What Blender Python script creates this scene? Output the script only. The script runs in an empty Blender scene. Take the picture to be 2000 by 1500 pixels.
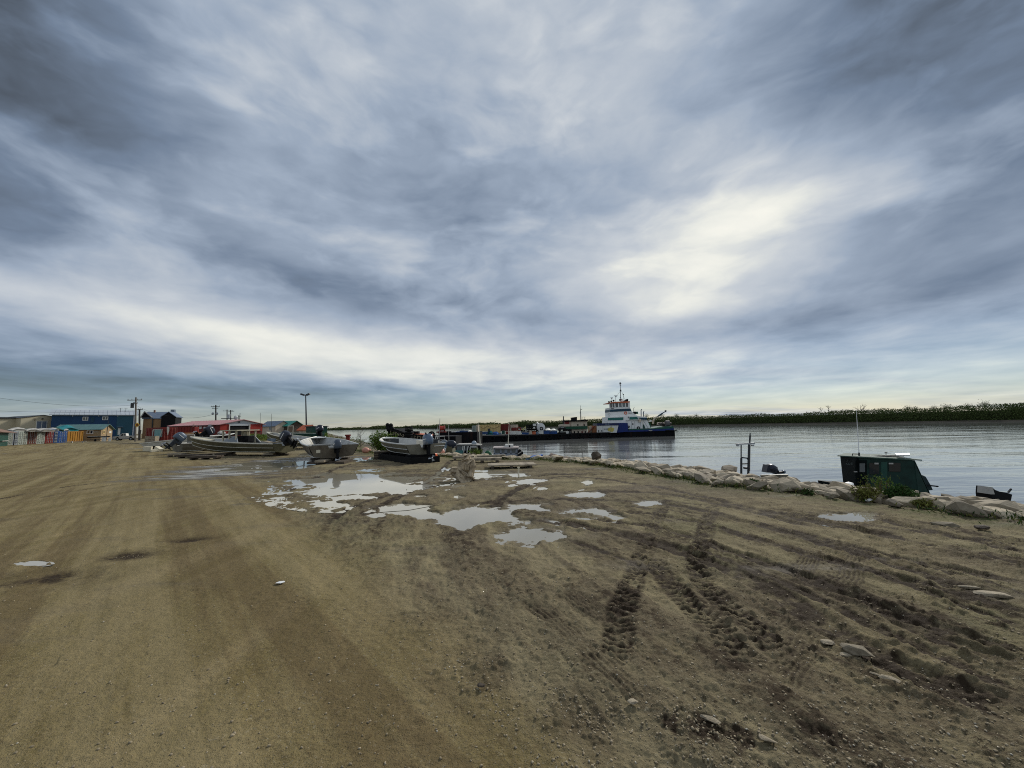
import bpy, math, random
import numpy as np
from mathutils import Vector, Matrix
R = math.radians
random.seed(7)
scene = bpy.context.scene
col = scene.collection

# ------------------------------------------------------------ camera
EYE = 1.65
FPX = 751.0            # focal length in pixels of a 2000 px wide frame
PITCH, ROLL = R(6.13), R(1.28)
fw = Vector((0, math.cos(PITCH), math.sin(PITCH)))
r0 = Vector((1, 0, 0)); u0 = Vector((0, -math.sin(PITCH), math.cos(PITCH)))
rt = r0 * math.cos(ROLL) - u0 * math.sin(ROLL)
up = r0 * math.sin(ROLL) + u0 * math.cos(ROLL)
cam = bpy.data.cameras.new('camera'); cam_o = bpy.data.objects.new('camera', cam); col.objects.link(cam_o)
cam.sensor_width = 36; cam.lens = FPX / 2000 * 36
cam.clip_start = 0.05; cam.clip_end = 20000
m = Matrix((rt, up, -fw)).transposed().to_4x4(); m.translation = (0, 0, EYE)
cam_o.matrix_world = m
scene.camera = cam_o

# ------------------------------------------------------------ world: daylight sky behind a broken cloud sheet
SUN_EL, SUN_AZ = 34, 38      # azimuth from +Y towards +X
world = bpy.data.worlds.new('World'); scene.world = world; world.use_nodes = True
wn, wl = world.node_tree.nodes, world.node_tree.links
wn.clear()
def N(t, **k):
    n = wn.new(t)
    for a, b in k.items(): setattr(n, a, b)
    return n
def M(op, a, b=None, c=None):
    n = N('ShaderNodeMath', operation=op)
    for i, v in enumerate((a, b, c)):
        if v is None: continue
        if isinstance(v, (int, float)): n.inputs[i].default_value = v
        else: wl.new(v, n.inputs[i])
    return n.outputs[0]
tc = N('ShaderNodeTexCoord'); sx = N('ShaderNodeSeparateXYZ'); wl.new(tc.outputs['Generated'], sx.inputs[0])
X, Y, Z = sx.outputs
AZ = M('MULTIPLY', M('ARCTAN2', X, Y), 57.2958)
EL = M('MULTIPLY', M('ARCSINE', Z), 57.2958)
zc = M('ADD', M('MAXIMUM', Z, 0.0), 0.085)
cx = N('ShaderNodeCombineXYZ'); wl.new(M('DIVIDE', X, zc), cx.inputs[0]); wl.new(M('DIVIDE', Y, zc), cx.inputs[1])
def noise(scale, detail, rough, sxy=(1, 1), off=(0, 0, 0), dist=0.0, rot=0.0):
    mp = N('ShaderNodeMapping'); wl.new(cx.outputs[0], mp.inputs[0])
    mp.inputs['Scale'].default_value = (scale * sxy[0], scale * sxy[1], 1); mp.inputs['Location'].default_value = off
    mp.inputs['Rotation'].default_value = (0, 0, rot)
    n = N('ShaderNodeTexNoise'); n.inputs['Scale'].default_value = 1; n.inputs['Detail'].default_value = detail
    n.inputs['Roughness'].default_value = rough; n.inputs['Distortion'].default_value = dist
    wl.new(mp.outputs[0], n.inputs['Vector']); return n.outputs['Fac']
p1 = noise(0.55, 4, 0.45, (1, 1.1), (9.1, 4.6, 0), 0.3, R(14))
p2 = noise(1.5, 6, 0.55, (1.0, 0.85), (2.7, 6.2, 0), 0.25, R(-20))
# higher up: billows on the dome itself, folded by a slow warp
dm = N('ShaderNodeMapping'); wl.new(tc.outputs['Generated'], dm.inputs[0]); dm.inputs['Scale'].default_value = (1, 1, 2.3)
wz = N('ShaderNodeTexNoise'); wz.inputs['Scale'].default_value = 2.6; wz.inputs['Detail'].default_value = 4; wl.new(dm.outputs[0], wz.inputs['Vector'])
wv_ = N('ShaderNodeVectorMath', operation='SUBTRACT'); wl.new(wz.outputs['Color'], wv_.inputs[0]); wv_.inputs[1].default_value = (0.5, 0.5, 0.5)
ws = N('ShaderNodeVectorMath', operation='SCALE'); wl.new(wv_.outputs[0], ws.inputs[0]); ws.inputs['Scale'].default_value = 0.26
wa = N('ShaderNodeVectorMath', operation='ADD'); wl.new(dm.outputs[0], wa.inputs[0]); wl.new(ws.outputs[0], wa.inputs[1])
def dome(scale, detail, rough, off):
    mp = N('ShaderNodeMapping'); wl.new(wa.outputs[0], mp.inputs[0]); mp.inputs['Location'].default_value = off
    n = N('ShaderNodeTexNoise'); n.inputs['Scale'].default_value = scale; n.inputs['Detail'].default_value = detail; n.inputs['Roughness'].default_value = rough
    wl.new(mp.outputs[0], n.inputs['Vector']); return n.outputs['Fac']
d1 = dome(1.7, 4, 0.45, (3.3, 1.2, 0.7)); d2 = dome(4.0, 6, 0.50, (0.4, 5.2, 2.1)); d3 = dome(11.0, 4, 0.5, (7.4, 2.2, 1.1))
hi = N('ShaderNodeMapRange', interpolation_type='SMOOTHSTEP'); wl.new(EL, hi.inputs[0]); hi.inputs[1].default_value = 5; hi.inputs[2].default_value = 20
def lerp(a, b): return M('ADD', M('MULTIPLY', a, M('SUBTRACT', 1.0, hi.outputs[0])), M('MULTIPLY', b, hi.outputs[0]))
n1 = lerp(p1, d1); n2 = lerp(p2, d2); n3 = lerp(p2, d3)
ridge = M('SUBTRACT', 0.06, M('MULTIPLY', M('ABSOLUTE', M('SUBTRACT', d2, 0.5)), 0.9))
def blob(a0, e0, sa, se, amp, tilt=0.0):
    da = M('SUBTRACT', AZ, a0); de = M('SUBTRACT', M('SUBTRACT', EL, e0), M('MULTIPLY', da, tilt))
    q = M('ADD', M('POWER', M('DIVIDE', da, sa), 2), M('POWER', M('DIVIDE', de, se), 2))
    return M('MULTIPLY', M('EXPONENT', M('MULTIPLY', q, -1)), amp)
B = 0.565
acc = M('MULTIPLY', M('SUBTRACT', n1, 0.5), 0.40)
acc = M('ADD', acc, M('MULTIPLY', M('SUBTRACT', n2, 0.5), 0.46))
acc = M('ADD', acc, M('MULTIPLY', M('SUBTRACT', n3, 0.5), 0.20))
acc = M('SUBTRACT', acc, M('MULTIPLY', ridge, M('MULTIPLY', hi.outputs[0], 0.35)))
acc = M('ADD', acc, B)
#        az   el   sa  se  amp  tilt
BLOBS = [(29, 22, 15, 8, 0.26, 0.12), (36, 26, 9, 3, 0.09, 0.15), (24, 16, 12, 2.5, 0.09, 0.0), (-4, 27, 14, 7, -0.07, 0), (10, 22, 10, 8, 0.08, 0), (-40, 12, 26, 2.3, 0.19, -0.07), (-6, 8.5, 34, 4.2, 0.28, -.03),
         (-20, 19, 26, 3.0, -0.15, -0.05), (2, 15.5, 12, 1.8, -0.12, 0), (-12, 33, 16, 9, -0.06, 0), (-60, 36, 16, 24, -0.34, 0),  # last blob here, first below: lens vignette darkening put into the sky corners
         (56, 38, 15, 18, -0.30, 0), (45, 12, 18, 4, -0.16, 0.06), (20, 12, 14, 3, -0.10, 0.05), (-40, 5.2, 30, 1.8, -0.30, 0), (18, 42, 14, 7, 0.06, 0), (56, 4, 16, 2.0, 0.12, 0)]
for bb in BLOBS:
    acc = M('ADD', acc, blob(*bb))
cr = N('ShaderNodeValToRGB'); wl.new(acc, cr.inputs[0])
el = cr.color_ramp.elements
stops = [(0.00, (0.022, 0.026, 0.032)), (0.18, (0.075, 0.092, 0.118)), (0.35, (0.175, 0.23, 0.32)),
         (0.50, (0.34, 0.41, 0.515)), (0.66, (0.55, 0.595, 0.65)), (0.82, (0.82, 0.83, 0.78)), (1.0, (1.02, 1.00, 0.90))]
el[0].position, el[0].color = stops[0][0], stops[0][1] + (1,)
el[1].position, el[1].color = stops[-1][0], stops[-1][1] + (1,)
for p, c in stops[1:-1]:
    e = el.new(p); e.color = c + (1,)
# near the horizon the sheet thins to pale yellow-white bars over blue
wv = noise(0.30, 5, 0.6, (0.20, 1.0), (4.4, 0.3, 0), 0.4, R(4))
hz = M('MULTIPLY', M('SUBTRACT', wv, 0.47), 5.0)
hz_n = N('ShaderNodeClamp'); wl.new(hz, hz_n.inputs[0])
low = N('ShaderNodeMapRange'); wl.new(EL, low.inputs[0])
low.inputs[1].default_value = 12.0; low.inputs[2].default_value = 1.5; low.inputs[3].default_value = 0; low.inputs[4].default_value = 1
sky = N('ShaderNodeTexSky', sky_type='NISHITA', sun_disc=False)
sky.sun_elevation = R(SUN_EL); sky.sun_rotation = R(SUN_AZ); sky.air_density = 1.0; sky.dust_density = 0.2; sky.ozone_density = 3.0
bg_sky = N('ShaderNodeBackground'); wl.new(sky.outputs[0], bg_sky.inputs[0]); bg_sky.inputs[1].default_value = 0.065
bg_cl = N('ShaderNodeBackground'); wl.new(cr.outputs[0], bg_cl.inputs[0]); bg_cl.inputs[1].default_value = 1.0
mix = N('ShaderNodeMixShader')
cover = M('SUBTRACT', 1.0, M('MULTIPLY', M('MULTIPLY', low.outputs[0], M('SUBTRACT', 1.0, hz_n.outputs[0])), 0.75))
wl.new(cover, mix.inputs[0]); wl.new(bg_sky.outputs[0], mix.inputs[1]); wl.new(bg_cl.outputs[0], mix.inputs[2])
out = N('ShaderNodeOutputWorld'); wl.new(mix.outputs[0], out.inputs[0])

sun = bpy.data.lights.new('sun', 'SUN'); sun.energy = 2.9; sun.angle = R(10); sun.color = (1, 0.95, 0.86)
sun_o = bpy.data.objects.new('sun', sun); col.objects.link(sun_o)
sd = Vector((math.sin(R(SUN_AZ)) * math.cos(R(SUN_EL)), math.cos(R(SUN_AZ)) * math.cos(R(SUN_EL)), math.sin(R(SUN_EL))))
sun_o.rotation_euler = sd.to_track_quat('Z', 'Y').to_euler()
sun_o.location = (0, 0, 30)
vs = scene.view_settings
vs.view_transform = 'Standard'; vs.look = 'None'; vs.gamma = 1; vs.exposure = 0.0; vs.use_curve_mapping = False
scene.cycles.max_bounces = 6
scene.cycles.use_denoising = False
scene.cycles.filter_width = 1.05

# ------------------------------------------------------------ helpers
def ray(px, py):
    return fw * FPX + rt * (px - 1000) + up * (750 - py)
def G(px, py, z=0.0):                       # point of a level plane seen at a pixel of the photograph
    d = ray(px, py); t = (z - EYE) / d.z
    return Vector((d.x * t, d.y * t, z))
def W(px, py, Yd):                          # point at depth Yd seen at a pixel
    d = ray(px, py); t = Yd / d.y
    return Vector((d.x * t, Yd, EYE + d.z * t))
def XZ(px, Yd, z):                          # X at depth Yd and height z in a pixel column
    # solve for py so that the ray has the height z at Yd
    k = (z - EYE) / Yd
    a = fw * FPX + rt * (px - 1000)
    s = (k * a.y - a.z) / (up.z - k * up.y)
    d = a + up * s
    return Vector((d.x * Yd / d.y, Yd, z))

ORG = {}
class MB:
    def __init__(s): s.v = []; s.f = []
    def add(s, vs_, fs):
        b = len(s.v); s.v += [tuple(v) for v in vs_]; s.f += [tuple(i + b for i in f) for f in fs]; return s
    def bz(s, x0, x1, y0, y1, z0, z1):
        return s.add([(x0,y0,z0),(x1,y0,z0),(x1,y1,z0),(x0,y1,z0),(x0,y0,z1),(x1,y0,z1),(x1,y1,z1),(x0,y1,z1)],
              [(0,3,2,1),(4,5,6,7),(0,1,5,4),(1,2,6,5),(2,3,7,6),(3,0,4,7)])
    def box(s, c, d, rz=0.0, tilt=0.0):
        rm = Matrix.Rotation(rz, 3, 'Z') @ Matrix.Rotation(tilt, 3, 'Y')
        t = MB().bz(-d[0]/2, d[0]/2, -d[1]/2, d[1]/2, -d[2]/2, d[2]/2)
        return s.add([rm @ Vector(v) + Vector(c) for v in t.v], t.f)
    def prism(s, pts, vec):                 # polygon (3-D points) pushed along vec
        n = len(pts); vec = Vector(vec)
        a = [Vector(p) for p in pts]; b = [p + vec for p in a]
        return s.add(a + b, [tuple(range(n)), tuple(range(2*n-1, n-1, -1))] + [(i, n+i, n+(i+1) % n, (i+1) % n) for i in range(n)])
    def pp(s, pts, Yd, dep):                # outline measured in the photograph, built at its own distance with its own depth
        return s.prism([W(x, y, Yd) for x, y in pts], (0, dep, 0))
    def pr(s, x0, y0, x1, y1, Yd, dep):     # a rectangle level in the world
        a = W(x0, y0, Yd); b = W(x1, y1, Yd)
        zt = max(a.z, b.z); zb = min(a.z, b.z)
        xm0 = W(x0, (y0+y1)/2, Yd).x; xm1 = W(x1, (y0+y1)/2, Yd).x
        zt = W((x0+x1)/2, y0, Yd).z; zb = W((x0+x1)/2, y1, Yd).z
        return s.bz(xm0, xm1, Yd, Yd + dep, zb, zt)
    def beam(s, p, q, w, h=None):
        p = Vector(p); q = Vector(q); d = q - p; L = d.length
        if L < 1e-6: return s
        h = h or w
        rm = d.to_track_quat('X', 'Z').to_matrix()
        t = MB().bz(0, L, -w/2, w/2, -h/2, h/2)
        return s.add([rm @ Vector(v) + p for v in t.v], t.f)
    def tube(s, pts, r, n=6, cap=True):
        pts = [Vector(p) for p in pts]; rs = r if isinstance(r, (list, tuple)) else [r] * len(pts)
        vv = []; ff = []
        for i, p in enumerate(pts):
            d = (pts[min(i+1, len(pts)-1)] - pts[max(i-1, 0)]).normalized()
            q = d.to_track_quat('Z', 'Y').to_matrix()
            for k in range(n):
                a = 2 * math.pi * k / n
                vv.append(q @ Vector((math.cos(a) * rs[i], math.sin(a) * rs[i], 0)) + p)
        for i in range(len(pts) - 1):
            for k in range(n):
                ff.append((i*n+k, i*n+(k+1) % n, (i+1)*n+(k+1) % n, (i+1)*n+k))
        if cap: ff += [tuple(range(n-1, -1, -1)), tuple((len(pts)-1)*n + k for k in range(n))]
        return s.add(vv, ff)
    def ell(s, c, r, seg=12, rings=8, rot=None, jit=0.0):
        c = Vector(c); vv = []; ff = []
        rot = rot or Matrix.Identity(3)
        for i in range(rings + 1):
            th = math.pi * i / rings
            for k in range(seg):
                a = 2 * math.pi * k / seg
                j = 1 + (random.uniform(-jit, jit) if jit else 0)
                vv.append(rot @ Vector((r[0]*math.sin(th)*math.cos(a)*j, r[1]*math.sin(th)*math.sin(a)*j, r[2]*math.cos(th)*j)) + c)
        for i in range(rings):
            for k in range(seg):
                ff.append((i*seg+k, (i+1)*seg+k, (i+1)*seg+(k+1) % seg, i*seg+(k+1) % seg))
        return s.add(vv, ff)
    def torus(s, c, Rr, r, axis='Y', seg=16, n=6):
        c = Vector(c); pts = []
        for i in range(seg + 1):
            a = 2*math.pi*i/seg; u, v = math.cos(a)*Rr, math.sin(a)*Rr
            pts.append(c + Vector({'Y': (u, 0, v), 'X': (0, u, v), 'Z': (u, v, 0)}[axis]))
        return s.tube(pts, r, n, False)
    def mesh(s, name, mat, org=(0, 0, 0), smooth=False):
        me = bpy.data.meshes.new(name); o = Vector(org)
        me.from_pydata([tuple(Vector(v) - o) for v in s.v], [], s.f)
        if mat: me.materials.append(mat)
        if smooth:
            me.polygons.foreach_set('use_smooth', [True] * len(me.polygons))
        me.update(); return me

def tag(o, label=None, cat=None, group=None, kind=None):
    if label: o['label'] = label
    if cat: o['category'] = cat
    if group: o['group'] = group
    if kind: o['kind'] = kind
    return o
def thing(name, label, cat, loc=(0, 0, 0), rz=0.0, group=None, local=False):
    o = bpy.data.objects.new(name, None); col.objects.link(o); o.location = loc; o.rotation_euler = (0, 0, rz)
    o.empty_display_size = 0.3
    ORG[o.name] = Vector((0, 0, 0)) if local else Vector(loc)
    return tag(o, label, cat, group)
def part(name, mb, mat, parent=None, smooth=False, label=None):
    og = ORG[parent.name] if parent else Vector((0, 0, 0))
    o = bpy.data.objects.new(name, mb.mesh(name, mat, og, smooth)); col.objects.link(o)
    if parent: o.parent = parent
    ORG[o.name] = og
    if label: o['label'] = label
    return o
def solo(name, mb, mat, label, cat, base, group=None, smooth=False):   # a thing that is one mesh, origin at its base
    o = bpy.data.objects.new(name, mb.mesh(name, mat, base, smooth)); col.objects.link(o); o.location = base
    ORG[o.name] = Vector(base)
    return tag(o, label, cat, group)
def copy_tree(o, parent=None):
    c = o.copy(); col.objects.link(c)
    if parent: c.parent = parent
    for ch in o.children: copy_tree(ch, c)
    return c

# ------------------------------------------------------------ materials
MATS = {}
def mat(name, c, rough=0.6, metal=0.0, var=0.18, scale=3.0, dirt=0.0, dirtc=(0.10, 0.085, 0.06), bump=0.0, bscale=40, spec=0.28, streak=False):
    if name in MATS: return MATS[name]
    m_ = bpy.data.materials.new(name); m_.use_nodes = True; nt = m_.node_tree; n = nt.nodes; l = nt.links
    b = n['Principled BSDF']; b.inputs['Roughness'].default_value = rough; b.inputs['Metallic'].default_value = metal
    b.inputs['Specular IOR Level'].default_value = spec
    t = n.new('ShaderNodeTexCoord'); no = n.new('ShaderNodeTexNoise'); no.inputs['Scale'].default_value = scale
    no.inputs['Detail'].default_value = 6; no.inputs['Roughness'].default_value = 0.65
    mp = n.new('ShaderNodeMapping'); l.new(t.outputs['Object'], mp.inputs[0]); l.new(mp.outputs[0], no.inputs['Vector'])
    if streak: mp.inputs['Scale'].default_value = (1, 1, 0.15)
    r_ = n.new('ShaderNodeValToRGB'); l.new(no.outputs['Fac'], r_.inputs[0])
    r_.color_ramp.elements[0].position = 0.3; r_.color_ramp.elements[1].position = 0.7
    r_.color_ramp.elements[0].color = tuple(x * (1 - var) for x in c) + (1,)
    r_.color_ramp.elements[1].color = tuple(min(1, x * (1 + var)) for x in c) + (1,)
    last = r_.outputs[0]
    if dirt > 0:
        n2_ = n.new('ShaderNodeTexNoise'); n2_.inputs['Scale'].default_value = scale * 0.7; n2_.inputs['Detail'].default_value = 8
        n2_.inputs['Roughness'].default_value = 0.7; l.new(mp.outputs[0], n2_.inputs['Vector'])
        q = n.new('ShaderNodeMapRange'); l.new(n2_.outputs['Fac'], q.inputs[0]); q.inputs[1].default_value = 0.62 - dirt * 0.3; q.inputs[2].default_value = 0.72
        mx = n.new('ShaderNodeMix'); mx.data_type = 'RGBA'; l.new(q.outputs[0], mx.inputs['Factor'])
        l.new(last, mx.inputs['A']); mx.inputs['B'].default_value = dirtc + (1,); last = mx.outputs['Result']
    l.new(last, b.inputs['Base Color'])
    if bump > 0:
        nb = n.new('ShaderNodeTexNoise'); nb.inputs['Scale'].default_value = bscale; nb.inputs['Detail'].default_value = 5
        l.new(mp.outputs[0], nb.inputs['Vector'])
        bp = n.new('ShaderNodeBump'); bp.inputs['Strength'].default_value = 1; bp.inputs['Distance'].default_value = bump
        l.new(nb.outputs['Fac'], bp.inputs['Height']); l.new(bp.outputs[0], b.inputs['Normal'])
    MATS[name] = m_; return m_
RUST = (0.13, 0.05, 0.025)
alu = mat('weathered aluminium', (0.20, 0.185, 0.14), 0.5, 0.35, 0.22, 1.6, 0.35, (0.12, 0.105, 0.07), 0.002, 12)
alu_in = mat('dull aluminium inside', (0.36, 0.36, 0.34), 0.55, 0.4, 0.2, 2.0, 0.3, (0.16, 0.15, 0.12))
alu_rail = mat('bright aluminium rail', (0.58, 0.57, 0.52), 0.4, 0.5, 0.15, 3)
olive = mat('olive tarnished hull', (0.115, 0.105, 0.06), 0.5, 0.3, 0.25, 1.5, 0.3, (0.05, 0.045, 0.025), 0.002, 10)
white = mat('white paint', (0.62, 0.62, 0.58), 0.5, 0, 0.10, 2, 0.18, (0.32, 0.26, 0.19), streak=True)
cream = mat('cream paint', (0.52, 0.44, 0.34), 0.6, 0, 0.14, 2, 0.25, (0.25, 0.14, 0.09), streak=True)
black = mat('black paint', (0.008, 0.008, 0.009), 0.6, 0, 0.4, 2, spec=.12)
blackhull = mat('black tarred hull', (0.006, 0.006, 0.007), 0.75, 0, 0.5, 1, 0.22, (0.03, 0.014, 0.010), streak=True, spec=.08)
rubber = mat('black rubber', (0.010, 0.010, 0.010), 0.85, 0, 0.3, 5, spec=.12)
slate = mat('slate blue cowling', (0.085, 0.115, 0.155), 0.38, 0.1, 0.2, 3, 0.15, (0.16, 0.15, 0.13))
navy = mat('dark navy cowling', (0.018, 0.022, 0.034), 0.28, 0, 0.3, 3)
glass_d = mat('dark window glass', (0.015, 0.02, 0.024), 0.06, 0, 0.4, 0.8, spec=0.9)
glass_g = mat('grey window glass', (0.10, 0.12, 0.13), 0.08, 0, 0.3, 0.8, spec=0.9)
wood = mat('weathered grey wood', (0.28, 0.235, 0.17), 0.85, 0, 0.35, 4, 0.25, (0.09, 0.07, 0.05), 0.004, 30)
wood_d = mat('dark damp wood', (0.075, 0.058, 0.042), 0.8, 0, 0.35, 4, 0.2, (0.03, 0.025, 0.02), 0.004, 30)
ply = mat('raw plywood', (0.46, 0.33, 0.19), 0.8, 0, 0.2, 2, 0.15)
polem = mat('utility pole wood', (0.16, 0.14, 0.115), 0.85, 0, 0.25, 3)
pole_d = mat('creosoted pole wood', (0.035, 0.03, 0.028), 0.85, 0, 0.3, 3)
galv = mat('galvanised steel', (0.32, 0.34, 0.36), 0.45, 0.5, 0.15, 2)
steel_d = mat('dark steel', (0.05, 0.055, 0.06), 0.5, 0.5, 0.3, 3)
red_c = mat('oxide red paint', (0.155, 0.016, 0.012), 0.6, 0, 0.25, 1.2, 0.2, (0.09, 0.03, 0.022), streak=True)
red_b = mat('bright red siding', (0.26, 0.018, 0.010), 0.6, 0, 0.15, 1.2, 0.08, (0.2, 0.03, 0.02), streak=True)
red_dk = mat('deep red wall', (0.13, 0.02, 0.018), 0.7, 0, 0.25, 1.2, 0.2, (0.05, 0.02, 0.02))
pinkroof = mat('faded red metal roof', (0.50, 0.28, 0.28), 0.5, 0, 0.10, 0.8)
brown_c = mat('brown container paint', (0.13, 0.048, 0.033), 0.65, 0, 0.25, 1.3, 0.2, (0.1, 0.05, 0.035), streak=True)
white_c = mat('off white container paint', (0.30, 0.33, 0.29), 0.6, 0, 0.15, 1.5, 0.3, (0.2, 0.17, 0.12), streak=True)
grey_c = mat('grey container paint', (0.25, 0.28, 0.32), 0.6, 0, 0.18, 1.5, 0.25, (0.12, 0.11, 0.1), streak=True)
blue_c = mat('blue container paint', (0.015, 0.060, 0.20), 0.55, 0, 0.2, 1.5, 0.15, (0.10, 0.10, 0.12), streak=True)
blue_d = mat('dark blue container paint', (0.025, 0.06, 0.15), 0.55, 0, 0.2, 1.5, 0.15)
orange_c = mat('orange yellow container paint', (0.40, 0.19, 0.022), 0.6, 0, 0.2, 1.0, 0.3, (0.22, 0.10, 0.03), streak=True)
green_c = mat('dark green paint', (0.015, 0.06, 0.045), 0.5, 0, 0.3, 1.5, 0.15, (0.04, 0.05, 0.03))
blue_w = mat('navy blue wall siding', (0.010, 0.045, 0.115), 0.6, 0, 0.12, 0.5)
teal_w = mat('teal blue wall siding', (0.02, 0.075, 0.11), 0.6, 0, 0.12, 0.5)
beige_w = mat('beige metal siding', (0.46, 0.415, 0.30), 0.6, 0, 0.06, 0.4)
tan_w = mat('tan wooden siding', (0.30, 0.215, 0.12), 0.7, 0, 0.12, 1)
brown_w = mat('brown plywood wall', (0.34, 0.20, 0.10), 0.75, 0, 0.12, 0.7)
green_r = mat('green metal roof', (0.085, 0.165, 0.16), 0.4, 0.1, 0.15, 0.8)
teal_r = mat('bright green metal roof', (0.04, 0.24, 0.19), 0.4, 0.1, 0.1, 0.8)
grey_r = mat('pale grey metal roof', (0.42, 0.45, 0.48), 0.45, 0.2, 0.08, 0.6)
slate_r = mat('slate blue metal roof', (0.15, 0.19, 0.25), 0.5, 0.2, 0.08, 0.6)
yellow_p = mat('yellow paint', (0.60, 0.36, 0.02), 0.6, 0, 0.1, 2)
orange_p = mat('orange plastic', (0.75, 0.13, 0.035), 0.4, 0, 0.15, 4)
orange_r = mat('orange red deck paint', (0.50, 0.13, 0.055), 0.6, 0, 0.15, 2)
tan_p = mat('tan tarpaulin', (0.58, 0.42, 0.18), 0.7, 0, 0.10, 0.6)
tarp_b = mat('blue tarpaulin', (0.03, 0.12, 0.38), 0.5, 0, 0.25, 3)
tarp_t = mat('teal tarpaulin', (0.02, 0.18, 0.20), 0.5, 0, 0.25, 2)
tarp_w = mat('dirty white bags', (0.38, 0.37, 0.34), 0.7, 0, 0.2, 2, 0.2)
tarp_n = mat('brown tarpaulin', (0.20, 0.12, 0.085), 0.7, 0, 0.2, 2)
tank_w = mat('white tank paint', (0.70, 0.70, 0.68), 0.5, 0, 0.08, 1.0, 0.05)
hullblue = mat('royal blue hull paint', (0.006, 0.022, 0.13), 0.5, 0, 0.2, 1, 0.1, (0.03, 0.05, 0.1))
hullgreen = mat('green bulwark paint', (0.012, 0.085, 0.055), 0.5, 0, 0.25, 1)
stripe = mat('dark teal stripe paint', (0.012, 0.05, 0.085), 0.5, 0, 0.15, 1)
lagoon = mat('teal green stripe paint', (0.02, 0.14, 0.12), 0.5, 0, 0.15, 1)
ink = mat('dark lettering paint', (0.03, 0.03, 0.04), 0.6)
lemon = mat('yellow green emblem paint', (0.50, 0.42, 0.10), 0.6, 0, 0.3, 6)
silver = mat('silver car paint', (0.42, 0.40, 0.36), 0.35, 0.3, 0.08, 2, 0.15, (0.2, 0.17, 0.12))
cowhite = mat('white truck paint', (0.60, 0.58, 0.53), 0.35, 0, 0.06, 2, 0.12, (0.3, 0.26, 0.2))
foam = mat('cream foam', (0.60, 0.55, 0.42), 0.8, 0, 0.12, 4)
decal = mat('white decal', (0.7, 0.7, 0.68), 0.5, 0, 0.05, 4)

# ------------------------------------------------------------ ground: numpy noise, tracks, puddle hollows
rng = np.random.default_rng(11)
TBL = rng.random((256, 256)).astype(np.float32)
def vn(x, y, s=0):
    x = x + s * 17.13; y = y + s * 9.71
    xi = np.floor(x).astype(np.int64); yi = np.floor(y).astype(np.int64)
    fx = (x - xi).astype(np.float32); fy = (y - yi).astype(np.float32)
    fx = fx * fx * (3 - 2 * fx); fy = fy * fy * (3 - 2 * fy)
    a = TBL[xi & 255, yi & 255]; b = TBL[(xi + 1) & 255, yi & 255]; c = TBL[xi & 255, (yi + 1) & 255]; d = TBL[(xi + 1) & 255, (yi + 1) & 255]
    return (a + (b - a) * fx) * (1 - fy) + (c + (d - c) * fx) * fy - 0.5
def fbm(x, y, f, o=4, g=0.5, s=0, r=0.6):
    t = 0; a = 1; ca, sa = math.cos(r), math.sin(r)
    for i in range(o):
        t = t + a * vn(x * f, y * f, s + i * 3); x, y = ca * x - sa * y, sa * x + ca * y; f *= 2.03; a *= g
    return t
def sm(a, b, v):
    t = np.clip((v - a) / (b - a), 0, 1); return t * t * (3 - 2 * t)
BANK = [(60, -70), (14, -6), (9.6, 2.6)] + [tuple(G(*p)[:2]) for p in ((2000, 1018), (1820, 998), (1620, 972), (1500, 958), (1400, 948), (1300, 929),
        (1180, 908), (1060, 898), (930, 897), (870, 892), (745, 888), (702, 880), (668, 862), (642, 852))] + [(-160, 320), (-900, 1500), (-4000, 5200)]
def sdist(px, py, line):                       # signed distance (positive left of the line) and arc length
    best = np.full(px.shape, 1e9); sg = np.ones(px.shape); arc = np.zeros(px.shape); acc_ = 0
    for (x0, y0), (x1, y1) in zip(line[:-1], line[1:]):
        dx, dy = x1 - x0, y1 - y0; L = math.hypot(dx, dy)
        t = np.clip(((px - x0) * dx + (py - y0) * dy) / (L * L), 0, 1)
        ex, ey = px - x0 - t * dx, py - y0 - t * dy; d = np.hypot(ex, ey)
        cr_ = dx * (py - y0) - dy * (px - x0)
        k = d < best
        best = np.where(k, d, best); sg = np.where(k, np.sign(cr_), sg); arc = np.where(k, acc_ + t * L, arc); acc_ += L
    return best * sg, arc
WATER = -1.85
def smooth_line(pts, n=6):
    P = [Vector((p[0], p[1])) for p in pts]; out_ = []
    for i in range(len(P) - 1):
        a = P[max(i-1, 0)]; b = P[i]; c = P[i+1]; d = P[min(i+2, len(P)-1)]
        for k in range(n):
            t = k / n
            out_.append(tuple(0.5 * ((2*b) + (c-a)*t + (2*a-5*b+4*c-d)*t*t + (3*b-a-3*c+d)*t**3)))
    out_.append(tuple(P[-1])); return out_
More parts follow.
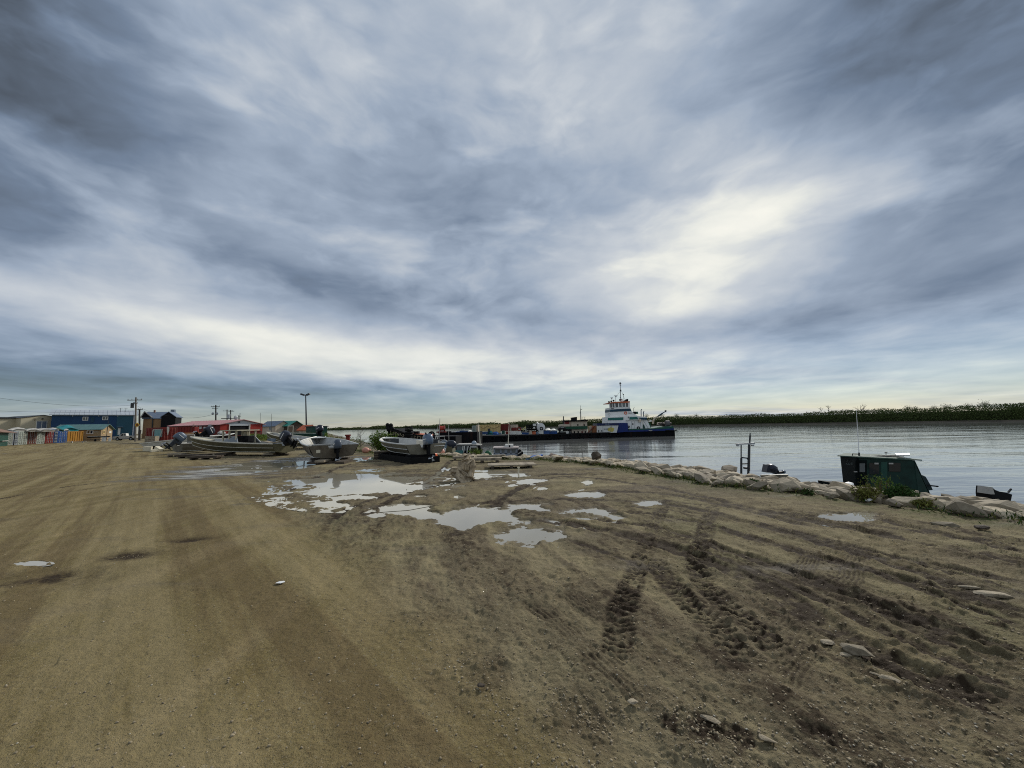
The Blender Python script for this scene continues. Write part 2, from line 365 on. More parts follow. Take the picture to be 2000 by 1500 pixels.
# tracks: photo pixels, width (m), kind, depth
TRK = [([(1262,1072),(1232,1140),(1215,1200),(1205,1262),(1196,1300)], .25, 'lug', .011),
       ([(1268,1085),(1325,1160),(1372,1205),(1425,1262),(1500,1335)], .25, 'lug', .012),
       ([(1040,1012),(1150,1030),(1260,1058),(1400,1105),(1540,1175),(1680,1262),(1830,1330),(2060,1420)], .30, 'rut', .034),
       ([(1392,985),(1378,1040),(1362,1090),(1375,1140),(1470,1228),(1580,1310)], .24, 'lug', .014),
       ([(1302,975),(1275,1030),(1258,1080)], .24, 'lug', .013),
       ([(1120,1010),(1290,1032),(1480,1098),(1660,1165),(1830,1250),(2060,1320)], .20, 'rut', .030),
       ([(1150,995),(1330,1012),(1540,1075),(1750,1130),(2060,1215)], .17, 'rut', .020),
       ([(1380,1000),(1560,1045),(1760,1090),(2060,1150)], .20, 'rut', .022),
       ([(1640,1000),(1800,1035),(2060,1095)], .18, 'rut', .022),
       ([(1560,1130),(1700,1185),(1880,1245),(2060,1290)], .18, 'rut', .026),
       ([(862,1018),(905,1070),(985,1135),(1090,1205),(1190,1290),(1300,1390)], .26, 'fine', .009),
       ([(905,1015),(960,1060),(1060,1125),(1180,1205),(1290,1290),(1420,1400)], .26, 'fine', .008),
       ([(1500,1360),(1572,1262),(1635,1170),(1690,1060),(1700,1010)], .24, 'fine', .012),
       ([(1400,1330),(1560,1180),(1590,1080),(1720,1000)], .22, 'fine', .009),
       ([(1180,985),(1420,1010),(1700,1075),(2060,1180)], .10, 'rut', .014),
       ([(1250,1000),(1450,1040),(1700,1120),(2060,1250)], .10, 'rut', .014),
       ([(1330,1060),(1500,1130),(1700,1220),(2060,1390)], .12, 'rut', .014),
       ([(1240,975),(1500,1000),(1800,1060),(2060,1120)], .10, 'rut', .012),
       ([(1420,985),(1650,1020),(2060,1075)], .09, 'rut', .010),
       ([(1100,1050),(1230,1100),(1330,1150)], .10, 'rut', .010),
       ([(1030,1350),(1100,1380),(1180,1400)], .25, 'churn', .024),
       ([(1250,1360),(1350,1410),(1480,1470),(1600,1560)], .24, 'churn', .018),
       ([(1480,1420),(1640,1470),(1760,1560)], .26, 'churn', .018),
       ([(-60,985),(120,952),(300,928),(420,906),(520,893)], .16, 'line', .012),
       ([(60,975),(200,950),(360,928),(500,910)], .16, 'line', .010),
       ([(700,1010),(760,980),(850,930),(880,900)], .25, 'rut', .018),
       ([(640,1020),(700,985),(820,955),(1000,930),(1200,925)], .22, 'rut', .016),
       ([(560,960),(700,905),(900,900)], .22, 'rut', .016),
       ([(960,1000),(1000,960),(1100,930),(1250,945),(1500,1000),(1800,1060)], .25, 'rut', .016),
       ([(900,985),(1100,975),(1330,990),(1600,1060),(2000,1190)], .22, 'rut', .014),
       ([(1130,960),(1300,965),(1600,1030)], .22, 'rut', .014),
       ([(480,900),(560,1000),(700,1180),(860,1500)], .5, 'lane', .010),
       ([(380,890),(440,1000),(560,1240),(640,1560)], .6, 'lane', .010),
       ([(230,872),(180,1000),(120,1300)], .6, 'lane', .010)]
TRKW = [(smooth_line([G(*p)[:2] for p in t[0]]), t[1], t[2], t[3]) for t in TRK]
# puddles: (centre px, py, half width px, py top, py bottom)
PUD = [(700, 940, 112, 922, 968), (655, 958, 60, 950, 968), (690, 972, 46, 966, 975), (655, 983, 30, 979, 988), (770, 958, 50, 950, 966),
       (648, 1000, 0, 0, 0),
       (478, 918, 32, 915, 921.5), (530, 907, 17, 904, 911), (505, 904.5, 38, 903, 906.5), (565, 902.5, 42, 901, 905), (468, 911, 34, 909.5, 913), (592, 906, 22, 904.5, 908.5), (545, 915, 26, 912.5, 917.5), (590, 912, 18, 910, 914),
       (790, 990, 30, 983, 999), (735, 1004, 14, 1001, 1008), (835, 1004, 22, 1000, 1010), (905, 1009, 38, 994, 1025), (962, 1001, 34, 992, 1012), (1040, 986, 38, 978, 994),
       (1040, 1035, 62, 1020, 1054), (1085, 1048, 26, 1036, 1058),
       (1157, 965, 38, 958, 973), (1175, 1000, 55, 990, 1010), (1205, 1005, 25, 998, 1012), (1255, 983, 32, 977, 991),
       (948, 926, 32, 920, 932), (1012, 926, 15, 924, 929), (1032, 939, 26, 936, 943), (1002, 947, 10, 945, 949), (1058, 953, 10, 950, 956), (895, 969, 10, 966, 972),
       (880, 916, 8, 914, 919), (1148, 941, 12, 938, 944), (1658, 1012, 42, 1004, 1021), (1612, 1008, 16, 1005, 1013), (62, 1098, 24, 1095, 1102), (468, 1087, 0, 0, 0), (820, 968, 12, 966, 970),
       (712, 896, 16, 893, 899), (738, 894, 12, 892, 897), (600, 888, 10, 886, 891)]
PW = []
for (cx_, cy_, hw, t0, b0) in PUD:
    if hw == 0: continue
    f0 = G(cx_, t0); n0 = G(cx_, b0); c0 = (f0 + n0) / 2; sl = (f0.x - n0.x) / max(f0.y - n0.y, 1e-3)
    rx = abs(G(cx_ + hw, cy_).x - G(cx_, cy_).x); ry = (f0.y - n0.y) / 2
    PW.append((c0.x, c0.y, rx, ry, sl))
LEVEL = -0.022
PNOISE = 0.20
def puddle_field(x, y):
    best = np.full(x.shape, -9.0)
    wx = fbm(x * .8, y, 1.7, 6, 0.70, 31) ; wy = fbm(x * .6, y * .9, 0.9, 3, 0.55, 37)
    for (ax, ay, rx, ry, sl) in PW:
        k = (np.abs(y - ay) < ry * 2.2 + 0.5) & (np.abs(x - ax - sl * (y - ay)) < rx * 2.2 + 0.5)
        if not k.any(): continue
        dy = y[k] - ay; dx = x[k] - ax - sl * dy
        am = 1.0
        q = (1.25 if rx < .7 else 1.0) - np.hypot(dx / rx, dy / ry) + am * (wx[k] + 0.8 * wy[k])
        best[k] = np.maximum(best[k], q)
    return best
ROADE = [tuple(G(*p)[:2]) for p in ((1330, 1640), (1150, 1480), (960, 1330), (820, 1190), (700, 1090), (590, 1000), (520, 945), (430, 905), (330, 885), (262, 868))]
ROADE = [(ROADE[0][0] + 2.5, ROADE[0][1] - 6)] + ROADE + [(ROADE[-1][0] - 60, ROADE[-1][1] + 40)]
def height(x, y):
    """ground height and masks: road, wet, track"""
    s, arc = sdist(x, y, BANK)
    edge_n = fbm(x, y, 0.5, 3, 0.5, 5)
    s = s + edge_n * np.clip(np.abs(s) * 0.1 + 0.3, 0, 2)
    near = sm(60, 8, np.hypot(x, y))
    z = 0.05 * fbm(x, y, 0.16, 3, 0.5, 1); z0s = z
    rs, _ = sdist(x, y, ROADE)
    rs = rs + 0.5 * fbm(x, y, 0.7, 4, 0.6, 8)
    road = sm(-0.35, 0.55, rs)
    clod = fbm(x, y, 3.2, 5, 0.62, 12)
    mudpatch = sm(-0.12, 0.25, fbm(x, y, 0.55, 4, 0.55, 19))
    # streaks running the way the vehicles drive
    ca, sa = math.cos(R(108)), math.sin(R(108))
    u_, v_ = x * ca + y * sa, -x * sa + y * ca
    stre = fbm(u_ * 0.40, v_ * 2.2, 1.7, 5, 0.62, 23, 0.0)
    strx = fbm(x * 0.35, y * 1.6, 1.2, 4, 0.6, 29, 0.0)
    far_k = sm(7, 12, y)
    st = stre * (1 - far_k) + strx * far_k
    rough_a = (1 - road) * (0.5 + 0.9 * mudpatch)
    z = z + (0.010 * fbm(x, y, 9, 3, 0.6, 41) * near) * (0.5 + 0.8 * (1 - road))
    z = z + 0.034 * clod * rough_a * (0.4 + 0.6 * near) + 0.022 * st * (1 - road)
    fine = fbm(x, y, 26, 3, 0.65, 51)
    z = z + 0.0085 * fine * sm(16, 4, y) * (0.45 + 1.2 * (1 - road))
    lumps = sm(0.16, 0.42, fbm(x, y, 14, 2, 0.5, 61)) * sm(0.02, 0.3, fbm(x, y, 1.3, 3, 0.5, 67))
    z = z + 0.022 * lumps * (1 - road * 0.75) * sm(20, 6, y)
    track = np.zeros(x.shape)
    for (ln, wd, kd, dp) in TRKW:
        a = np.array(ln); pad = wd * 1.6 + 0.1
        k = (x > a[:, 0].min() - pad) & (x < a[:, 0].max() + pad) & (y > a[:, 1].min() - pad) & (y < a[:, 1].max() + pad)
        if not k.any(): continue
        xx, yy = x[k], y[k]
        wob = 0.10 * wd * fbm(xx, yy, 2.5, 3, 0.5, 71) * 2
        d, ar = sdist(xx, yy, ln); d = d + wob; h = wd / 2
        Lt = sum(math.hypot(ln[i+1][0]-ln[i][0], ln[i+1][1]-ln[i][1]) for i in range(len(ln)-1))
        ends = sm(0, 0.35, ar) * sm(0, 0.35, Lt - ar)
        rag = 0.6 + 1.0 * np.clip(fbm(xx, yy, 1.4, 3, 0.6, 77) + 0.35, 0, 1)
        ins = sm(h * 1.25, h * 0.75, np.abs(d)) * ends
        berm = np.exp(-((np.abs(d) - h * 1.35) / (h * 0.35)) ** 2) * ends
        if kd == 'lug':
            ph = (ar + np.abs(d) * 0.30) / 0.085 + 0.9 * fbm(xx, yy, 6, 3, 0.6, 81)
            lug = sm(0.15, 0.75, np.sin(ph * 2 * math.pi) * 0.5 + 0.5)
            z[k] += ins * (-dp * 0.5 + dp * 1.5 * lug * rag - dp * 0.4) + berm * dp * 0.5; mk = ins * np.clip(0.25 + 0.85 * (1 - lug) - 1.1 * fbm(xx, yy, 13, 4, .7, 82) - .6 * fbm(xx, yy, 3, 3, .6, 84), 0, 1.2) * rag; z[k] += ins * .016 * fbm(xx, yy, 15, 3, .65, 86)
        elif kd == 'churn':
            ph = (ar + d * 0.3) / 0.10 + 1.4 * fbm(xx, yy, 4, 3, 0.6, 83)
            lug = np.sin(ph * 2 * math.pi) * 0.5 + 0.5
            cl = fbm(xx, yy, 11, 4, 0.7, 85)
            z[k] += ins * (-dp * 0.5 + dp * 0.45 * lug + dp * 0.9 * cl) * rag + berm * dp * 0.5 * (0.6 + cl); mk = np.clip(ins * (0.55 - 1.5 * cl + 0.45 * (1 - lug) - .25) * rag, 0, 1.2)
        elif kd == 'rut':
            cl = fbm(xx, yy, 7, 4, 0.65, 87)
            z[k] += (-ins * dp + berm * dp * 0.9) * (0.35 + rag * 0.45) * (0.8 + 0.5 * cl); mk = ins * (0.55 + .4 * rag) * (0.85 - 1.1 * cl)
        elif kd == 'fine':
            gr = np.sin(d / wd * 2 * math.pi * 6) * 0.5 + 0.5
            pt = sm(-.15, .25, fbm(xx, yy, 1.1, 4, .65, 89)); z[k] += -ins * dp * (0.3 + 0.9 * gr) * rag * pt; mk = ins * (0.12 + 0.50 * gr) * rag * pt
        elif kd == 'line':
            z[k] += -ins * dp * rag * 0.7; mk = ins * 0.8 * rag * (sm(-.25, .2, fbm(xx, yy, 1.2, 3, .6, 88)))
        else:
            z[k] += -ins * dp; mk = -ins * 0.30
        if kd == 'lane': track[k] = track[k] + mk * (np.abs(track[k]) < 0.3)
        else: track[k] = np.maximum(track[k], np.clip(mk, 0, 1.2))
    # potholes on the road
    for (px_, py_, rx, ry) in ((250, 1083, .34, .20), (110, 1124, .62, .30), (370, 1052, .3, .15), (1165, 1400, .2, .2)):
        c = G(px_, py_); q = np.exp(-((x - c.x) / rx) ** 2 - ((y - c.y) / ry) ** 2)
        z = z - 0.03 * q; track = np.maximum(track, 0.95 * q * (0.7 + 1.0 * clod))
    pf = puddle_field(x, y)
    dep = sm(-0.30, 0.55, pf)
    out = sm(-0.55, -0.02, pf)
    z_p = LEVEL - 0.012 + 0.35 * (z - LEVEL) * (1 - sm(0.0, 0.35, pf)) - 0.05 * sm(0, 0.5, pf)
    # level the ground towards the waterline round each puddle
    zz = z * (1 - out) + out * (LEVEL + 0.018 * (-pf) / 0.25 + 0.5 * (z - z0s))
    z = np.where(pf > -0.55, zz, z)
    z = np.where(pf > 0.0, z - 0.02 * sm(0, 0.3, pf), z)
    # wet silt between the boats and the road
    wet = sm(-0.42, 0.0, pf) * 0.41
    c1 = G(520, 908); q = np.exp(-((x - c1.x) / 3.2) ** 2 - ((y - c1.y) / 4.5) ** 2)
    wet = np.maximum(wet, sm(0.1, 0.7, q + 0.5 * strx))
    z = z - 0.012 * sm(0.15, 0.8, q)
    # the rest is damp in patches
    lu = x * (-0.68) + y * 0.73; lv = x * 0.73 + y * 0.68
    lanes = fbm(lu * 0.10, lv * 2.6, 1.0, 6, 0.68, 131, 0.0) + 0.22 * fbm(lu * .04, lv * .5, 1.0, 2, .5, 137, 0.0)
    damp = sm(-0.05, 0.3, fbm(x, y, 0.35, 4, 0.6, 91) + 0.3 * st) * (1 - road)
    # bank
    flat = s < 0
    z = z - sm(0, -1.0, s) * 0.06
    zb = -0.10 * np.clip(-s, 0, 3.8) - 0.62 * np.clip(-s - 3.8, 0, 60)
    z = np.where(flat, np.maximum(z * sm(-3, 0, s) + zb, -3.2), z)
    grass = sm(1.1, 0.1, s) * sm(-1.6, -0.2, s)
    return z, road, wet, np.clip(track, -0.3, 1.2), damp, s, grass, st * (1 - road) * (1 - sm(-.1, .1, pf)) + road * lanes
def zground(x, y):
    return float(height(np.array([x], float), np.array([y], float))[0][0])

def build_ground():
    q = np.arange(760, 2.6, -1.22); ys = EYE * FPX / q
    ys = np.concatenate([ys, np.geomspace(ys[-1] * 1.15, 9000, 14)])
    nc = 1120; rr = np.linspace(-1.95, 1.75, nc)
    Yg, Rg = np.meshgrid(ys, rr, indexing='ij'); Xg = Yg * Rg
    x = Xg.ravel(); y = Yg.ravel()
    z, road, wet, track, damp, s, grass, st = height(x, y)
    nr = len(ys)
    i = np.arange(nr - 1)[:, None] * nc + np.arange(nc - 1)[None, :]
    f = np.stack([i, i + 1, i + 1 + nc, i + nc], -1).reshape(-1, 4)
    keep = (s[f].max(1) > -9)
    f = f[keep]
    used = np.zeros(len(x), bool); used[f.ravel()] = True
    idx = np.cumsum(used) - 1; f = idx[f]
    co = np.stack([x, y, z], -1)[used]
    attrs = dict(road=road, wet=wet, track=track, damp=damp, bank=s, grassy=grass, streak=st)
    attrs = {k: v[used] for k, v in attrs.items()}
    # land beside and behind the camera
    xs2 = np.concatenate([np.linspace(-260, -30, 24), np.linspace(-27, 13, 36)]); ys2 = np.concatenate([np.linspace(-160, -10, 14), np.linspace(-8, 140, 26)])
    X2, Y2 = np.meshgrid(xs2, ys2, indexing='ij'); x2, y2 = X2.ravel(), Y2.ravel()
    s2, _ = sdist(x2, y2, BANK)
    z2 = np.where((y2 > 1) & (s2 < 8.5), -3.2, np.where(s2 < 0, np.maximum(-0.1 * np.clip(-s2, 0, 3.8) - 0.62 * np.clip(-s2 - 3.8, 0, 60), -3.2), np.where(y2 > -3, -0.14, -0.04)))
    j = np.arange(59)[:, None] * 40 + np.arange(39)[None, :]
    f2 = np.stack([j, j + 40, j + 41, j + 1], -1).reshape(-1, 4) + len(co)
    co = np.concatenate([co, np.stack([x2, y2, z2], -1)]); f = np.concatenate([f, f2])
    for k in attrs: attrs[k] = np.concatenate([attrs[k], np.full(len(x2), {'bank': 5.0, 'road': 0.6}.get(k, 0.0))])
    me = bpy.data.meshes.new('ground'); n = len(co); nf = len(f)
    me.vertices.add(n); me.vertices.foreach_set('co', co.astype(np.float32).ravel())
    me.loops.add(nf * 4); me.loops.foreach_set('vertex_index', f.astype(np.int32).ravel())
    me.polygons.add(nf); me.polygons.foreach_set('loop_start', np.arange(0, nf * 4, 4, dtype=np.int32))
    me.polygons.foreach_set('loop_total', np.full(nf, 4, dtype=np.int32))
    me.polygons.foreach_set('use_smooth', np.ones(nf, bool))
    me.update(calc_edges=True)
    for k, v in attrs.items():
        a = me.attributes.new(k, 'FLOAT', 'POINT'); a.data.foreach_set('value', v.astype(np.float32))
    o = bpy.data.objects.new('ground', me); col.objects.link(o); o['kind'] = 'structure'
    me.materials.append(ground_mat()); return o

def ground_mat():
    m_ = bpy.data.materials.new('gravel road and mud'); m_.use_nodes = True; nt = m_.node_tree; n = nt.nodes; l = nt.links
    b = n['Principled BSDF']
    def at(k): a = n.new('ShaderNodeAttribute'); a.attribute_name = k; return a.outputs['Fac']
    def mm(op, a, b_=None, cl=False):
        q = n.new('ShaderNodeMath'); q.operation = op; q.use_clamp = cl
        for i, v in enumerate((a, b_)):
            if v is None: continue
            if isinstance(v, (int, float)): q.inputs[i].default_value = v
            else: l.new(v, q.inputs[i])
        return q.outputs[0]
    def mx(f_, a, b_):
        q = n.new('ShaderNodeMix'); q.data_type = 'RGBA'
        for k, v in (('Factor', f_), ('A', a), ('B', b_)):
            if isinstance(v, (int, float)): q.inputs[k].default_value = v
            elif isinstance(v, tuple): q.inputs[k].default_value = v + (1,)
            else: l.new(v, q.inputs[k])
        return q.outputs['Result']
    tc_ = n.new('ShaderNodeTexCoord')
    def ns(sc, det=5, ro=0.6, sxyz=None, w=0):
        q = n.new('ShaderNodeTexNoise'); q.inputs['Scale'].default_value = sc; q.inputs['Detail'].default_value = det; q.inputs['Roughness'].default_value = ro
        if sxyz:
            mp = n.new('ShaderNodeMapping'); l.new(tc_.outputs['Object'], mp.inputs[0]); mp.inputs['Scale'].default_value = sxyz[:3]; mp.inputs['Rotation'].default_value = (0, 0, sxyz[3]); l.new(mp.outputs[0], q.inputs[0])
        else: l.new(tc_.outputs['Object'], q.inputs[0])
        return q.outputs['Fac']
    def rg(v, a, b_, c=0, d=1):
        q = n.new('ShaderNodeMapRange'); l.new(v, q.inputs[0])
        for i, k in enumerate((a, b_, c, d)): q.inputs[i + 1].default_value = k
        return q.outputs[0]
    road, wet, track, damp, bank, gr, stk = (at(k) for k in ('road', 'wet', 'track', 'damp', 'bank', 'grassy', 'streak'))
    big = ns(0.5, 6, 0.6); mid = ns(3.0, 6, 0.65); fin = ns(38, 5, 0.7); vfin = ns(140, 3, 0.7)
    lane = ns(1.0, 5, 0.6, (2.2, 0.12, 1, R(-24)))
    roadc = mx(rg(big, 0.35, 0.65), (0.152, 0.116, 0.043), (0.212, 0.168, 0.070))
    roadc = mx(rg(lane, 0.4, 0.65, 0, 0.5), roadc, (0.31, 0.24, 0.125))
    mudc = mx(rg(mid, 0.35, 0.65), (0.118, 0.092, 0.049), (0.245, 0.202, 0.108))
    mudc = mx(rg(big, 0.46, 0.66, 0, 0.55), mudc, (0.185, 0.175, 0.085))
    c = mx(road, mudc, roadc)
    c = mx(mm('MULTIPLY', damp, 0.42), c, (0.110, 0.086, 0.062))
    # grains
    vo = n.new('ShaderNodeTexVoronoi'); vo.inputs['Scale'].default_value = 75; l.new(tc_.outputs['Object'], vo.inputs[0])
    sp = rg(vo.outputs['Distance'], 0.10, 0.30, 1, 0)
    wn_ = n.new('ShaderNodeTexWhiteNoise'); l.new(vo.outputs['Position'], wn_.inputs[0])
    pick = rg(wn_.outputs['Value'], 0.80, 0.90)
    pick2 = rg(wn_.outputs['Value'], 0.22, 0.12)
    c = mx(mm('MULTIPLY', mm('MULTIPLY', sp, pick), 0.5), c, (0.40, 0.37, 0.29))
    c = mx(mm('MULTIPLY', mm('MULTIPLY', sp, pick2), 0.6), c, (0.075, 0.062, 0.047))
    c = mx(rg(fin, 0.40, 0.66, 0, 0.42), c, (0.088, 0.064, 0.036))
    c = mx(rg(vfin, 0.50, 0.72, 0, 0.35), c, (0.33, 0.29, 0.21))
    blot = mm('MULTIPLY', rg(ns(5.0, 7, 0.72), 0.55, 0.70), mm('SUBTRACT', 1.0, mm('MULTIPLY', road, 0.75)))
    c = mx(mm('MULTIPLY', blot, 0.92), c, (0.048, 0.033, 0.019))
    spk = mm('MULTIPLY', rg(ns(24, 6, 0.8), 0.545, 0.60), mm('SUBTRACT', 1.0, mm('MULTIPLY', road, 0.55)))
    spk = mm('MULTIPLY', spk, rg(ns(1.6, 4, 0.6), 0.36, 0.58, 0.15, 1))
    c = mx(mm('MULTIPLY', spk, 0.9), c, (0.038, 0.026, 0.015))
    c = mx(rg(ns(31, 5, 0.75), 0.60, 0.68, 0, 0.55), c, (0.38, 0.34, 0.245))
    c = mx(mm('MULTIPLY', road, rg(stk, 0.04, 0.42, 0, 0.45)), c, (0.085, 0.056, 0.026))
    c = mx(mm('MULTIPLY', road, rg(stk, -0.06, -0.42, 0, 0.42)), c, (0.28, 0.225, 0.12))
    sk = mm('MULTIPLY', mm('MULTIPLY', rg(stk, 0.10, 0.38), mm('SUBTRACT', 1.0, road)), rg(ns(7, 5, 0.75), 0.42, 0.56), True)
    c = mx(mm('MULTIPLY', sk, 0.85), c, (0.036, 0.024, 0.014))
    c = mx(mm('MULTIPLY', mm('SUBTRACT', 1.0, road), rg(stk, -0.12, -0.45, 0, 0.5)), c, (0.28, 0.235, 0.135))
    tr = mm('MULTIPLY', mm('MULTIPLY', track, 1.35), rg(ns(17, 6, 0.75), 0.40, 0.52, 0.52, 1.0), True)
    c = mx(mm('MULTIPLY', tr, 0.93, True), c, (0.026, 0.016, 0.009))
    c = mx(mm('MULTIPLY', mm('MULTIPLY', track, -1.0, True), 1.0), c, (0.26, 0.21, 0.115))
    wetn = mm('MULTIPLY', wet, rg(mid, 0.25, 0.5, 0.6, 1.0), True)
    c = mx(mm('MULTIPLY', wetn, 1.3, True), c, (0.082, 0.068, 0.048))
    # sparse growth at the bank edge, silt on the bank below
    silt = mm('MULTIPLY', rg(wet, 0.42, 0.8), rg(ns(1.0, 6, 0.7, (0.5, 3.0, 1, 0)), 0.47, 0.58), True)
    c = mx(mm('MULTIPLY', silt, 0.8), c, (0.42, 0.41, 0.36))  # pale silt film, with the wet sheen of the sky painted into its colour
    c = mx(mm('MULTIPLY', gr, rg(mid, 0.42, 0.6, 0, 0.85)), c, (0.075, 0.085, 0.028))
    c = mx(rg(bank, -1.2, -2.5), c, (0.13, 0.115, 0.09))
    l.new(c, b.inputs['Base Color'])
    rgh = mm('SUBTRACT', 0.93, mm('MULTIPLY', wetn, 0.62))
    rgh = mm('SUBTRACT', rgh, mm('MULTIPLY', tr, 0.10))
    l.new(rgh, b.inputs['Roughness']); b.inputs['Specular IOR Level'].default_value = 0.12
    h = mm('ADD', mm('MULTIPLY', fin, 0.013), mm('MULTIPLY', vfin, 0.005))
    h = mm('ADD', h, mm('MULTIPLY', ns(12, 6, 0.7), 0.020))
    h = mm('ADD', h, mm('MULTIPLY', sp, 0.004))
    h = mm('MULTIPLY', h, mm('SUBTRACT', 1.0, mm('MULTIPLY', wetn, 0.8)))
    bp = n.new('ShaderNodeBump'); bp.inputs['Strength'].default_value = 0.9; bp.inputs['Distance'].default_value = 1.0
    l.new(h, bp.inputs['Height']); l.new(bp.outputs[0], b.inputs['Normal'])
    return m_
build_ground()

def water_mat(name, c, bump, scales, rough=0.02):
    m_ = bpy.data.materials.new(name); m_.use_nodes = True; n = m_.node_tree.nodes; l = m_.node_tree.links
    b = n['Principled BSDF']; b.inputs['Base Color'].default_value = c + (1,); b.inputs['Roughness'].default_value = rough; b.inputs['IOR'].default_value = 1.33
    t = n.new('ShaderNodeTexCoord'); prev = None
    for (sx_, sy_, amp, det) in scales:
        mp = n.new('ShaderNodeMapping'); mp.inputs['Scale'].default_value = (sx_, sy_, 1); mp.inputs['Rotation'].default_value = (0, 0, R(6)); l.new(t.outputs['Object'], mp.inputs[0])
        q = n.new('ShaderNodeTexNoise'); q.inputs['Scale'].default_value = 1; q.inputs['Detail'].default_value = det; q.inputs['Roughness'].default_value = 0.55; q.inputs['Distortion'].default_value = 0.4
        l.new(mp.outputs[0], q.inputs[0])
        bp = n.new('ShaderNodeBump'); bp.inputs['Strength'].default_value = 1; bp.inputs['Distance'].default_value = amp
        l.new(q.outputs['Fac'], bp.inputs['Height'])
        if prev: l.new(prev, bp.inputs['Normal'])
        prev = bp.outputs[0]
    l.new(prev, b.inputs['Normal']); return m_
river_m = water_mat('silty river water', (0.15, 0.155, 0.148), 1, [(0.03, 0.10, 0.23, 2), (0.35, 1.1, 0.030, 3), (2.4, 5.0, 0.004, 2)], 0.04)
pud_m = water_mat('muddy puddle water', (0.29, 0.265, 0.20), 1, [(3, 3, 0.0003, 2)], 0.015)
pud_m.node_tree.nodes['Principled BSDF'].inputs['IOR'].default_value = 1.5
mb = MB(); mb.add([(-6000, -300, 0), (9000, -300, 0), (9000, 9000, 0), (-6000, 9000, 0)], [(0, 1, 2, 3)])
o = bpy.data.objects.new('river', mb.mesh('river', river_m)); col.objects.link(o); o.location = (0, 0, WATER); o['kind'] = 'structure'

# a water sheet for every group of hollows that join
groups = []
for p in PW:
    hit = [g for g in groups if any(abs(p[0]-q_[0]) < (p[2]+q_[2]) * 1.25 and abs(p[1]-q_[1]) < (p[3]+q_[3]) * 1.25 for q_ in g)]
    ng = [p]
    for g in hit: ng += g; groups.remove(g)
    groups.append(ng)
for gi, g in enumerate(groups):
    pts = []
    for (ax, ay, rx, ry, sl) in g:
        for k in range(20):
            a = 2*math.pi*k/20; dy = ry * 1.75 * math.sin(a); pts.append((ax + rx * 1.75 * math.cos(a) + sl * dy, ay + dy))
    pts = sorted(set(pts))
    def half(ps):
        h_ = []
        for p in ps:
            while len(h_) > 1 and (h_[-1][0]-h_[-2][0])*(p[1]-h_[-2][1]) - (h_[-1][1]-h_[-2][1])*(p[0]-h_[-2][0]) <= 0: h_.pop()
            h_.append(p)
        return h_[:-1]
    hull = half(pts) + half(pts[::-1])
    cxm = sum(p[0] for p in hull)/len(hull); cym = sum(p[1] for p in hull)/len(hull)
    mb = MB(); mb.add([(p[0]-cxm, p[1]-cym, 0) for p in hull], [tuple(range(len(hull)))])
    o = bpy.data.objects.new('puddle', mb.mesh('puddle', pud_m)); col.objects.link(o); o.location = (cxm, cym, LEVEL + .0006 * gi - .004); o['kind'] = 'structure'

# ------------------------------------------------------------ buildings
def plane_hit(px, py, a, d):                 # a point on a vertical wall through a (2-D) running along d, seen at a pixel
    r_ = ray(px, py); nx, ny = d[1], -d[0]
    t = (a[0] * nx + a[1] * ny) / (r_.x * nx + r_.y * ny)
    p = Vector((r_.x * t, r_.y * t, EYE + r_.z * t))
    return (p.x - a[0]) * d[0] + (p.y - a[1]) * d[1], p.z
class Site:
    """a rectangular footprint: front edge A-B given as (pixel column, depth), front face towards the camera"""
    def __init__(s, A, B, dep, name, label, cat, group=None):
        a = XZ(A[0], A[1], 0); b = XZ(B[0], B[1], 0); s.a = (a.x, a.y); d = Vector((b.x - a.x, b.y - a.y)); s.w = d.length; d.normalize()
        s.d = (d.x, d.y); s.n = (-d.y, d.x)
        if s.n[0] * a.x + s.n[1] * a.y < 0: s.n = (d.y, -d.x)
        s.b = (b.x, b.y); s.dep = dep
        s.rz = math.atan2(d.y, d.x)
        s.root = thing(name, label, cat, (a.x, a.y, 0), s.rz, group, local=True)
    def front(s, px, py): return plane_hit(px, py, s.a, s.d)
    def side(s, px, py): return plane_hit(px, py, s.b, s.n)
    def rect(s, x0, y0, x1, y1, which='f'):
        f = s.front if which == 'f' else s.side
        (u0, z1), (u1, z0) = f(x0, (y0+y1)/2), f(x1, (y0+y1)/2)
        z1 = f((x0+x1)/2, y0)[1]; z0 = f((x0+x1)/2, y1)[1]
        return u0, u1, z0, z1
    def panel(s, name, px, mat_, t=0.05, which='f', parent=None, frame=None):
        u0, u1, z0, z1 = s.rect(*px, which)
        mb = MB()
        if which == 'f': mb.bz(u0, u1, -t, 0.01, z0, z1)
        else: mb.bz(s.w - 0.01, s.w + t, u0, u1, z0, z1)
        o = part(name, mb, mat_, parent or s.root)
        if frame:
            fr = MB(); w_ = 0.14
            for (a0, a1, b0, b1) in ((u0-w_, u1+w_, z1, z1+w_), (u0-w_, u1+w_, z0-w_, z0), (u0-w_, u0, z0, z1), (u1, u1+w_, z0, z1), ((u0+u1)/2-.06, (u0+u1)/2+.06, z0, z1)):
                if which == 'f': fr.bz(a0, a1, -t-0.04, 0.01, b0, b1)
                else: fr.bz(s.w-0.01, s.w+t+0.04, a0, a1, b0, b1)
            part('frame', fr, frame, o)
        return o
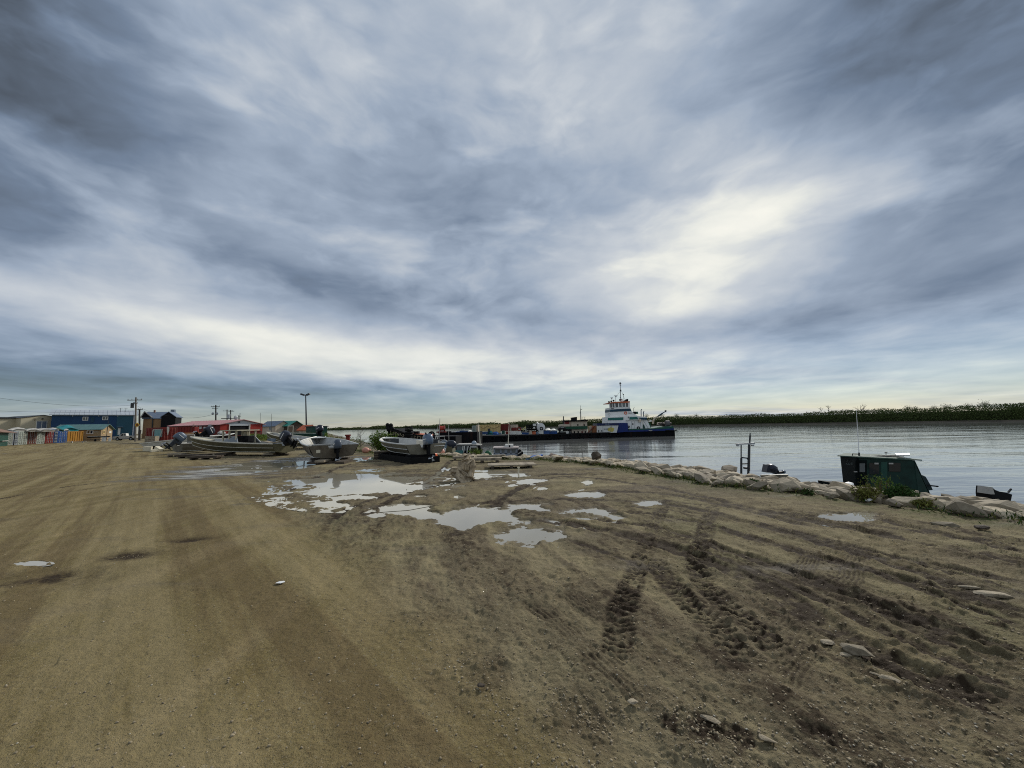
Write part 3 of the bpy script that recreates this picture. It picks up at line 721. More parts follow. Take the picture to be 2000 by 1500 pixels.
def gabled(S, ze, zr, wall_m, roof_m, ridge='x', over=0.4, gable_m=None, roof_ribs=True, z0=-0.3, th=0.12):
    w, d = S.w, S.dep
    mb = MB(); mb.bz(0, w, 0, d, z0, ze); part('wall', mb, wall_m, S.root)
    gm = MB(); rf = MB(); o_ = over
    if ridge == 'x':
        for x_ in (0.0, w - 0.12): part('gable', MB().prism([(x_, 0.02, ze), (x_, d - 0.02, ze), (x_, d/2, zr - 0.05)], (0.12, 0, 0)), gable_m or wall_m, S.root)
        k = (zr - ze) / (d / 2)
        rf.prism([(-o_, -o_, ze - k*o_), (-o_, d/2, zr), (-o_, d/2, zr + th), (-o_, -o_, ze - k*o_ + th)], (w + 2*o_, 0, 0))
        rf.prism([(-o_, d + o_, ze - k*o_), (-o_, d/2, zr), (-o_, d/2, zr + th), (-o_, d + o_, ze - k*o_ + th)], (w + 2*o_, 0, 0))
        if roof_ribs:
            nrib = int(w / 0.9)
            for i in range(nrib + 1):
                x_ = -o_ + (w + 2*o_) * i / nrib
                rf.beam((x_, -o_, ze - k*o_ + th + .02), (x_, d/2, zr + th + .02), 0.06, 0.06)
    else:
        for y_ in (0.0, d - 0.12): part('gable', MB().prism([(0.02, y_, ze), (w - 0.02, y_, ze), (w/2, y_, zr - 0.05)], (0, 0.12, 0)), gable_m or wall_m, S.root)
        k = (zr - ze) / (w / 2)
        rf.prism([(-o_, -o_, ze - k*o_), (w/2, -o_, zr), (w/2, -o_, zr + th), (-o_, -o_, ze - k*o_ + th)], (0, d + 2*o_, 0))
        rf.prism([(w + o_, -o_, ze - k*o_), (w/2, -o_, zr), (w/2, -o_, zr + th), (w + o_, -o_, ze - k*o_ + th)], (0, d + 2*o_, 0))
    part('roof', rf, roof_m, S.root)

# beige warehouse
S = Site((36, 108), (120, 116), 16, 'warehouse', 'beige metal warehouse with a grey roll-up door, behind the container row', 'warehouse')
zt = S.front(85, 811)[1]; ze_ = S.front(118, 817)[1]
gabled(S, ze_, zt, beige_w, steel_d, 'y', 0.15)
d_ = S.panel('roll_up_door', (71, 823, 90, 846), slate_r, 0.06, frame=white)
S.panel('light_fixture', (81, 817, 84, 819), steel_d, 0.25); S.panel('vent', (66, 817, 69, 821), wood, 0.1)
mb = MB(); mb.bz(-26, 0, 3.0, 12, -0.3, ze_ - 0.1); part('side_wing', mb, beige_w, S.root)
mb = MB(); mb.bz(-26.3, 0, 2.7, 12, ze_ - 0.1, ze_ + 0.3); part('wing_roof', mb, steel_d, S.root)
# blue two storey block
S = Site((96, 111.2), (262, 124), 14, 'apartment_block', 'long dark blue two-storey building with a pale metal roof and white window frames', 'building')
zr_ = S.front(180, 803)[1] + 0.4; ze_ = S.front(180, 810.5)[1]
gabled(S, ze_, zr_, blue_w, grey_r, 'x', 0.5, th=0.2)
for r_ in ((162.5, 815, 171, 820.5), (201, 814.5, 210, 819.5), (234, 816, 238, 820), (248, 816, 252, 820.5)):
    S.panel('window', r_, glass_d, 0.05, frame=white)
S.panel('window', (246.5, 827.5, 252, 834), white, 0.06)
S.panel('corner_section', (227, 811.5, 258, 856), teal_w, 0.10)
S.panel('door', (177, 814.5, 184, 825), stripe, 0.06); S.panel('door', (230, 836, 235, 849), white, 0.16)
S.panel('door_canopy', (229, 833.5, 240, 834.6), slate_r, 1.0)
S.panel('corner_trim', (259.5, 811, 262, 850), grey_r, 0.14)
for x_ in (142, 193, 230): S.panel('wall_lamp', (x_ - .8, 811.8, x_ + .8, 813.2), decal, 0.25)
mb = MB()
for u in (S.w*0.80, S.w*0.87):
    mb.tube([(u, 5, zr_-1), (u, 5, zr_+0.9)], 0.05); mb.beam((u-.5, 5, zr_+.85), (u+.5, 5, zr_+.85), 0.06)
part('roof_aerial', mb, steel_d, S.root)
# tan cabin
S = Site((105, 94), (196, 98), 7.0, 'cabin', 'tan cabin with a blue-green ribbed metal roof, in front of the blue building', 'cabin')
ze_ = S.front(180, 838.5)[1]; zr_ = S.side(209, 829)[1]
gabled(S, ze_, zr_, tan_w, green_r, 'x', 0.45, th=0.1)
S.panel('window', (171, 841.5, 181, 846.5), glass_d, 0.05, frame=white)
S.panel('window', (201, 841, 204, 846), glass_d, 0.05, 's', frame=tan_p)
S.panel('window', (213, 842, 217, 846), white, 0.05, 's')
S.panel('sign', (184, 843, 192, 844.2), tarp_w, 0.04)
mb = MB(); mb.tube([(S.w, 3.4, 0), (S.w + .1, 3.4, zr_ + 1.0)], 0.07); part('flue', mb, steel_d, S.root)
# brown buildings
S = Site((277, 128), (314, 130.2), 7, 'plywood_building', 'tall brown plywood-sided building with a black gable, left of the black-ended one', 'building')
ze_ = S.front(290, 817)[1]; zr_ = S.front(290, 804.5)[1]
gabled(S, ze_, zr_, brown_w, slate_r, 'x', 0.3, th=0.15, roof_ribs=False)
gm = MB(); u0, z0_ = S.front(276, 816); u1, z1_ = S.front(299, 815); um, zm = S.front(284, 804.5)
gm.prism([(u0, -0.6, z0_), (u1, -0.6, z0_), (um, -0.6, zm)], (0, 0.6, 0)); part('front_gable', gm, black, S.root)
gm = MB(); gm.beam((u0, -0.7, z0_), (um, -0.7, zm + .15), 0.25, 0.25); gm.beam((um, -0.7, zm + .15), (u1, -0.7, z0_), 0.25, 0.25); part('gable_trim', gm, tarp_w, S.root)
S.panel('downpipe', (297, 817, 299, 845), steel_d, 0.3)
S.panel('window', (270, 840, 276, 847), black, 0.05)
S.panel('chimney', (301, 801, 304, 806), tarp_n, 0.5)
S = Site((312, 128), (340, 129.7), 7, 'dark_gabled_building', 'brown building with a black gable end, the right-hand of the two beyond the poles', 'building')
gabled(S, S.front(326, 814)[1], S.front(326, 804.8)[1], black, slate_r, 'y', 0.3, th=0.2)
S = Site((336.5, 175), (339, 176), 1.4, 'water_tower', 'slim blue tower rising behind the black gable', 'tower')
mb = MB(); 
for (x_, y_) in ((0, 0), (S.w, 0), (0, 1.2), (S.w, 1.2)): mb.beam((x_, y_, 0), (x_, y_, 11), 0.14)
for k in range(6): mb.beam((0, 0, k*1.8), (S.w, 0, k*1.8 + 1.8), 0.08)
part('frame', mb, steel_d, S.root); mb = MB().bz(-.1, S.w + .1, -.1, 1.3, 11, 12.2); part('tank', mb, slate_r, S.root)

# red workshop
S = Site((332, 90.8), (428, 85), 9.9, 'workshop', 'long red workshop with a faded pink metal roof and open gable bay', 'workshop')
zr_ = S.side(478, 820)[1]; ze_ = S.side(430, 829)[1]
gabled(S, ze_, zr_, red_dk, pinkroof, 'x', 0.5, gable_m=grey_r, th=0.10)
S.panel('bay_opening', (448, 832, 485, 850), black, 0.04, 's')
S.panel('bay_header', (448, 828, 485, 831.5), grey_r, 0.20, 's')
S.panel('sliding_door', (429, 828.5, 445.5, 851), red_b, 0.16, 's'); S.panel('sliding_door', (487, 828.5, 511, 842), red_b, 0.16, 's')
for x_ in (446.5, 486): S.panel('door_post', (x_ - .7, 828.5, x_ + .7, 851), white, 0.3, 's')
S.panel('gable_lamp', (465.5, 823, 467.5, 826), steel_d, 0.3, 's')
for r_ in ((384, 832.5, 386.5, 834.5), (390, 833, 394, 838), (398, 833.5, 401.5, 836)): S.panel('window', r_, white, 0.06)
S.panel('window', (399, 837, 402.5, 841), white, 0.06); S.panel('door', (404, 834, 409, 842), white, 0.06)
S.panel('wall_post', (378.5, 829, 381, 842), cream, 0.25); S.panel('sheet_panel', (411, 829, 417, 845), galv, 0.5)
mb = MB(); mb.tube([(S.w - 1, S.dep/2, zr_), (S.w - 1, S.dep/2, zr_ + 1.6)], 0.05); part('roof_aerial', mb, steel_d, S.root)
c0 = S.side(475, 816); mb = MB(); mb.ell((S.w - 1.6, c0[0] - .6, zr_ + .55), (0.12, 0.5, 0.5), 12, 6); mb.tube([(S.w-1.6, c0[0]-.6, zr_ - .2), (S.w-1.6, c0[0]-.6, zr_ + .4)], 0.05); part('satellite_dish', mb, galv, S.root)
# the two huts beyond
S = Site((508, 152), (537, 148), 6, 'hut', 'grey-blue roofed hut between the red workshop and the green-roofed hut', 'hut')
gabled(S, S.front(520, 832)[1], S.front(520, 823)[1], cream, slate_r, 'x', 0.5)
S.panel('window', (526, 833, 530, 840), glass_d, 0.06, frame=white)
S = Site((545, 152), (563, 150), 6, 'hut', 'dark hut with a bright green metal roof, right of the grey-roofed hut', 'hut')
gabled(S, S.front(550, 831)[1], S.front(550, 822.5)[1], wood_d, teal_r, 'x', 0.7)
S.panel('window', (551, 833, 555, 838), grey_c, 0.06)
S = Site((583, 96), (597, 95), 3.0, 'hut', 'small hut with an orange-red roof beside the tall light pole', 'hut')
gabled(S, S.front(590, 839)[1], S.front(590, 831)[1], cream, orange_r, 'x', 0.35)
S = Site((597, 90), (608.5, 88), 3.5, 'storage_shed', 'dark green box shed to the right of the small red-roofed hut', 'shed')
mb = MB().bz(0, S.w, 0, S.dep, -.2, S.front(600, 834)[1]); part('wall', mb, green_c, S.root)
mb = MB().bz(-.2, S.w + .2, -.2, S.dep + .2, S.front(600, 834)[1], S.front(600, 833)[1] + .05); part('roof', mb, steel_d, S.root)

# ------------------------------------------------------------ shipping containers
def container(A, B, dep, H, m_, label, group='shipping containers beside the road', doors=True, z0=0.05, sides=False, rods=galv, cat='container'):
    S = Site(A, B, dep, 'shipping_container', label, cat, group)
    w = S.w; mb = MB(); mb.bz(0.04, w - .04, 0.06, dep, z0, z0 + H - .03)
    for x_ in (0, w - .12):
        mb.bz(x_, x_ + .12, -0.02, 0.10, z0, z0 + H)
    mb.bz(0.12, w - .12, -0.02, 0.10, z0 + H - .14, z0 + H); mb.bz(.12, w - .12, -0.02, 0.10, z0, z0 + .14)
    n = int(dep / 0.6)
    for i in range(n):
        y_ = 0.3 + (dep - .5) * i / n
        mb.bz(-0.01, 0.04, y_, y_ + .25, z0 + .1, z0 + H - .15); mb.bz(w - .04, w + .01, y_, y_ + .25, z0 + .1, z0 + H - .15)
    if not doors:
        n = max(3, int(w / 0.5))
        for i in range(n):
            x_ = .14 + (w - .3) * i / n; mb.bz(x_, x_ + (w/n) * .5, -0.01, 0.06, z0 + .14, z0 + H - .14)
    part('body', mb, m_, S.root)
    if doors:
        for k in range(2):
            x0 = .13 + k * (w/2 - .12); x1 = x0 + w/2 - .14
            db = MB(); db.bz(x0, x1, -0.03, 0.055, z0 + .16, z0 + H - .16)
            for j in range(5):
                zc_ = z0 + .3 + (H - .6) * (j + .15) / 5; db.bz(x0 + .08, x1 - .08, -0.075, -0.03, zc_, zc_ + (H-.6)/5 * .6)
            dr = part('door', db, m_, S.root)
            for j in (0.28, 0.72):
                xr = x0 + (x1 - x0) * j
                rb = MB(); rb.tube([(xr, -0.11, z0 + .1), (xr, -0.11, z0 + H - .1)], 0.028, 5)
                for zz_ in (0.12, 0.38, 0.62, 0.88): rb.bz(xr - .07, xr + .07, -0.12, -0.07, z0 + H*zz_ - .05, z0 + H*zz_ + .05)
                part('lock_rod', rb, rods, dr)
    return S
rowA, rowB = (0, 71.0), (130, 87.5)
pa = XZ(0, 71, 0); pb = XZ(130, 87.5, 0)
def rowpt(px):
    u, _ = plane_hit(px, 860, (pa.x, pa.y), tuple((pb - pa).to_2d().normalized()))
    p = pa + (pb - pa).normalized() * u; return (px, p.y)
for (x0, x1, m_, lb) in ((9.5, 23, white_c, 'grey-white shipping container partly hidden by the dark shed, leftmost of the row'),
        (23.8, 33, grey_c, 'blue-grey shipping container between the two off-white ones at the left'),
        (33.8, 52, white_c, 'off-white shipping container left of the brown one'),
        (52.8, 69.6, brown_c, 'brown-red shipping container between two off-white ones'),
        (70.4, 86, white_c, 'off-white shipping container right of the brown one'),
        (87, 102.5, red_c, 'dark red shipping container with white stickers, beside the blue ones'),
        (103.2, 110.5, blue_d, 'narrow view of a dark blue shipping container beside the red one'),
        (111.3, 129.5, blue_c, 'bright blue shipping container at the right end of the row')):
    container(rowpt(x0), rowpt(x1), 6.1, 2.55, m_, lb, rods=mat('pale lock rod paint', (0.32, 0.34, 0.34), 0.5) if m_ is not white_c else mat('dull lock rod paint', (0.28, 0.30, 0.28), 0.5))
container((131, 92), (161, 95), 2.44, 2.5, orange_c, 'orange-yellow shipping container standing side-on by the tan cabin', doors=False)
S = container((313.5, 66), (345.5, 68), 6.1, 2.6, red_c, 'dark red shipping container with a white sheet hanging down its doors', group='shipping containers by the red workshop', rods=mat('dull red lock rod', (0.30, 0.08, 0.06), 0.5))
mb = MB(); us = [S.front(x, y) for x, y in ((325, 834), (329.5, 834), (329.5, 841), (327.5, 848), (326.5, 851), (325, 843))]
mb.prism([(u, -0.2, z) for u, z in us], (0, 0.05, 0)); part('hanging_sheet', mb, tarp_w, S.root)
container((347, 76), (379, 77), 2.44, 2.75, red_c, 'dark red shipping container side-on behind the lumber stack', group='shipping containers by the red workshop', doors=False)

# covers and goods on the container roofs
def heap(name, px0, px1, pyt, pyb, Yd, dep, m_, label, cat, seed=0, n=9):
    rs = random.Random(seed); mb = MB(); a = W(px0, pyb, Yd); b = W(px1, pyb, Yd); zt = W((px0+px1)/2, pyt, Yd).z
    vv = []; rows = 5
    for j in range(rows):
        for i in range(n):
            t = i/(n-1); q = j/(rows-1); h = (math.sin(math.pi * min(max(t, .03), .97)) ** .28) * (math.sin(math.pi * (.04 + .92*q)) ** .5)
            vv.append((a.x + (b.x-a.x)*t, Yd + dep*q, a.z + (zt - a.z) * h * rs.uniform(.78, 1.0)))
    nb = len(vv); vv2 = vv + [(x, y, min(a.z, b.z) - .05) for x, y, z in vv]
    ff = [(j*n+i, j*n+i+1, (j+1)*n+i+1, (j+1)*n+i) for j in range(rows-1) for i in range(n-1)]
    per = [i for i in range(n)] + [j*n+n-1 for j in range(1, rows)] + [(rows-1)*n+i for i in range(n-2, -1, -1)] + [j*n for j in range(rows-2, 0, -1)]
    ff += [(per[k], per[(k+1) % len(per)], per[(k+1) % len(per)] + nb, per[k] + nb) for k in range(len(per))]
    mb.add(vv2, ff)
    base = (sum(v[0] for v in vv)/nb, Yd + dep/2, min(a.z, b.z))
    return solo(name, mb, m_, label, cat, base, smooth=True)
heap('tarp_bundle', 11, 24, 834, 842, 74, 2.5, tarp_w, 'dirty white bundle on top of the leftmost containers', 'bundle', 1)
heap('tarp_bundle', 27, 42, 837, 842.5, 76, 2.5, tarp_t, 'green tarp bundle on top of the blue-grey container', 'bundle', 2)
heap('tarp_bundle', 43, 53, 836, 842.5, 76, 2.5, tarp_w, 'pale bundle on top of the off-white container, right of the green tarp', 'bundle', 3)
heap('tarp_bundle', 54, 79, 836, 842.5, 77.5, 2.5, tarp_w, 'long white bag pile on top of the brown container', 'bundle', 4)
heap('tarp_bundle', 76, 87, 836.5, 842, 80, 2.5, slate_r, 'blue-grey tarp bundle over the off-white container right of the brown one', 'bundle', 5)
heap('tarp_bundle', 88, 94, 835, 840.5, 82, 2.0, tarp_w, 'small white bag on top of the red container', 'bundle', 6)
heap('tarp_bundle', 93, 104, 834, 843, 84, 2.0, green_c, 'dark green tarp bundle over the right side of the red container', 'bundle', 7)
heap('tarp_bundle', 100, 124, 829.5, 842, 87, 3.0, tarp_t, 'wide teal tarp over the blue containers', 'tarpaulin', 8)
heap('tarp_bundle', 121, 126, 837, 842, 87, 1.0, tarp_w, 'small white bag at the right end of the blue container roof', 'bundle', 9)
S = Site((-6, 66), (16, 70), 5, 'tarp_shed', 'dark green open shed under a brown tarp roof, left of the containers', 'shed')
mb = MB().bz(0, S.w, .1, S.dep, 0, 2.35); part('wall', mb, green_c, S.root)
mb = MB(); mb.prism([(-.5, -.6, 2.4), (S.w + 1.4, -.6, 2.3), (S.w*.35, 1.5, 3.45)], (0, 4, 0)); part('roof', mb, tarp_n, S.root)
mb = MB(); mb.beam((S.w + .9, -.4, 0), (S.w + .9, -.4, 2.3), .12); part('post', mb, steel_d, S.root)
mb = MB(); mb.beam((S.w*.3, -.1, .9), (S.w*.85, -.1, .9), .12); part('rail', mb, tarp_w, S.root)

# lumber, boards and the junk round the red container
def boards(name, label, cat, cx, cy, L, wid, n, rz, m_, thick=.05, z0=0.02, layers=1, gap=.01, group=None, bearers=True):
    root = thing(name, label, cat, (cx, cy, z0), rz, group, local=True); rs = random.Random(int(cx*31+cy*7))
    z = 0
    if bearers:
        for k in (-.4, 0, .4):
            b = MB().bz(L*k - .05, L*k + .05, -wid/2, wid/2, 0, .09); part('bearer', b, wood_d, root)
        z = .092
    bw = wid / n
    base = MB().bz(-L/2, L/2, -bw/2 + gap/2, bw/2 - gap/2, 0, thick).mesh('plank', m_)
    for ly in range(layers):
        for i in range(n):
            o = bpy.data.objects.new('plank', base); col.objects.link(o); o.parent = root
            o.location = (rs.uniform(-.04, .04) * L * .5, -wid/2 + bw*(i + .5), z + ly * (thick + .004)); o.rotation_euler = (0, 0, rs.uniform(-.006, .006))
    return root
p = XZ(371, 62, 0); 
r_ = thing('lumber_stack', 'stack of orange-yellow plywood and lumber on trestles in front of the red containers', 'lumber', p, 0.08, local=True)
for k in range(5):
    part('sheet', MB().bz(-1.75 + random.uniform(-.1, .1), 1.75 + random.uniform(-.1, .2), -.6, .6, 1.22 + k*.085, 1.29 + k*.085), ply if k % 2 else mat('orange primed lumber', (0.60, 0.24, 0.10), .7), r_)
for sx_ in (-1.3, 1.3):
    t_ = MB()
    for sy_ in (-.5, .5): t_.beam((sx_ - .3, sy_, 0), (sx_, sy_, 1.2), .09); t_.beam((sx_ + .3, sy_, 0), (sx_, sy_, 1.2), .09)
    t_.beam((sx_, -.6, 1.17), (sx_, .6, 1.17), .08); part('trestle', t_, wood, r_)
p = XZ(382, 58, 0); solo('fuel_tank', MB().box((p.x, p.y, .75), (1.7, .9, .75)).box((p.x - .6, p.y, .2), (.1, .8, .4)).box((p.x + .6, p.y, .2), (.1, .8, .4)), black, 'black box tank under the lumber stack behind the long skiff', 'tank', (p.x, p.y, 0))
p = XZ(306, 66, 0)
r_ = thing('leaning_board', 'light blue board on a leaning frame left of the red container', 'board', p, 0.1, local=True)
part('panel', MB().bz(-.45, .75, -.05, .02, 1.0, 2.35), mat('pale teal board', (0.16, 0.30, 0.30), .6), r_)
for (a, b) in (((-.8, 0, 0), (-.7, 0, 2.3)), ((.75, 0, 2.3), (.35, -.3, 0)), ((-.7, 0, 2.3), (.75, 0, 2.3))): part('post', MB().beam(a, b, .11), tarp_w, r_)
p = XZ(296, 65, 0)
r_ = thing('wooden_crate', 'grey wooden crate on the ground left of the light blue board', 'crate', p, 0.2, local=True)
for k in range(4): part('slat', MB().bz(-.7, .7, -.5, -.46, .12 + k*.27, .34 + k*.27), wood, r_)
for k in range(4): part('slat', MB().bz(-.7, .7, .46, .5, .12 + k*.27, .34 + k*.27), wood, r_)
part('floor', MB().bz(-.7, .7, -.45, .45, .05, .11), wood_d, r_)
for sx_ in (-.74, .70): part('end_panel', MB().bz(sx_, sx_ + .04, -.45, .45, .1, 1.2), wood, r_)

# ------------------------------------------------------------ poles and wires
def util_pole(px, Yd, pyt, lean, m_, label, arms, group=None, r=.16, wires=None):
    b = XZ(px, Yd, 0); t = W(px + lean, pyt, Yd)
    root = thing('utility_pole', label, 'utility pole', b, 0, group)
    part('pole', MB().tube([(b.x, b.y, -.3), (t.x, Yd, t.z)], [r, r * .75], 8), m_, root)
    for (py_, x0, x1) in arms:
        a0 = W(x0, py_, Yd); a1 = W(x1, py_, Yd); zc_ = (a0.z + a1.z)/2
        arm = part('crossarm', MB().beam((a0.x, Yd - .2, zc_), (a1.x, Yd - .2, zc_), .13), m_, root)
        for k in (.03, .3, .7, .97):
            xx = a0.x + (a1.x - a0.x) * k; part('insulator', MB().tube([(xx, Yd - .2, zc_ + .06), (xx, Yd - .2, zc_ + .28)], [.05, .07], 6), galv, arm)
    return root, b, t
p1, b1, t1 = util_pole(264.5, 82, 776, 1, polem, 'tall grey utility pole with a transformer and a yellow diamond sign, right of the pickup', [(781.5, 251, 279), (788, 262, 270)], r=.17)
q = W(262, 792, 82); part('transformer', MB().tube([(q.x, 81.6, q.z - .55), (q.x, 81.6, q.z + .5)], .28, 10), steel_d, p1)
mb = MB(); q = W(255, 790.3, 82); mb.beam((q.x, 82, q.z), (W(262, 790, 82).x, 82, q.z), .08); part('bracket', mb, steel_d, p1)
q = W(268, 830, 81.5)
def diamond(mb, c, s_, t_=.04):
    return mb.prism([(c.x - s_, c.y, c.z), (c.x, c.y, c.z + s_), (c.x + s_, c.y, c.z), (c.x, c.y, c.z - s_)], (0, -t_, 0))
sg = thing('warning_sign', 'yellow diamond warning sign with a dark red mark on the utility pole', 'sign', (q.x, q.y, q.z))
part('plate', diamond(MB(), Vector((q.x - .05, 81.55, q.z)), .5), yellow_p, sg)
part('symbol', diamond(MB(), Vector((q.x - .02, 81.50, q.z)), .27), mat('dark red sign mark', (.16, .02, .015), .6), sg)
part('bracket', MB().beam((q.x - .3, 81.8, q.z + .25), (q.x + .3, 81.8, q.z - .25), .06), galv, sg)
util_pole(272.5, 96, 799, 0, pole_d, 'dark utility pole just behind the tall grey one', [(800, 268, 280)], r=.22)
util_pole(421.5, 118, 791, 0, pole_d, 'dark utility pole with two round dishes, rising over the red workshop', [(794, 413, 430), (797.5, 415, 427)], r=.22)
rt_ = bpy.data.objects['utility_pole.002']
for x_ in (417.5, 425.5):
    q = W(x_, 808, 118); part('dish', MB().ell((q.x, 117.6, q.z), (.42, .12, .42), 12, 6), galv, rt_)
rr_, b2, t2 = util_pole(443.5, 168, 800, 0, pole_d, 'left pole of the twin poles that carry a transformer platform', [(802.5, 436, 456)], r=.24)
q0 = W(434, 817.5, 168); q1 = W(455, 817.5, 168)
pl = thing('transformer_platform', 'platform with a pale transformer held between the twin poles', 'platform', (q0.x, 168, q0.z))
part('deck', MB().bz(q0.x, q1.x, 167.3, 168.9, q0.z - .15, q0.z + .1), steel_d, pl)
q = W(446.5, 813, 167.5); part('tank', MB().bz(q.x - .55, q.x + .55, 167.3, 168.3, q0.z + .1, q0.z + 1.7), grey_r, pl)
util_pole(450.5, 168, 801, 0, pole_d, 'right pole of the twin poles that carry a transformer platform', [(803.5, 447, 458)], r=.24)
util_pole(466.5, 250, 811, 0, pole_d, 'most distant utility pole, short over the workshop roof', [(813.5, 461, 471)], r=.3)
# tall light pole
b = XZ(599, 104, 0); t = W(597, 771, 104)
lp = thing('light_pole', 'tall dark steel pole with two floodlights above the boats', 'light pole', b)
part('pole', MB().tube([(b.x, b.y, -.3), (t.x, 104, t.z)], [.24, .13], 8), steel_d, lp)
arm = part('crossarm', MB().beam((t.x - .8, 104, t.z - .1), (t.x + .8, 104, t.z - .1), .12), steel_d, lp)
for s_ in (-1, 1): part('floodlight', MB().box((t.x + s_ * .75, 103.8, t.z + .05), (.95, .6, .42), 0, s_ * -.35), steel_d, lp)
for (px_, y0, y1, Yd, lb) in ((508, 806, 845, 60, 'thin whip aerial left of the green-roofed hut'), (530, 808, 846, 58, 'thin whip aerial over the two distant huts')):
    b = W(px_, y1, Yd); t = W(px_ + .6, y0, Yd); solo('whip_aerial', MB().tube([(b.x, Yd, 0), b, t], [.03, .03, .018], 5), steel_d, lb, 'aerial', (b.x, Yd, 0))
def wire(p, q, sag, label, r=.016, grp='overhead wires'):
    pts = []
    for i in range(25):
        t = i/24; v = Vector(p).lerp(Vector(q), t); v.z -= sag * 4 * t * (1 - t); pts.append(v)
    solo('power_line', MB().tube(pts, r, 4, False), rubber, label, 'power line', (pts[0].x, pts[0].y, pts[0].z), grp)
far_l = W(-120, 757, 52)
wire(far_l, (t1.x, 82, W(264, 791, 82).z), 1.1, 'upper overhead wire sagging from the left edge to the tall grey pole')
wire(W(-120, 796, 60), (t1.x, 82, W(264, 803, 82).z), 0.5, 'lower overhead wire running above the warehouse roof to the tall grey pole')
wire((t1.x, 82, W(264, 791, 82).z), W(340, 812, 128), 0.8, 'overhead wire from the tall grey pole down to the brown buildings')
wire(W(338, 813, 128), W(421, 808, 118), 0.9, 'overhead wire from the brown buildings to the pole with round dishes', .03)

# ------------------------------------------------------------ pickup
b = XZ(222.5, 99, 0); e = XZ(266.5, 101, 0); d = (e - b); L = d.length
tr = thing('pickup_truck', 'silver and white pickup truck parked beyond the tan cabin', 'pickup truck', (b + e)/2, math.atan2(d.y, d.x), local=True)
k = L / 5.6
def P3(pts): return [(x*k - L/2, -0.95, z) for x, z in pts]
body = MB().prism(P3([(0.1, .55), (0, .8), (.15, 1.05), (1.5, 1.16), (2.3, 1.18), (3.25, 1.18), (5.5, 1.15), (5.6, .6), (4.9, .5), (4.85, .75), (4.5, .95), (4.1, .75), (4.05, .45), (1.65, .45), (1.6, .75), (1.2, .95), (.85, .75), (.8, .5)]), (0, 1.9, 0))
part('body', body, silver, tr)
part('cab', MB().prism([(x*k - L/2, -0.82, z) for x, z in ((1.45, 1.15), (2.05, 1.72), (2.3, 1.80), (3.1, 1.80), (3.3, 1.17))], (0, 1.64, 0)), cowhite, tr)
part('side_window', MB().prism([(x*k - L/2, -0.84, z) for x, z in ((1.75, 1.2), (2.15, 1.66), (2.55, 1.68), (2.55, 1.2))], (0, .03, 0)), glass_d, tr)
part('side_window', MB().prism([(x*k - L/2, -0.84, z) for x, z in ((2.7, 1.25), (2.7, 1.66), (3.05, 1.64), (3.1, 1.25))], (0, .03, 0)), glass_d, tr)
part('bed', MB().bz(3.4*k - L/2, 5.45*k - L/2, -.75, .75, .9, 1.14), black, tr)
for x_ in (1.22, 4.47):
    for y_ in (-.96, .76):
        w_ = part('wheel', MB().tube([(x_*k - L/2, y_, .38), (x_*k - L/2, y_ + .2, .38)], .38, 16), rubber, tr)
        part('rim', MB().tube([(x_*k - L/2, y_ - .01, .38), (x_*k - L/2, y_ + .21, .38)], .2, 10), galv, w_)
part('headlight', MB().bz(-L/2 - .01, -L/2 + .12, -.9, -.6, .82, .98), decal, tr)
part('bumper', MB().bz(-L/2 - .1, -L/2 + .1, -.93, .93, .5, .7), galv, tr)

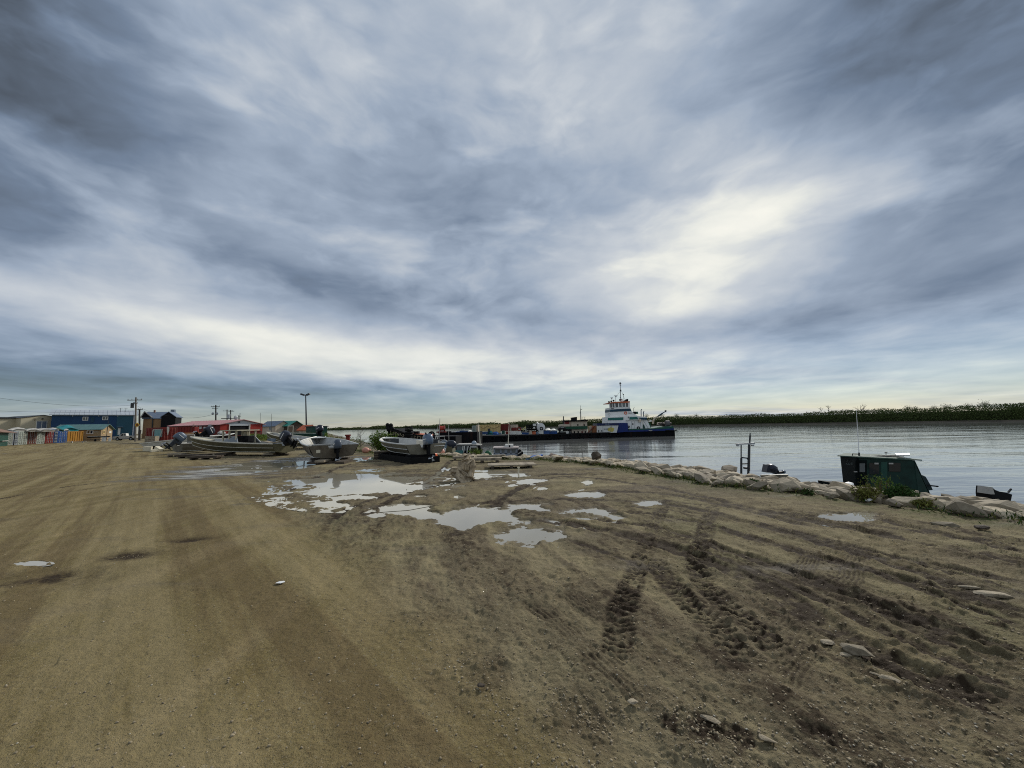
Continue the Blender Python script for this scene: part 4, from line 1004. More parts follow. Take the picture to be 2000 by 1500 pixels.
# ------------------------------------------------------------ boats
def xf(mb, mtx): mb.v = [tuple(mtx @ Vector(v)) for v in mb.v]; return mb
def motor(root, at_, tilt, s_=1.0, cm=None, decal_=True, turn=0.0):
    M4 = Matrix.Translation(at_) @ Matrix.Rotation(turn, 4, 'Z') @ Matrix.Rotation(tilt, 4, 'Y') @ Matrix.Diagonal((s_ * 1.12, s_ * 1.2, s_, 1))
    cm = cm or slate
    leg = MB()
    leg.prism([(-.16, -.06, -.62), (-.36, -.06, -.62), (-.42, -.06, .02), (-.10, -.06, .02)], (0, .12, 0))
    leg.bz(-.62, -.10, -.13, .13, -.64, -.61)
    leg.ell((-.33, 0, -.80), (.30, .075, .075), 10, 6)
    leg.prism([(-.20, -.02, -.80), (-.42, -.02, -.80), (-.34, -.02, -1.02)], (0, .04, 0))
    leg.prism([(-.18, -.03, -.62), (-.38, -.03, -.62), (-.38, -.03, -.78), (-.20, -.03, -.78)], (0, .06, 0))
    leg.bz(-.14, .08, -.14, .14, -.25, .06)
    om = part('outboard_motor', xf(leg, M4), steel_d if cm is slate else black, root)
    cw = MB(); secs = [(.0, .30, .17), (.04, .33, .19), (.22, .35, .205), (.42, .34, .20), (.56, .29, .175), (.64, .19, .12)]
    vv = []; n = 14
    for (z, a, b_) in secs:
        for k in range(n):
            th = 2*math.pi*k/n; cx_, sx_ = math.cos(th), math.sin(th)
            sq = lambda v: math.copysign(abs(v) ** .6, v)
            vv.append((-.27 + sq(cx_) * a + .05 * z, sq(sx_) * b_, z))
    ff = [(i*n+k, i*n+(k+1) % n, (i+1)*n+(k+1) % n, (i+1)*n+k) for i in range(len(secs)-1) for k in range(n)] + [tuple(range(n-1, -1, -1)), tuple((len(secs)-1)*n+k for k in range(n))]
    cw.add(vv, ff); part('cowling', xf(cw, M4), cm, om, smooth=True)
    if decal_: part('decal', xf(MB().bz(-.50, -.08, -.211, .211, .30, .345), M4), decal, om)
    pr = MB(); pr.ell((-.68, 0, -.80), (.08, .05, .05), 8, 5)
    for k in range(3):
        a = 2*math.pi*k/3; c, s2 = math.cos(a), math.sin(a)
        pr.prism([(-.66, c*.04 - s2*.03, -.80 + s2*.04 + c*.03), (-.66, c*.17 - s2*.09, -.80 + s2*.17 + c*.09), (-.69, c*.19 + s2*.05, -.80 + s2*.19 - c*.05), (-.69, c*.04 + s2*.03, -.80 + s2*.04 - c*.03)], (-.012, 0, 0))
    part('propeller', xf(pr, M4), galv, om)
    return om
def hull(root, L, Bm, D, m_out, m_in, rise=.25, n=22, strakes=2, rail=alu_rail, rail_r=.03, transom_cut=True, rake=0.45):
    def sec(t):
        f = max(0, (t - .42) / .58); hb = Bm/2 * (1 - .96 * f ** 2.3) * (.93 + .07 * min(1, t/.3))
        f2 = max(0, (t - .30) / .70); hc = Bm/2 * .72 * (1 - .985 * f2 ** 1.9)
        k = D * .72 * max(0, (t - .62)/.38) ** 2.4
        cz = .14 * D + D * .62 * max(0, (t - .35)/.65) ** 2.0
        g = D * (.88 + rise * t ** 1.8)
        x = -L/2 + L * t * (1 - 0)
        return x, hb, hc, k, cz, g
    outer = MB(); inner = MB(); vo = []; vi = []; rows_o = 9
    for i in range(n + 1):
        t = i/n; x, hb, hc, k, cz, g = sec(t)
        rk = lambda z: -rake * (1 - z / max(g, .01)) * max(0, (t - .6)/.4) ** 2
        mz = cz + (g - cz) * .5; mx_ = hc + (hb - hc) * .62
        pts = [(-hb, g), (-mx_ - .012, mz), (-mx_, mz - .03), (-hc, cz), (0, k), (hc, cz), (mx_, mz - .03), (mx_ + .012, mz), (hb, g)]
        vo += [(x + rk(z), y, z) for y, z in pts]
        ti = .045; fz = max(cz + .05, k + .08)
        vi += [(x + rk(g), -hb + .0, g), (x + rk(g) - (.03 if t > .9 else 0), -max(hb - ti, .004), g - .004), (x + rk(fz), -max(hc * .93 - .02, .002), fz), (x + rk(fz), max(hc*.93 - .02, .002), fz), (x + rk(g) - (.03 if t > .9 else 0), max(hb - ti, .004), g - .004), (x + rk(g), hb, g)]
    ro = rows_o
    fo = [(i*ro+j, i*ro+j+1, (i+1)*ro+j+1, (i+1)*ro+j) for i in range(n) for j in range(ro-1)]
    # transom with a cut for the motor
    x, hb, hc, k, cz, g = sec(0)
    outer.add(vo, fo)
    cut = .30 if transom_cut else 0
    tp = [(x, -hb, g), (x, -cut, g), (x, -cut * .75, g - (.16 if cut else 0)), (x, cut * .75, g - (.16 if cut else 0)), (x, cut, g), (x, hb, g), (x, hc, cz), (x, 0, k), (x, -hc, cz)] if cut else [(x, -hb, g), (x, hb, g), (x, hc, cz), (x, 0, k), (x, -hc, cz)]
    outer.prism(tp, (.05, 0, 0))
    outer.v = [tuple(v) for v in outer.v]
    part('hull', outer, m_out, root)
    inner.add(vi, [(i*6+j, (i+1)*6+j, (i+1)*6+j+1, i*6+j+1) for i in range(n) for j in range(5)])
    part('interior', inner, m_in, root)
    for s_ in (-1, 1):
        pts = []; st = []
        for i in range(n + 1):
            t = i/n; x, hb, hc, k, cz, g = sec(t); pts.append((x, s_ * hb, g + .01))
            rk = -rake * (1 - cz/g) * max(0, (t - .6)/.4) ** 2
            st.append((x + rk, s_ * (hc + .012), cz))
        part('gunwale', MB().tube(pts, rail_r, 6), rail, root)
        if strakes: part('chine_strake', MB().tube(st, .018, 5), rail, root)
        if strakes > 1:
            st = []
            for i in range(n + 1):
                t = i/n; x, hb, hc, k, cz, g = sec(t); mz = cz + (g - cz)*.5; mx_ = hc + (hb-hc)*.62
                rk = -rake * (1 - mz/g) * max(0, (t - .6)/.4) ** 2; st.append((x + rk, s_*(mx_ + .02), mz))
            part('side_strake', MB().tube(st, .020, 5), rail, root)
    part('bow_plate', MB().prism([(L/2 - .02, 0, D*(.88+rise)), (L/2 - .75, -sec(.88)[1]+.03, sec(.88)[5] + .0), (L/2 - .75, sec(.88)[1]-.03, sec(.88)[5] + .0)], (0, 0, .025)), rail, root)
    return sec
def bench(root, sec, ts, L, D, m_=None):
    for t in ts:
        x, hb, hc, k, cz, g = sec(t); z = cz + (g - cz) * .55
        part('bench', MB().bz(x - .15, x + .15, -hb * .86, hb * .86, z - .03, z + .02).bz(x - .02, x + .02, -hc*.8, hc*.8, cz + .06, z - .03), m_ or alu_in, root)
def boat_at(name, label, cat, stern, bow, z, group, trim=0.0):
    d = bow - stern; c = (stern + bow)/2
    o = thing(name, label, cat, (c.x, c.y, z), 0, group, local=True); o.rotation_euler = (0, -trim, math.atan2(d.y, d.x)); return o, math.hypot(d.x, d.y)
def blocks(L, spots, label, z, group='timber blocks under the boats', h=None, m_=None):
    for i, (p, wd, ln, rz) in enumerate(spots):
        t = thing('timber_block', label[i], 'timber', (p.x, p.y, 0), rz, group, local=True)
        hh = h[i] if h else z; k = 0; nl = max(1, int(round(hh / .12))); st = hh / nl
        for j in range(nl):
            b = MB().bz(-ln/2, ln/2, -wd/2, wd/2, j*st + .003, (j+1)*st - .006) if j % 2 == nl % 2 else MB().bz(-wd/2*1.4, wd/2*1.4, -ln/2*.8, ln/2*.8, j*st + .003, (j+1)*st - .006)
            part('beam', b, (m_ or wood_d) if j < nl - 1 else (wood if i % 2 == 0 else wood_d), t)
SK = 'aluminium skiffs hauled out on the bank'
# A long skiff seen side-on
root, L = boat_at('skiff', 'long olive aluminium skiff side-on with a cream cabin and tilted black outboard', 'boat', XZ(557, 25.6, 0), XZ(371, 29.2, 0), .19, SK, .0)
sec = hull(root, L, 2.0, .70, olive, alu_in, .72, strakes=2, rail=cream and mat('pale cream gunwale', (.50, .47, .38), .5, .1), rail_r=.05)
bench(root, sec, (.18, .34), L, .7)
motor(root, (-L/2 - .02, 0, .66), R(55), .98, navy)
xa = -L/2 + L * (557 - 490)/186; xb = -L/2 + L * (557 - 450)/186
cab = part('windshield', MB().prism([(xa - .1, -.80, .62), (xa + 1.55, -.80, .70), (xa + 1.0, -.62, 1.10), (xa + .35, -.62, 1.12)], (0, 0.02, 0)).prism([(xa - .1, .78, .62), (xa + 1.55, .78, .70), (xa + 1.0, .60, 1.10), (xa + .35, .60, 1.12)], (0, 0.02, 0)).prism([(xa + 1.55, -.78, .70), (xa + 1.55, .78, .70), (xa + 1.0, .6, 1.10), (xa + 1.0, -.6, 1.10)], (.02, 0, 0)), glass_g, root)
mb = MB()
for s_ in (-.8, .78): mb.beam((xa - .1, s_, .64), (xa + .35, s_*.78, 1.13), .05); mb.beam((xa + .35, s_*.78, 1.13), (xa + 1.0, s_*.78, 1.11), .05); mb.beam((xa + 1.0, s_*.78, 1.11), (xa + 1.58, s_, .70), .05)
part('windshield_frame', mb, galv, root)
cr_m = mat('cream cabin paint', (.47, .43, .32), .6)
mb = MB()
for x_ in (xa + .25, xa + .95, xa + 1.6): mb.bz(x_, x_ + .10, -.70, -.62, .6, 1.5); mb.bz(x_, x_ + .10, .62, .70, .6, 1.5)
mb.bz(xa + 1.15, xa + 1.6, -.70, -.66, .7, 1.45)
part('cabin_frame', mb, cr_m, root)
part('cabin_roof', MB().bz(xa + .05, xa + 1.85, -.78, .78, 1.5, 1.57), cr_m, root)
part('console', MB().bz(xa + .5, xa + .95, -.4, .4, .2, 1.15), black, root)
part('helm_seat', MB().bz(xa - .05, xa + .3, -.3, .1, .2, .8).bz(xa - .1, xa - .02, -.3, .1, .75, 1.12), black, root)
part('seat_box', MB().bz(-L/2 + 1.6, -L/2 + 1.95, -.5, -.15, .2, .92), slate, root)
part('foredeck', MB().prism([(L/2 - .3, -.06, 1.09), (L/2 - .3, .06, 1.09), (L/2 - 1.9, .58, .86), (L/2 - 1.9, -.58, .86)], (0, 0, .035)), cr_m, root)
mb = MB()
for x_ in (-L/2 + .45, -L/2 + .95): mb.tube([(x_, -.85, .6), (x_ - .05, -.85, 1.75)], .025, 5)
mb.tube([(-L/2 + .4, -.85, 1.75), (-L/2 + .9, -.85, 1.75)], .025, 5)
mb.beam((-L/2 + 1.9, -.9, 1.25), (-L/2 + .02, -.86, .64), .05)
part('pole_rack', mb, mat('pale pole paint', (.55, .52, .42), .6), root)
part('loose_boards', MB().box((-L/2 + 1.0, 0, .66), (1.4, .5, .06), .2, .1).box((-L/2 + 1.2, .3, .72), (1.2, .3, .05), -.3, -.08), wood, root)
blocks(L, [(XZ(423, 27.5, 0), .35, 1.6, .1), (XZ(441, 26.6, 0), .5, 1.1, .0), (XZ(530, 25.6, 0), .45, 1.0, .05), (XZ(549, 26, 0), .3, .9, 0)],
       ['long weathered log lying under the bow of the olive skiff', 'pale board on dark blocks under the middle of the olive skiff', 'pale board on dark blocks under the stern of the olive skiff', 'dark block at the very stern of the olive skiff'], .2, h=[.14, .22, .20, .2])
# B skiff behind, its motor tilted towards the road
root, L = boat_at('skiff', 'low grey skiff with a grey tilted outboard, left of the long olive skiff', 'boat', XZ(346, 30.5, 0), XZ(436, 33.5, 0), .10, SK, -.01)
sec = hull(root, L, 1.8, .78, mat('grey brown hull', (.16, .145, .11), .55, .3, .25, 2, .3, (.07, .06, .045)), alu_in, .10, strakes=1)
motor(root, (-L/2 + .12, 0, .80), R(42), .98, slate)
part('windshield', MB().prism([(-L/2 + .9, -.55, .72), (-L/2 + .9, .55, .72), (-L/2 + .8, .5, 1.32), (-L/2 + .8, -.5, 1.32)], (.04, 0, 0)), glass_g, root)
mb = MB()
for s_ in (-.55, .55): mb.beam((-L/2 + .9, s_, .7), (-L/2 + .8, s_, 1.36), .05)
mb.beam((-L/2 + .8, -.55, 1.36), (-L/2 + .8, .55, 1.36), .05); part('windshield_frame', mb, alu_rail, root)
# C far skiff behind A
root, L = boat_at('skiff', 'dark-hulled skiff with a pale gunwale lying behind the long olive skiff', 'boat', XZ(402, 44, 0), XZ(456, 47, 0), .55, SK)
sec = hull(root, L, 1.6, .70, blackhull, alu_in, .35, strakes=0, rail=white, rail_r=.05)
motor(root, (-L/2 + .1, 0, .72), R(62), 1.35, navy)
part('deck_load', MB().ell((.1, 0, .95), (.5, .35, .22), 8, 5, jit=.15), tarp_w, root)
# D
root, L = boat_at('skiff', 'long dark olive skiff with a pale rim, behind the stern-on skiff', 'boat', XZ(634, 33.5, 0), XZ(520, 39.0, 0), .16, SK, .02)
sec = hull(root, L, 1.9, .80, olive, alu_in, .68, strakes=2, rail=mat('pale cream gunwale', (.5, .47, .38)), rail_r=.045)
bench(root, sec, (.2, .5), L, .8)
# E
root, L = boat_at('skiff', 'farthest dark green skiff with a small black outboard, near the red-roofed hut', 'boat', XZ(622, 50, 0), XZ(545, 54, 0), .45, SK)
sec = hull(root, L, 1.9, .80, green_c, alu_in, .30, strakes=1, rail=mat('dull green gunwale', (.16, .19, .13), .6), rail_r=.04)
motor(root, (-L/2 + .1, 0, .8), R(20), 1.35, navy)
# F stern-on
root, L = boat_at('skiff', 'bare aluminium skiff seen stern-on with a black outboard hanging upright', 'boat', XZ(652, 19.3, 0), XZ(618, 25.0, 0), .22, SK, .0)
sec = hull(root, L, 2.45, .74, mat('stained aluminium', (.13, .11, .078), .5, .2, .35, 1.2, .6, (.055, .035, .02), .002, 12), alu_in, .42, strakes=1, rail_r=.035)
bench(root, sec, (.42, .68), L, .74)
motor(root, (-L/2 + .02, -.12, .44), R(8), .70, mat('two tone dark cowling', (.06, .075, .10), .35, .1))
part('transom_plate', MB().bz(-L/2 - .012, -L/2 + .0, .62, .80, .30, .45), foam, root)
part('stem_post', MB().beam((-L/2 + .8, .9, .63), (-L/2 + 1.4, .6, .28), .05), steel_d, root)
p = XZ(650, 19.5, 0)
blocks(L, [(XZ(633, 19.0, 0), .3, 1.5, .1), (XZ(672, 19.0, 0), .3, 1.7, .12), (XZ(645, 21.5, 0), .3, 2.0, .05)],
       ['dark timber skid under the left side of the stern-on skiff', 'long dark skid sticking out right of the stern-on skiff', 'dark cross timber under the middle of the stern-on skiff'], .22, h=[.21, .14, .21])
# G raised skiff with the big motor
root, L = boat_at('skiff', 'clean aluminium skiff propped on a dark crib, with a blue-grey outboard and thin rod', 'boat', XZ(832, 18.6, 0), XZ(752, 23.8, 0), .33, SK, .0)
sec = hull(root, L, 2.15, .60, alu, mat('clean pale aluminium inside', (.47, .46, .42), .55, .2), .36, strakes=2, rail_r=.04)
motor(root, (-L/2 - .02, 0, .47), R(6), .80, mat('blue grey cowling', (.10, .14, .20), .35, .1, .15, 3, .12, (.2, .2, .2)))
part('side_box', MB().bz(-L/2 + .75, -L/2 + 2.4, -.92, -.45, .42, .64), mat('cream locker', (.55, .52, .44), .6), root)
part('console', MB().bz(-L/2 + .3, -L/2 + .7, -.75, -.2, .2, .72), steel_d, root)
part('rod', MB().tube([(-L/2 + .75, -1.0, .3), (-L/2 + .65, -1.02, 1.75)], [.022, .012], 5), galv, root)
part('handle_bar', MB().tube([(-L/2 - .03, -.95, .40), (-L/2 - .03, -.4, .40)], .02, 5), alu_rail, root)
mb = MB(); mb.prism([(-L/2 + 4.6, -.25, .3), (-L/2 + 4.9, 0, .3), (-L/2 + 4.6, .25, .3)], (0, 0, .4)); part('bow_locker', mb, steel_d, root)
for s_ in (-.14, .16): part('tiller_knob', MB().ell((-L/2 - .35 + 0, s_ * 1.0, 1.03), (.045, .04, .06), 8, 6), black, bpy.data.objects[[c.name for c in root.children if c.name.startswith('outboard')][0]])
pg = XZ(749, 21.8, 0)
r_ = thing('pallet_stack', 'stack of grey pallets under the bow of the propped skiff', 'pallets', (pg.x, pg.y, 0), .35, local=True)
for k in range(3):
    z = k*.13
    for j in range(5): part('slat', MB().bz(-.5, .5, -.48 + j*.21, -.36 + j*.21, z + .10, z + .125), wood, r_)
    for j in (-.42, 0, .42): part('bearer', MB().bz(-.5, .5, j - .04, j + .04, z + .005, z + .096), wood_d, r_)
pb_ = XZ(795, 19.6, 0)
r_ = thing('support_crib', 'dark crib of timbers and tarp holding up the propped skiff', 'support', (pb_.x, pb_.y, 0), math.atan2(5.2, -4.0), local=True)
for k in range(3):
    if k % 2: part('beam', MB().bz(-1.9, 1.9, -.55, -.33, k*.125, k*.125 + .12), black, r_); part('beam', MB().bz(-1.9, 1.9, .33, .55, k*.125, k*.125 + .12), black, r_)
    else:
        for j in (-1.6, -.5, .5, 1.6): part('beam', MB().bz(j - .12, j + .12, -.7, .7, k*.125, k*.125 + .12), blackhull, r_)
part('tarp', MB().bz(-2.2, 2.1, .70, .74, .01, .31), rubber, r_); part('tarp', MB().bz(-2.2, -2.16, -.7, .7, .01, .30), rubber, r_)
# small things there
p = XZ(845, 19.6, 0); b = solo('buoy', MB().ell((p.x, p.y, .21), (.24, .24, .22), 18, 12).tube([(p.x - .22, p.y, .34), (p.x - .30, p.y, .38)], .05, 8), orange_p, 'round orange buoy on the ground behind the big outboard', 'buoy', (p.x, p.y, 0), smooth=True)
p = XZ(862, 23, 0); solo('buoy', MB().ell((p.x, p.y, .2), (.2, .2, .18), 14, 8).tube([(p.x, p.y, .36), (p.x, p.y, .44)], .05, 8), mat('faded pink plastic', (.62, .30, .22), .5), 'faded pink buoy among the rocks right of the orange buoy', 'buoy', (p.x, p.y, .0), smooth=True)
p = XZ(714, 26, 0); solo('buoy', MB().ell((p.x, p.y, .2), (.26, .2, .2), 14, 8).tube([(p.x+.2, p.y, .2), (p.x + .33, p.y, .22)], .05, 8), mat('faded pink plastic', (.62, .30, .22), .5), 'faded pink float on the rocks below the green bush', 'buoy', (p.x, p.y, 0), smooth=True)
# foam block and aluminium ramp left
p = XZ(297, 35, 0)
r_ = thing('foam_scrap', 'broken cream foam blocks on the grass left of the tilted grey outboard', 'foam', p, .2, local=True)
part('chunk', MB().box((-.35, 0, .28), (.55, .4, .42), .3, .1), foam, r_); part('chunk', MB().box((.45, .1, .22), (.6, .35, .3), -.4, .45), foam, r_); part('chunk', MB().box((.35, -.3, .12), (.5, .3, .2), .9, -.1), foam, r_)
part('board', MB().box((-1.4, .1, .3), (1.4, .12, .04)), tarp_w, r_)
p = XZ(335, 37, 0)
r_ = thing('flat_punt', 'flat grey punt pulled up on blocks behind the tilted grey outboard', 'boat', p, .06, local=True)
part('hull', MB().prism([(-2.3, -.7, .72), (-2.0, -.7, .45), (2.4, -.7, .55), (2.6, -.7, 1.15)], (0, 1.4, 0)), mat('pale punt deck', (.40, .38, .32), .6), r_)
part('rim', MB().beam((-2.3, -.72, .74), (2.6, -.72, 1.18), .07), alu_rail, r_)
part('skid', MB().bz(-1.6, -1.4, -.7, .7, 0, .46).bz(1.2, 1.4, -.7, .7, 0, .5), wood_d, r_)
for (px_, Yd, L_, w_, rz_, m_, lb) in ((380, 25.5, 1.9, .5, .12, wood_d, 'dark rotten planks in the mud left of the olive skiff'), (402, 23.8, 1.7, .6, .05, wood_d, 'dark timber pile in front of the olive skiff bow'),
                                   (345, 27, 1.2, .3, -.1, wood, 'short pale plank in the mud left of the dark planks')):
    p = XZ(px_, Yd, 0); boards('plank_pile', lb, 'planks', p.x, p.y, L_, w_, 3, rz_, m_, .06, .01, 2, group='old timber lying in front of the skiffs')
# covered boat and white goods by the cabin
p = XZ(192, 93, 0)
r_ = thing('boat_on_trailer', 'dark boat on a trailer parked in front of the tan cabin', 'boat', p, .95, local=True); r_.scale = (.62, .8, .9)
part('hull', MB().prism([(-2.9, -.9, 1.0), (2.6, -.9, 1.05), (3.2, -.9, 1.35), (-3.1, -.9, 1.35)], (0, 1.8, 0)), blackhull, r_)
part('gunwale', MB().bz(-3.1, 3.2, -.95, -.88, 1.33, 1.42), tarp_w, r_)
part('trailer', MB().bz(-2.9, 2.6, -.7, -.6, .45, .55).bz(-2.9, 2.6, .6, .7, .45, .55).bz(-1, -.9, -.7, .7, .45, .55).bz(-2.2, -2.1, -.7, -.6, .5, 1.0).bz(2.0, 2.1, -.7, -.6, .5, 1.0), steel_d, r_)
for x_ in (-1.0, 1.2): part('wheel', MB().tube([(x_, -.98, .34), (x_, -.8, .34)], .34, 12), rubber, r_)
p = XZ(202.5, 90, 0); solo('chest_freezer', MB().box((p.x, p.y, .45), (.7, .5, .85), .8).box((p.x, p.y, .92), (.74, .55, .09), .8), white, 'white chest freezer by the right end of the tan cabin', 'freezer', (p.x, p.y, 0))
p = XZ(214, 91, 0); solo('chest_freezer', MB().box((p.x, p.y, .4), (.45, .5, .8), .8).box((p.x, p.y, .84), (.5, .55, .08), .8), white, 'white box against the gable of the tan cabin', 'box', (p.x, p.y, 0))
p = XZ(148, 82, 0); solo('sheet_panel', MB().box((p.x, p.y, .35), (3.0, .5, .08), .6, .03).box((p.x - .8, p.y, .16), (.1, .5, .31), .6).box((p.x + .8, p.y + .6, .16), (.1, .5, .31), .6), tarp_w, 'white panel lying on blocks in front of the orange container', 'panel', (p.x, p.y, 0))
# red bollard and stakes
p = XZ(679, 33, 0); solo('mooring_post', MB().tube([(p.x, p.y, -.1), (p.x, p.y, 1.05)], .17, 10).tube([(p.x, p.y, 1.05), (p.x, p.y, 1.18)], .24, 10), red_c, 'dark red steel mooring post left of the green bush', 'post', (p.x, p.y, 0))

# ------------------------------------------------------------ dark boat with the high bow
Yq = 44.0
def lettering(name, text, m_, parent, a, size, dirx, ext=.02, org=None):
    cu = bpy.data.curves.new(name, 'FONT'); cu.body = text; cu.size = size; cu.extrude = ext; cu.resolution_u = 2
    to = bpy.data.objects.new(name, cu); me = bpy.data.meshes.new_from_object(to); bpy.data.objects.remove(to)
    dx = Vector(dirx).normalized(); upv = Vector((0, 0, 1)); nrm = dx.cross(upv)
    mt = Matrix((dx, upv, nrm)).transposed().to_4x4(); mt.translation = Vector(a) - ORG[parent.name]
    me.transform(mt); me.materials.clear(); me.materials.append(m_)
    o = bpy.data.objects.new(name, me); col.objects.link(o); o.parent = parent; ORG[o.name] = ORG[parent.name]; return o
b = W(800, 860, Yq)
r_ = thing('landing_craft', 'black-hulled work boat with a high bow and pale lettering, moored behind the propped skiff', 'boat', (b.x, Yq, WATER))
part('hull', MB().pp([(757, 838), (768, 837), (800, 847.5), (845, 852.5), (890, 852), (890, 878), (762, 878), (758, 862)], Yq, 5), blackhull, r_)
part('rub_rail', MB().beam(W(757, 838.5, Yq - .08), W(800, 848, Yq - .08), .14).beam(W(800, 848, Yq - .08), W(846, 852.8, Yq - .08), .14), black, r_)
part('deck', MB().prism([W(806, 849.5, Yq + .1), W(846, 852.0, Yq + .1), W(846, 849.5, Yq + 4.6), W(812, 847.5, Yq + 4.6)], (0, 0, .12)), orange_r, r_)
for x_, t_ in ((757, 830.5), (763.5, 831)):
    q = W(x_, t_, Yq + .5); q2 = W(x_ + 3, 841, Yq + .5)
    part('bitt', MB().tube([q2, q], [.3, .2], 8).ell(q, (.26, .26, .26), 8, 6).beam((q.x, q.y, q.z), (q.x + .5, q.y, q.z - .7), .25), black, r_)
q = W(798.5, 860, Yq - .4); q2 = W(798.5, 838, Yq - .4)
part('fender_stack', MB().tube([q, (q2.x, q2.y, q2.z - .4), q2], [.36, .36, .2], 10), rubber, r_)
for k in range(5): part('tyre', MB().torus((q.x, q.y, q.z + .3 + k*.28), .34, .13, 'Z', 14, 6), rubber, r_)
q = W(814, 847, Yq + 1); part('winch', MB().box(q, (.55, .6, .55)).box((q.x, q.y, q.z - .3), (.12, .3, .7)), black, r_)
q = W(805, 848.5, Yq + .5); part('bitt', MB().box(q, (.25, .25, .5)), black, r_)
lt = lettering('lettering', 'LING  MEMO', mat('faded tan lettering', (.30, .26, .18), .7), r_, W(761.5, 848.6, Yq - .05), .75, (1, 0, -.18), .01)
q = W(843, 849, Yq + .6); part('tyre', MB().torus(q, .3, .12, 'Y', 14, 6), rubber, r_)
part('hatch', MB().box(W(828, 849.5, Yq + 2), (1.2, .8, .2)), orange_r, r_)

# ------------------------------------------------------------ cargo barges
def Yb(px): return 78 + (px - 860) * 17 / 340
b = W(895, 868, 66)
bg1 = thing('cargo_barge', 'black deck barge with blue crates, left and nearer of the two barges', 'barge', (b.x, 66, WATER))
part('hull', MB().pp([(856, 845), (932, 843.6), (932, 872), (862, 873), (858, 866)], 66, 11), blackhull, bg1)
part('deck_edge', MB().pp([(858, 841.5), (932, 840.3), (932, 841.3), (858, 842.5)], 66 + 8, .3), mat('pale deck edge', (.4, .38, .35), .7), bg1)
part('bulwark', MB().pp([(872, 842.5), (880, 842.4), (880, 848), (872, 848)], 66.1, 7), black, bg1)
b = W(1050, 858, Yb(1050))
bg2 = thing('cargo_barge', 'long black barge carrying containers, tank and vehicles, pushed by the tug', 'barge', (b.x, Yb(1050), WATER))
A_, B_ = XZ(925, Yb(925), WATER), XZ(1215, 96.5, WATER); dv = (B_ - A_).normalized(); nv = Vector((-dv.y, dv.x, 0))
fb = -0.55
def quad_box(a, b_, n_, dep, z0, z1): return MB().prism([(a.x, a.y, z0), (b_.x, b_.y, z0), (b_.x + n_.x*dep, b_.y + n_.y*dep, z0), (a.x + n_.x*dep, a.y + n_.y*dep, z0)], (0, 0, z1 - z0))
part('hull', quad_box(A_, B_, nv, 13, WATER - .4, fb), blackhull, bg2)
part('rub_rail', quad_box(A_ - nv*.12, B_ - nv*.12, nv, .12, fb - .28, fb - .08), rubber, bg2)
for k in range(14):
    q = A_ + dv * ((B_ - A_).length * (k + .5) / 14); part('fender', MB().torus((q.x - nv.x*.2, q.y - nv.y*.2, fb - .55), .42, .14, 'Y', 12, 5), rubber, bg2)
def on(px0, y0, px1, y1, dY=0.6, dep=3.0):
    Yd = Yb((px0+px1)/2) + dY; return MB().pr(px0, y0, px1, y1, Yd, dep), W((px0+px1)/2, y1, Yd)
def cargo_container(px0, y0, px1, y1, m_, label, dY=.6, dep=2.44, n=10, Yfix=None):
    Yd = Yfix or (Yb((px0+px1)/2) + dY); a = W(px0, (y0+y1)/2, Yd); c = W(px1, (y0+y1)/2, Yd)
    zt = W((px0+px1)/2, y0, Yd).z; zb = W((px0+px1)/2, y1, Yd).z
    r = thing('shipping_container', label, 'container', ((a.x+c.x)/2, Yd, zb), 0, 'containers and boxes on the barges')
    part('body', MB().bz(a.x, c.x, Yd + .06, Yd + dep, zb, zt), m_, r)
    fr = MB(); 
    for x_ in (a.x, c.x - .16): fr.bz(x_, x_ + .16, Yd - .02, Yd + .1, zb, zt)
    fr.bz(a.x + .16, c.x - .16, Yd - .02, Yd + .1, zt - .16, zt); fr.bz(a.x + .16, c.x - .16, Yd - .02, Yd + .1, zb, zb + .16)
    part('frame', fr, m_, r)
    ri = MB(); w_ = (c.x - a.x - .4)/n
    for i in range(n): ri.bz(a.x + .2 + w_*i, a.x + .2 + w_*(i + .55), Yd - .0, Yd + .07, zb + .17, zt - .17)
    part('side_panel', ri, m_, r); return r
def crate(px0, y0, px1, y1, m_, label, cat='box', dY=.6, dep=1.4, name='cargo_box', lid=None, Yfix=None, grp='containers and boxes on the barges'):
    Yd = Yfix or (Yb((px0+px1)/2) + dY); a = W(px0, (y0+y1)/2, Yd); c = W(px1, (y0+y1)/2, Yd); zt = W((px0+px1)/2, y0, Yd).z; zb = W((px0+px1)/2, y1, Yd).z
    r = thing(name, label, cat, ((a.x+c.x)/2, Yd, zb), 0, grp); h = zt - zb
    part('body', MB().bz(a.x, c.x, Yd, Yd + dep, zb, zt - h*.15), m_, r)
    part('lid', MB().bz(a.x - .04, c.x + .04, Yd - .04, Yd + dep + .04, zt - h*.15, zt), lid or m_, r)
    bt = MB(); n = max(2, int((c.x - a.x)/.5))
    for i in range(n + 1): xx = a.x + (c.x - a.x)*i/n; bt.bz(xx - .03, xx + .03, Yd - .03, Yd, zb, zt - h*.15)
    part('batten', bt, m_, r); return r
Y1 = 66.5
crate(879.5, 842.8, 889.5, 849.8, white, 'white cargo box with a red print on the nearer barge', Yfix=Y1)
part('print', MB().pr(882, 845, 887, 847.5, Y1 - .05, .03), mat('faded red print', (.5, .15, .12), .6), bpy.data.objects['cargo_box'])
crate(890.5, 843, 903, 850.5, blue_c, 'wide blue crate beside the white cargo box on the nearer barge', Yfix=Y1)
crate(903.6, 842.0, 913.5, 850.2, blue_c, 'blue crate in the middle of the nearer barge', Yfix=Y1, lid=blue_d)
crate(914.2, 843.5, 921, 849.5, blue_d, 'dark blue crate with a white bale on top, right of the blue crates', Yfix=Y1)
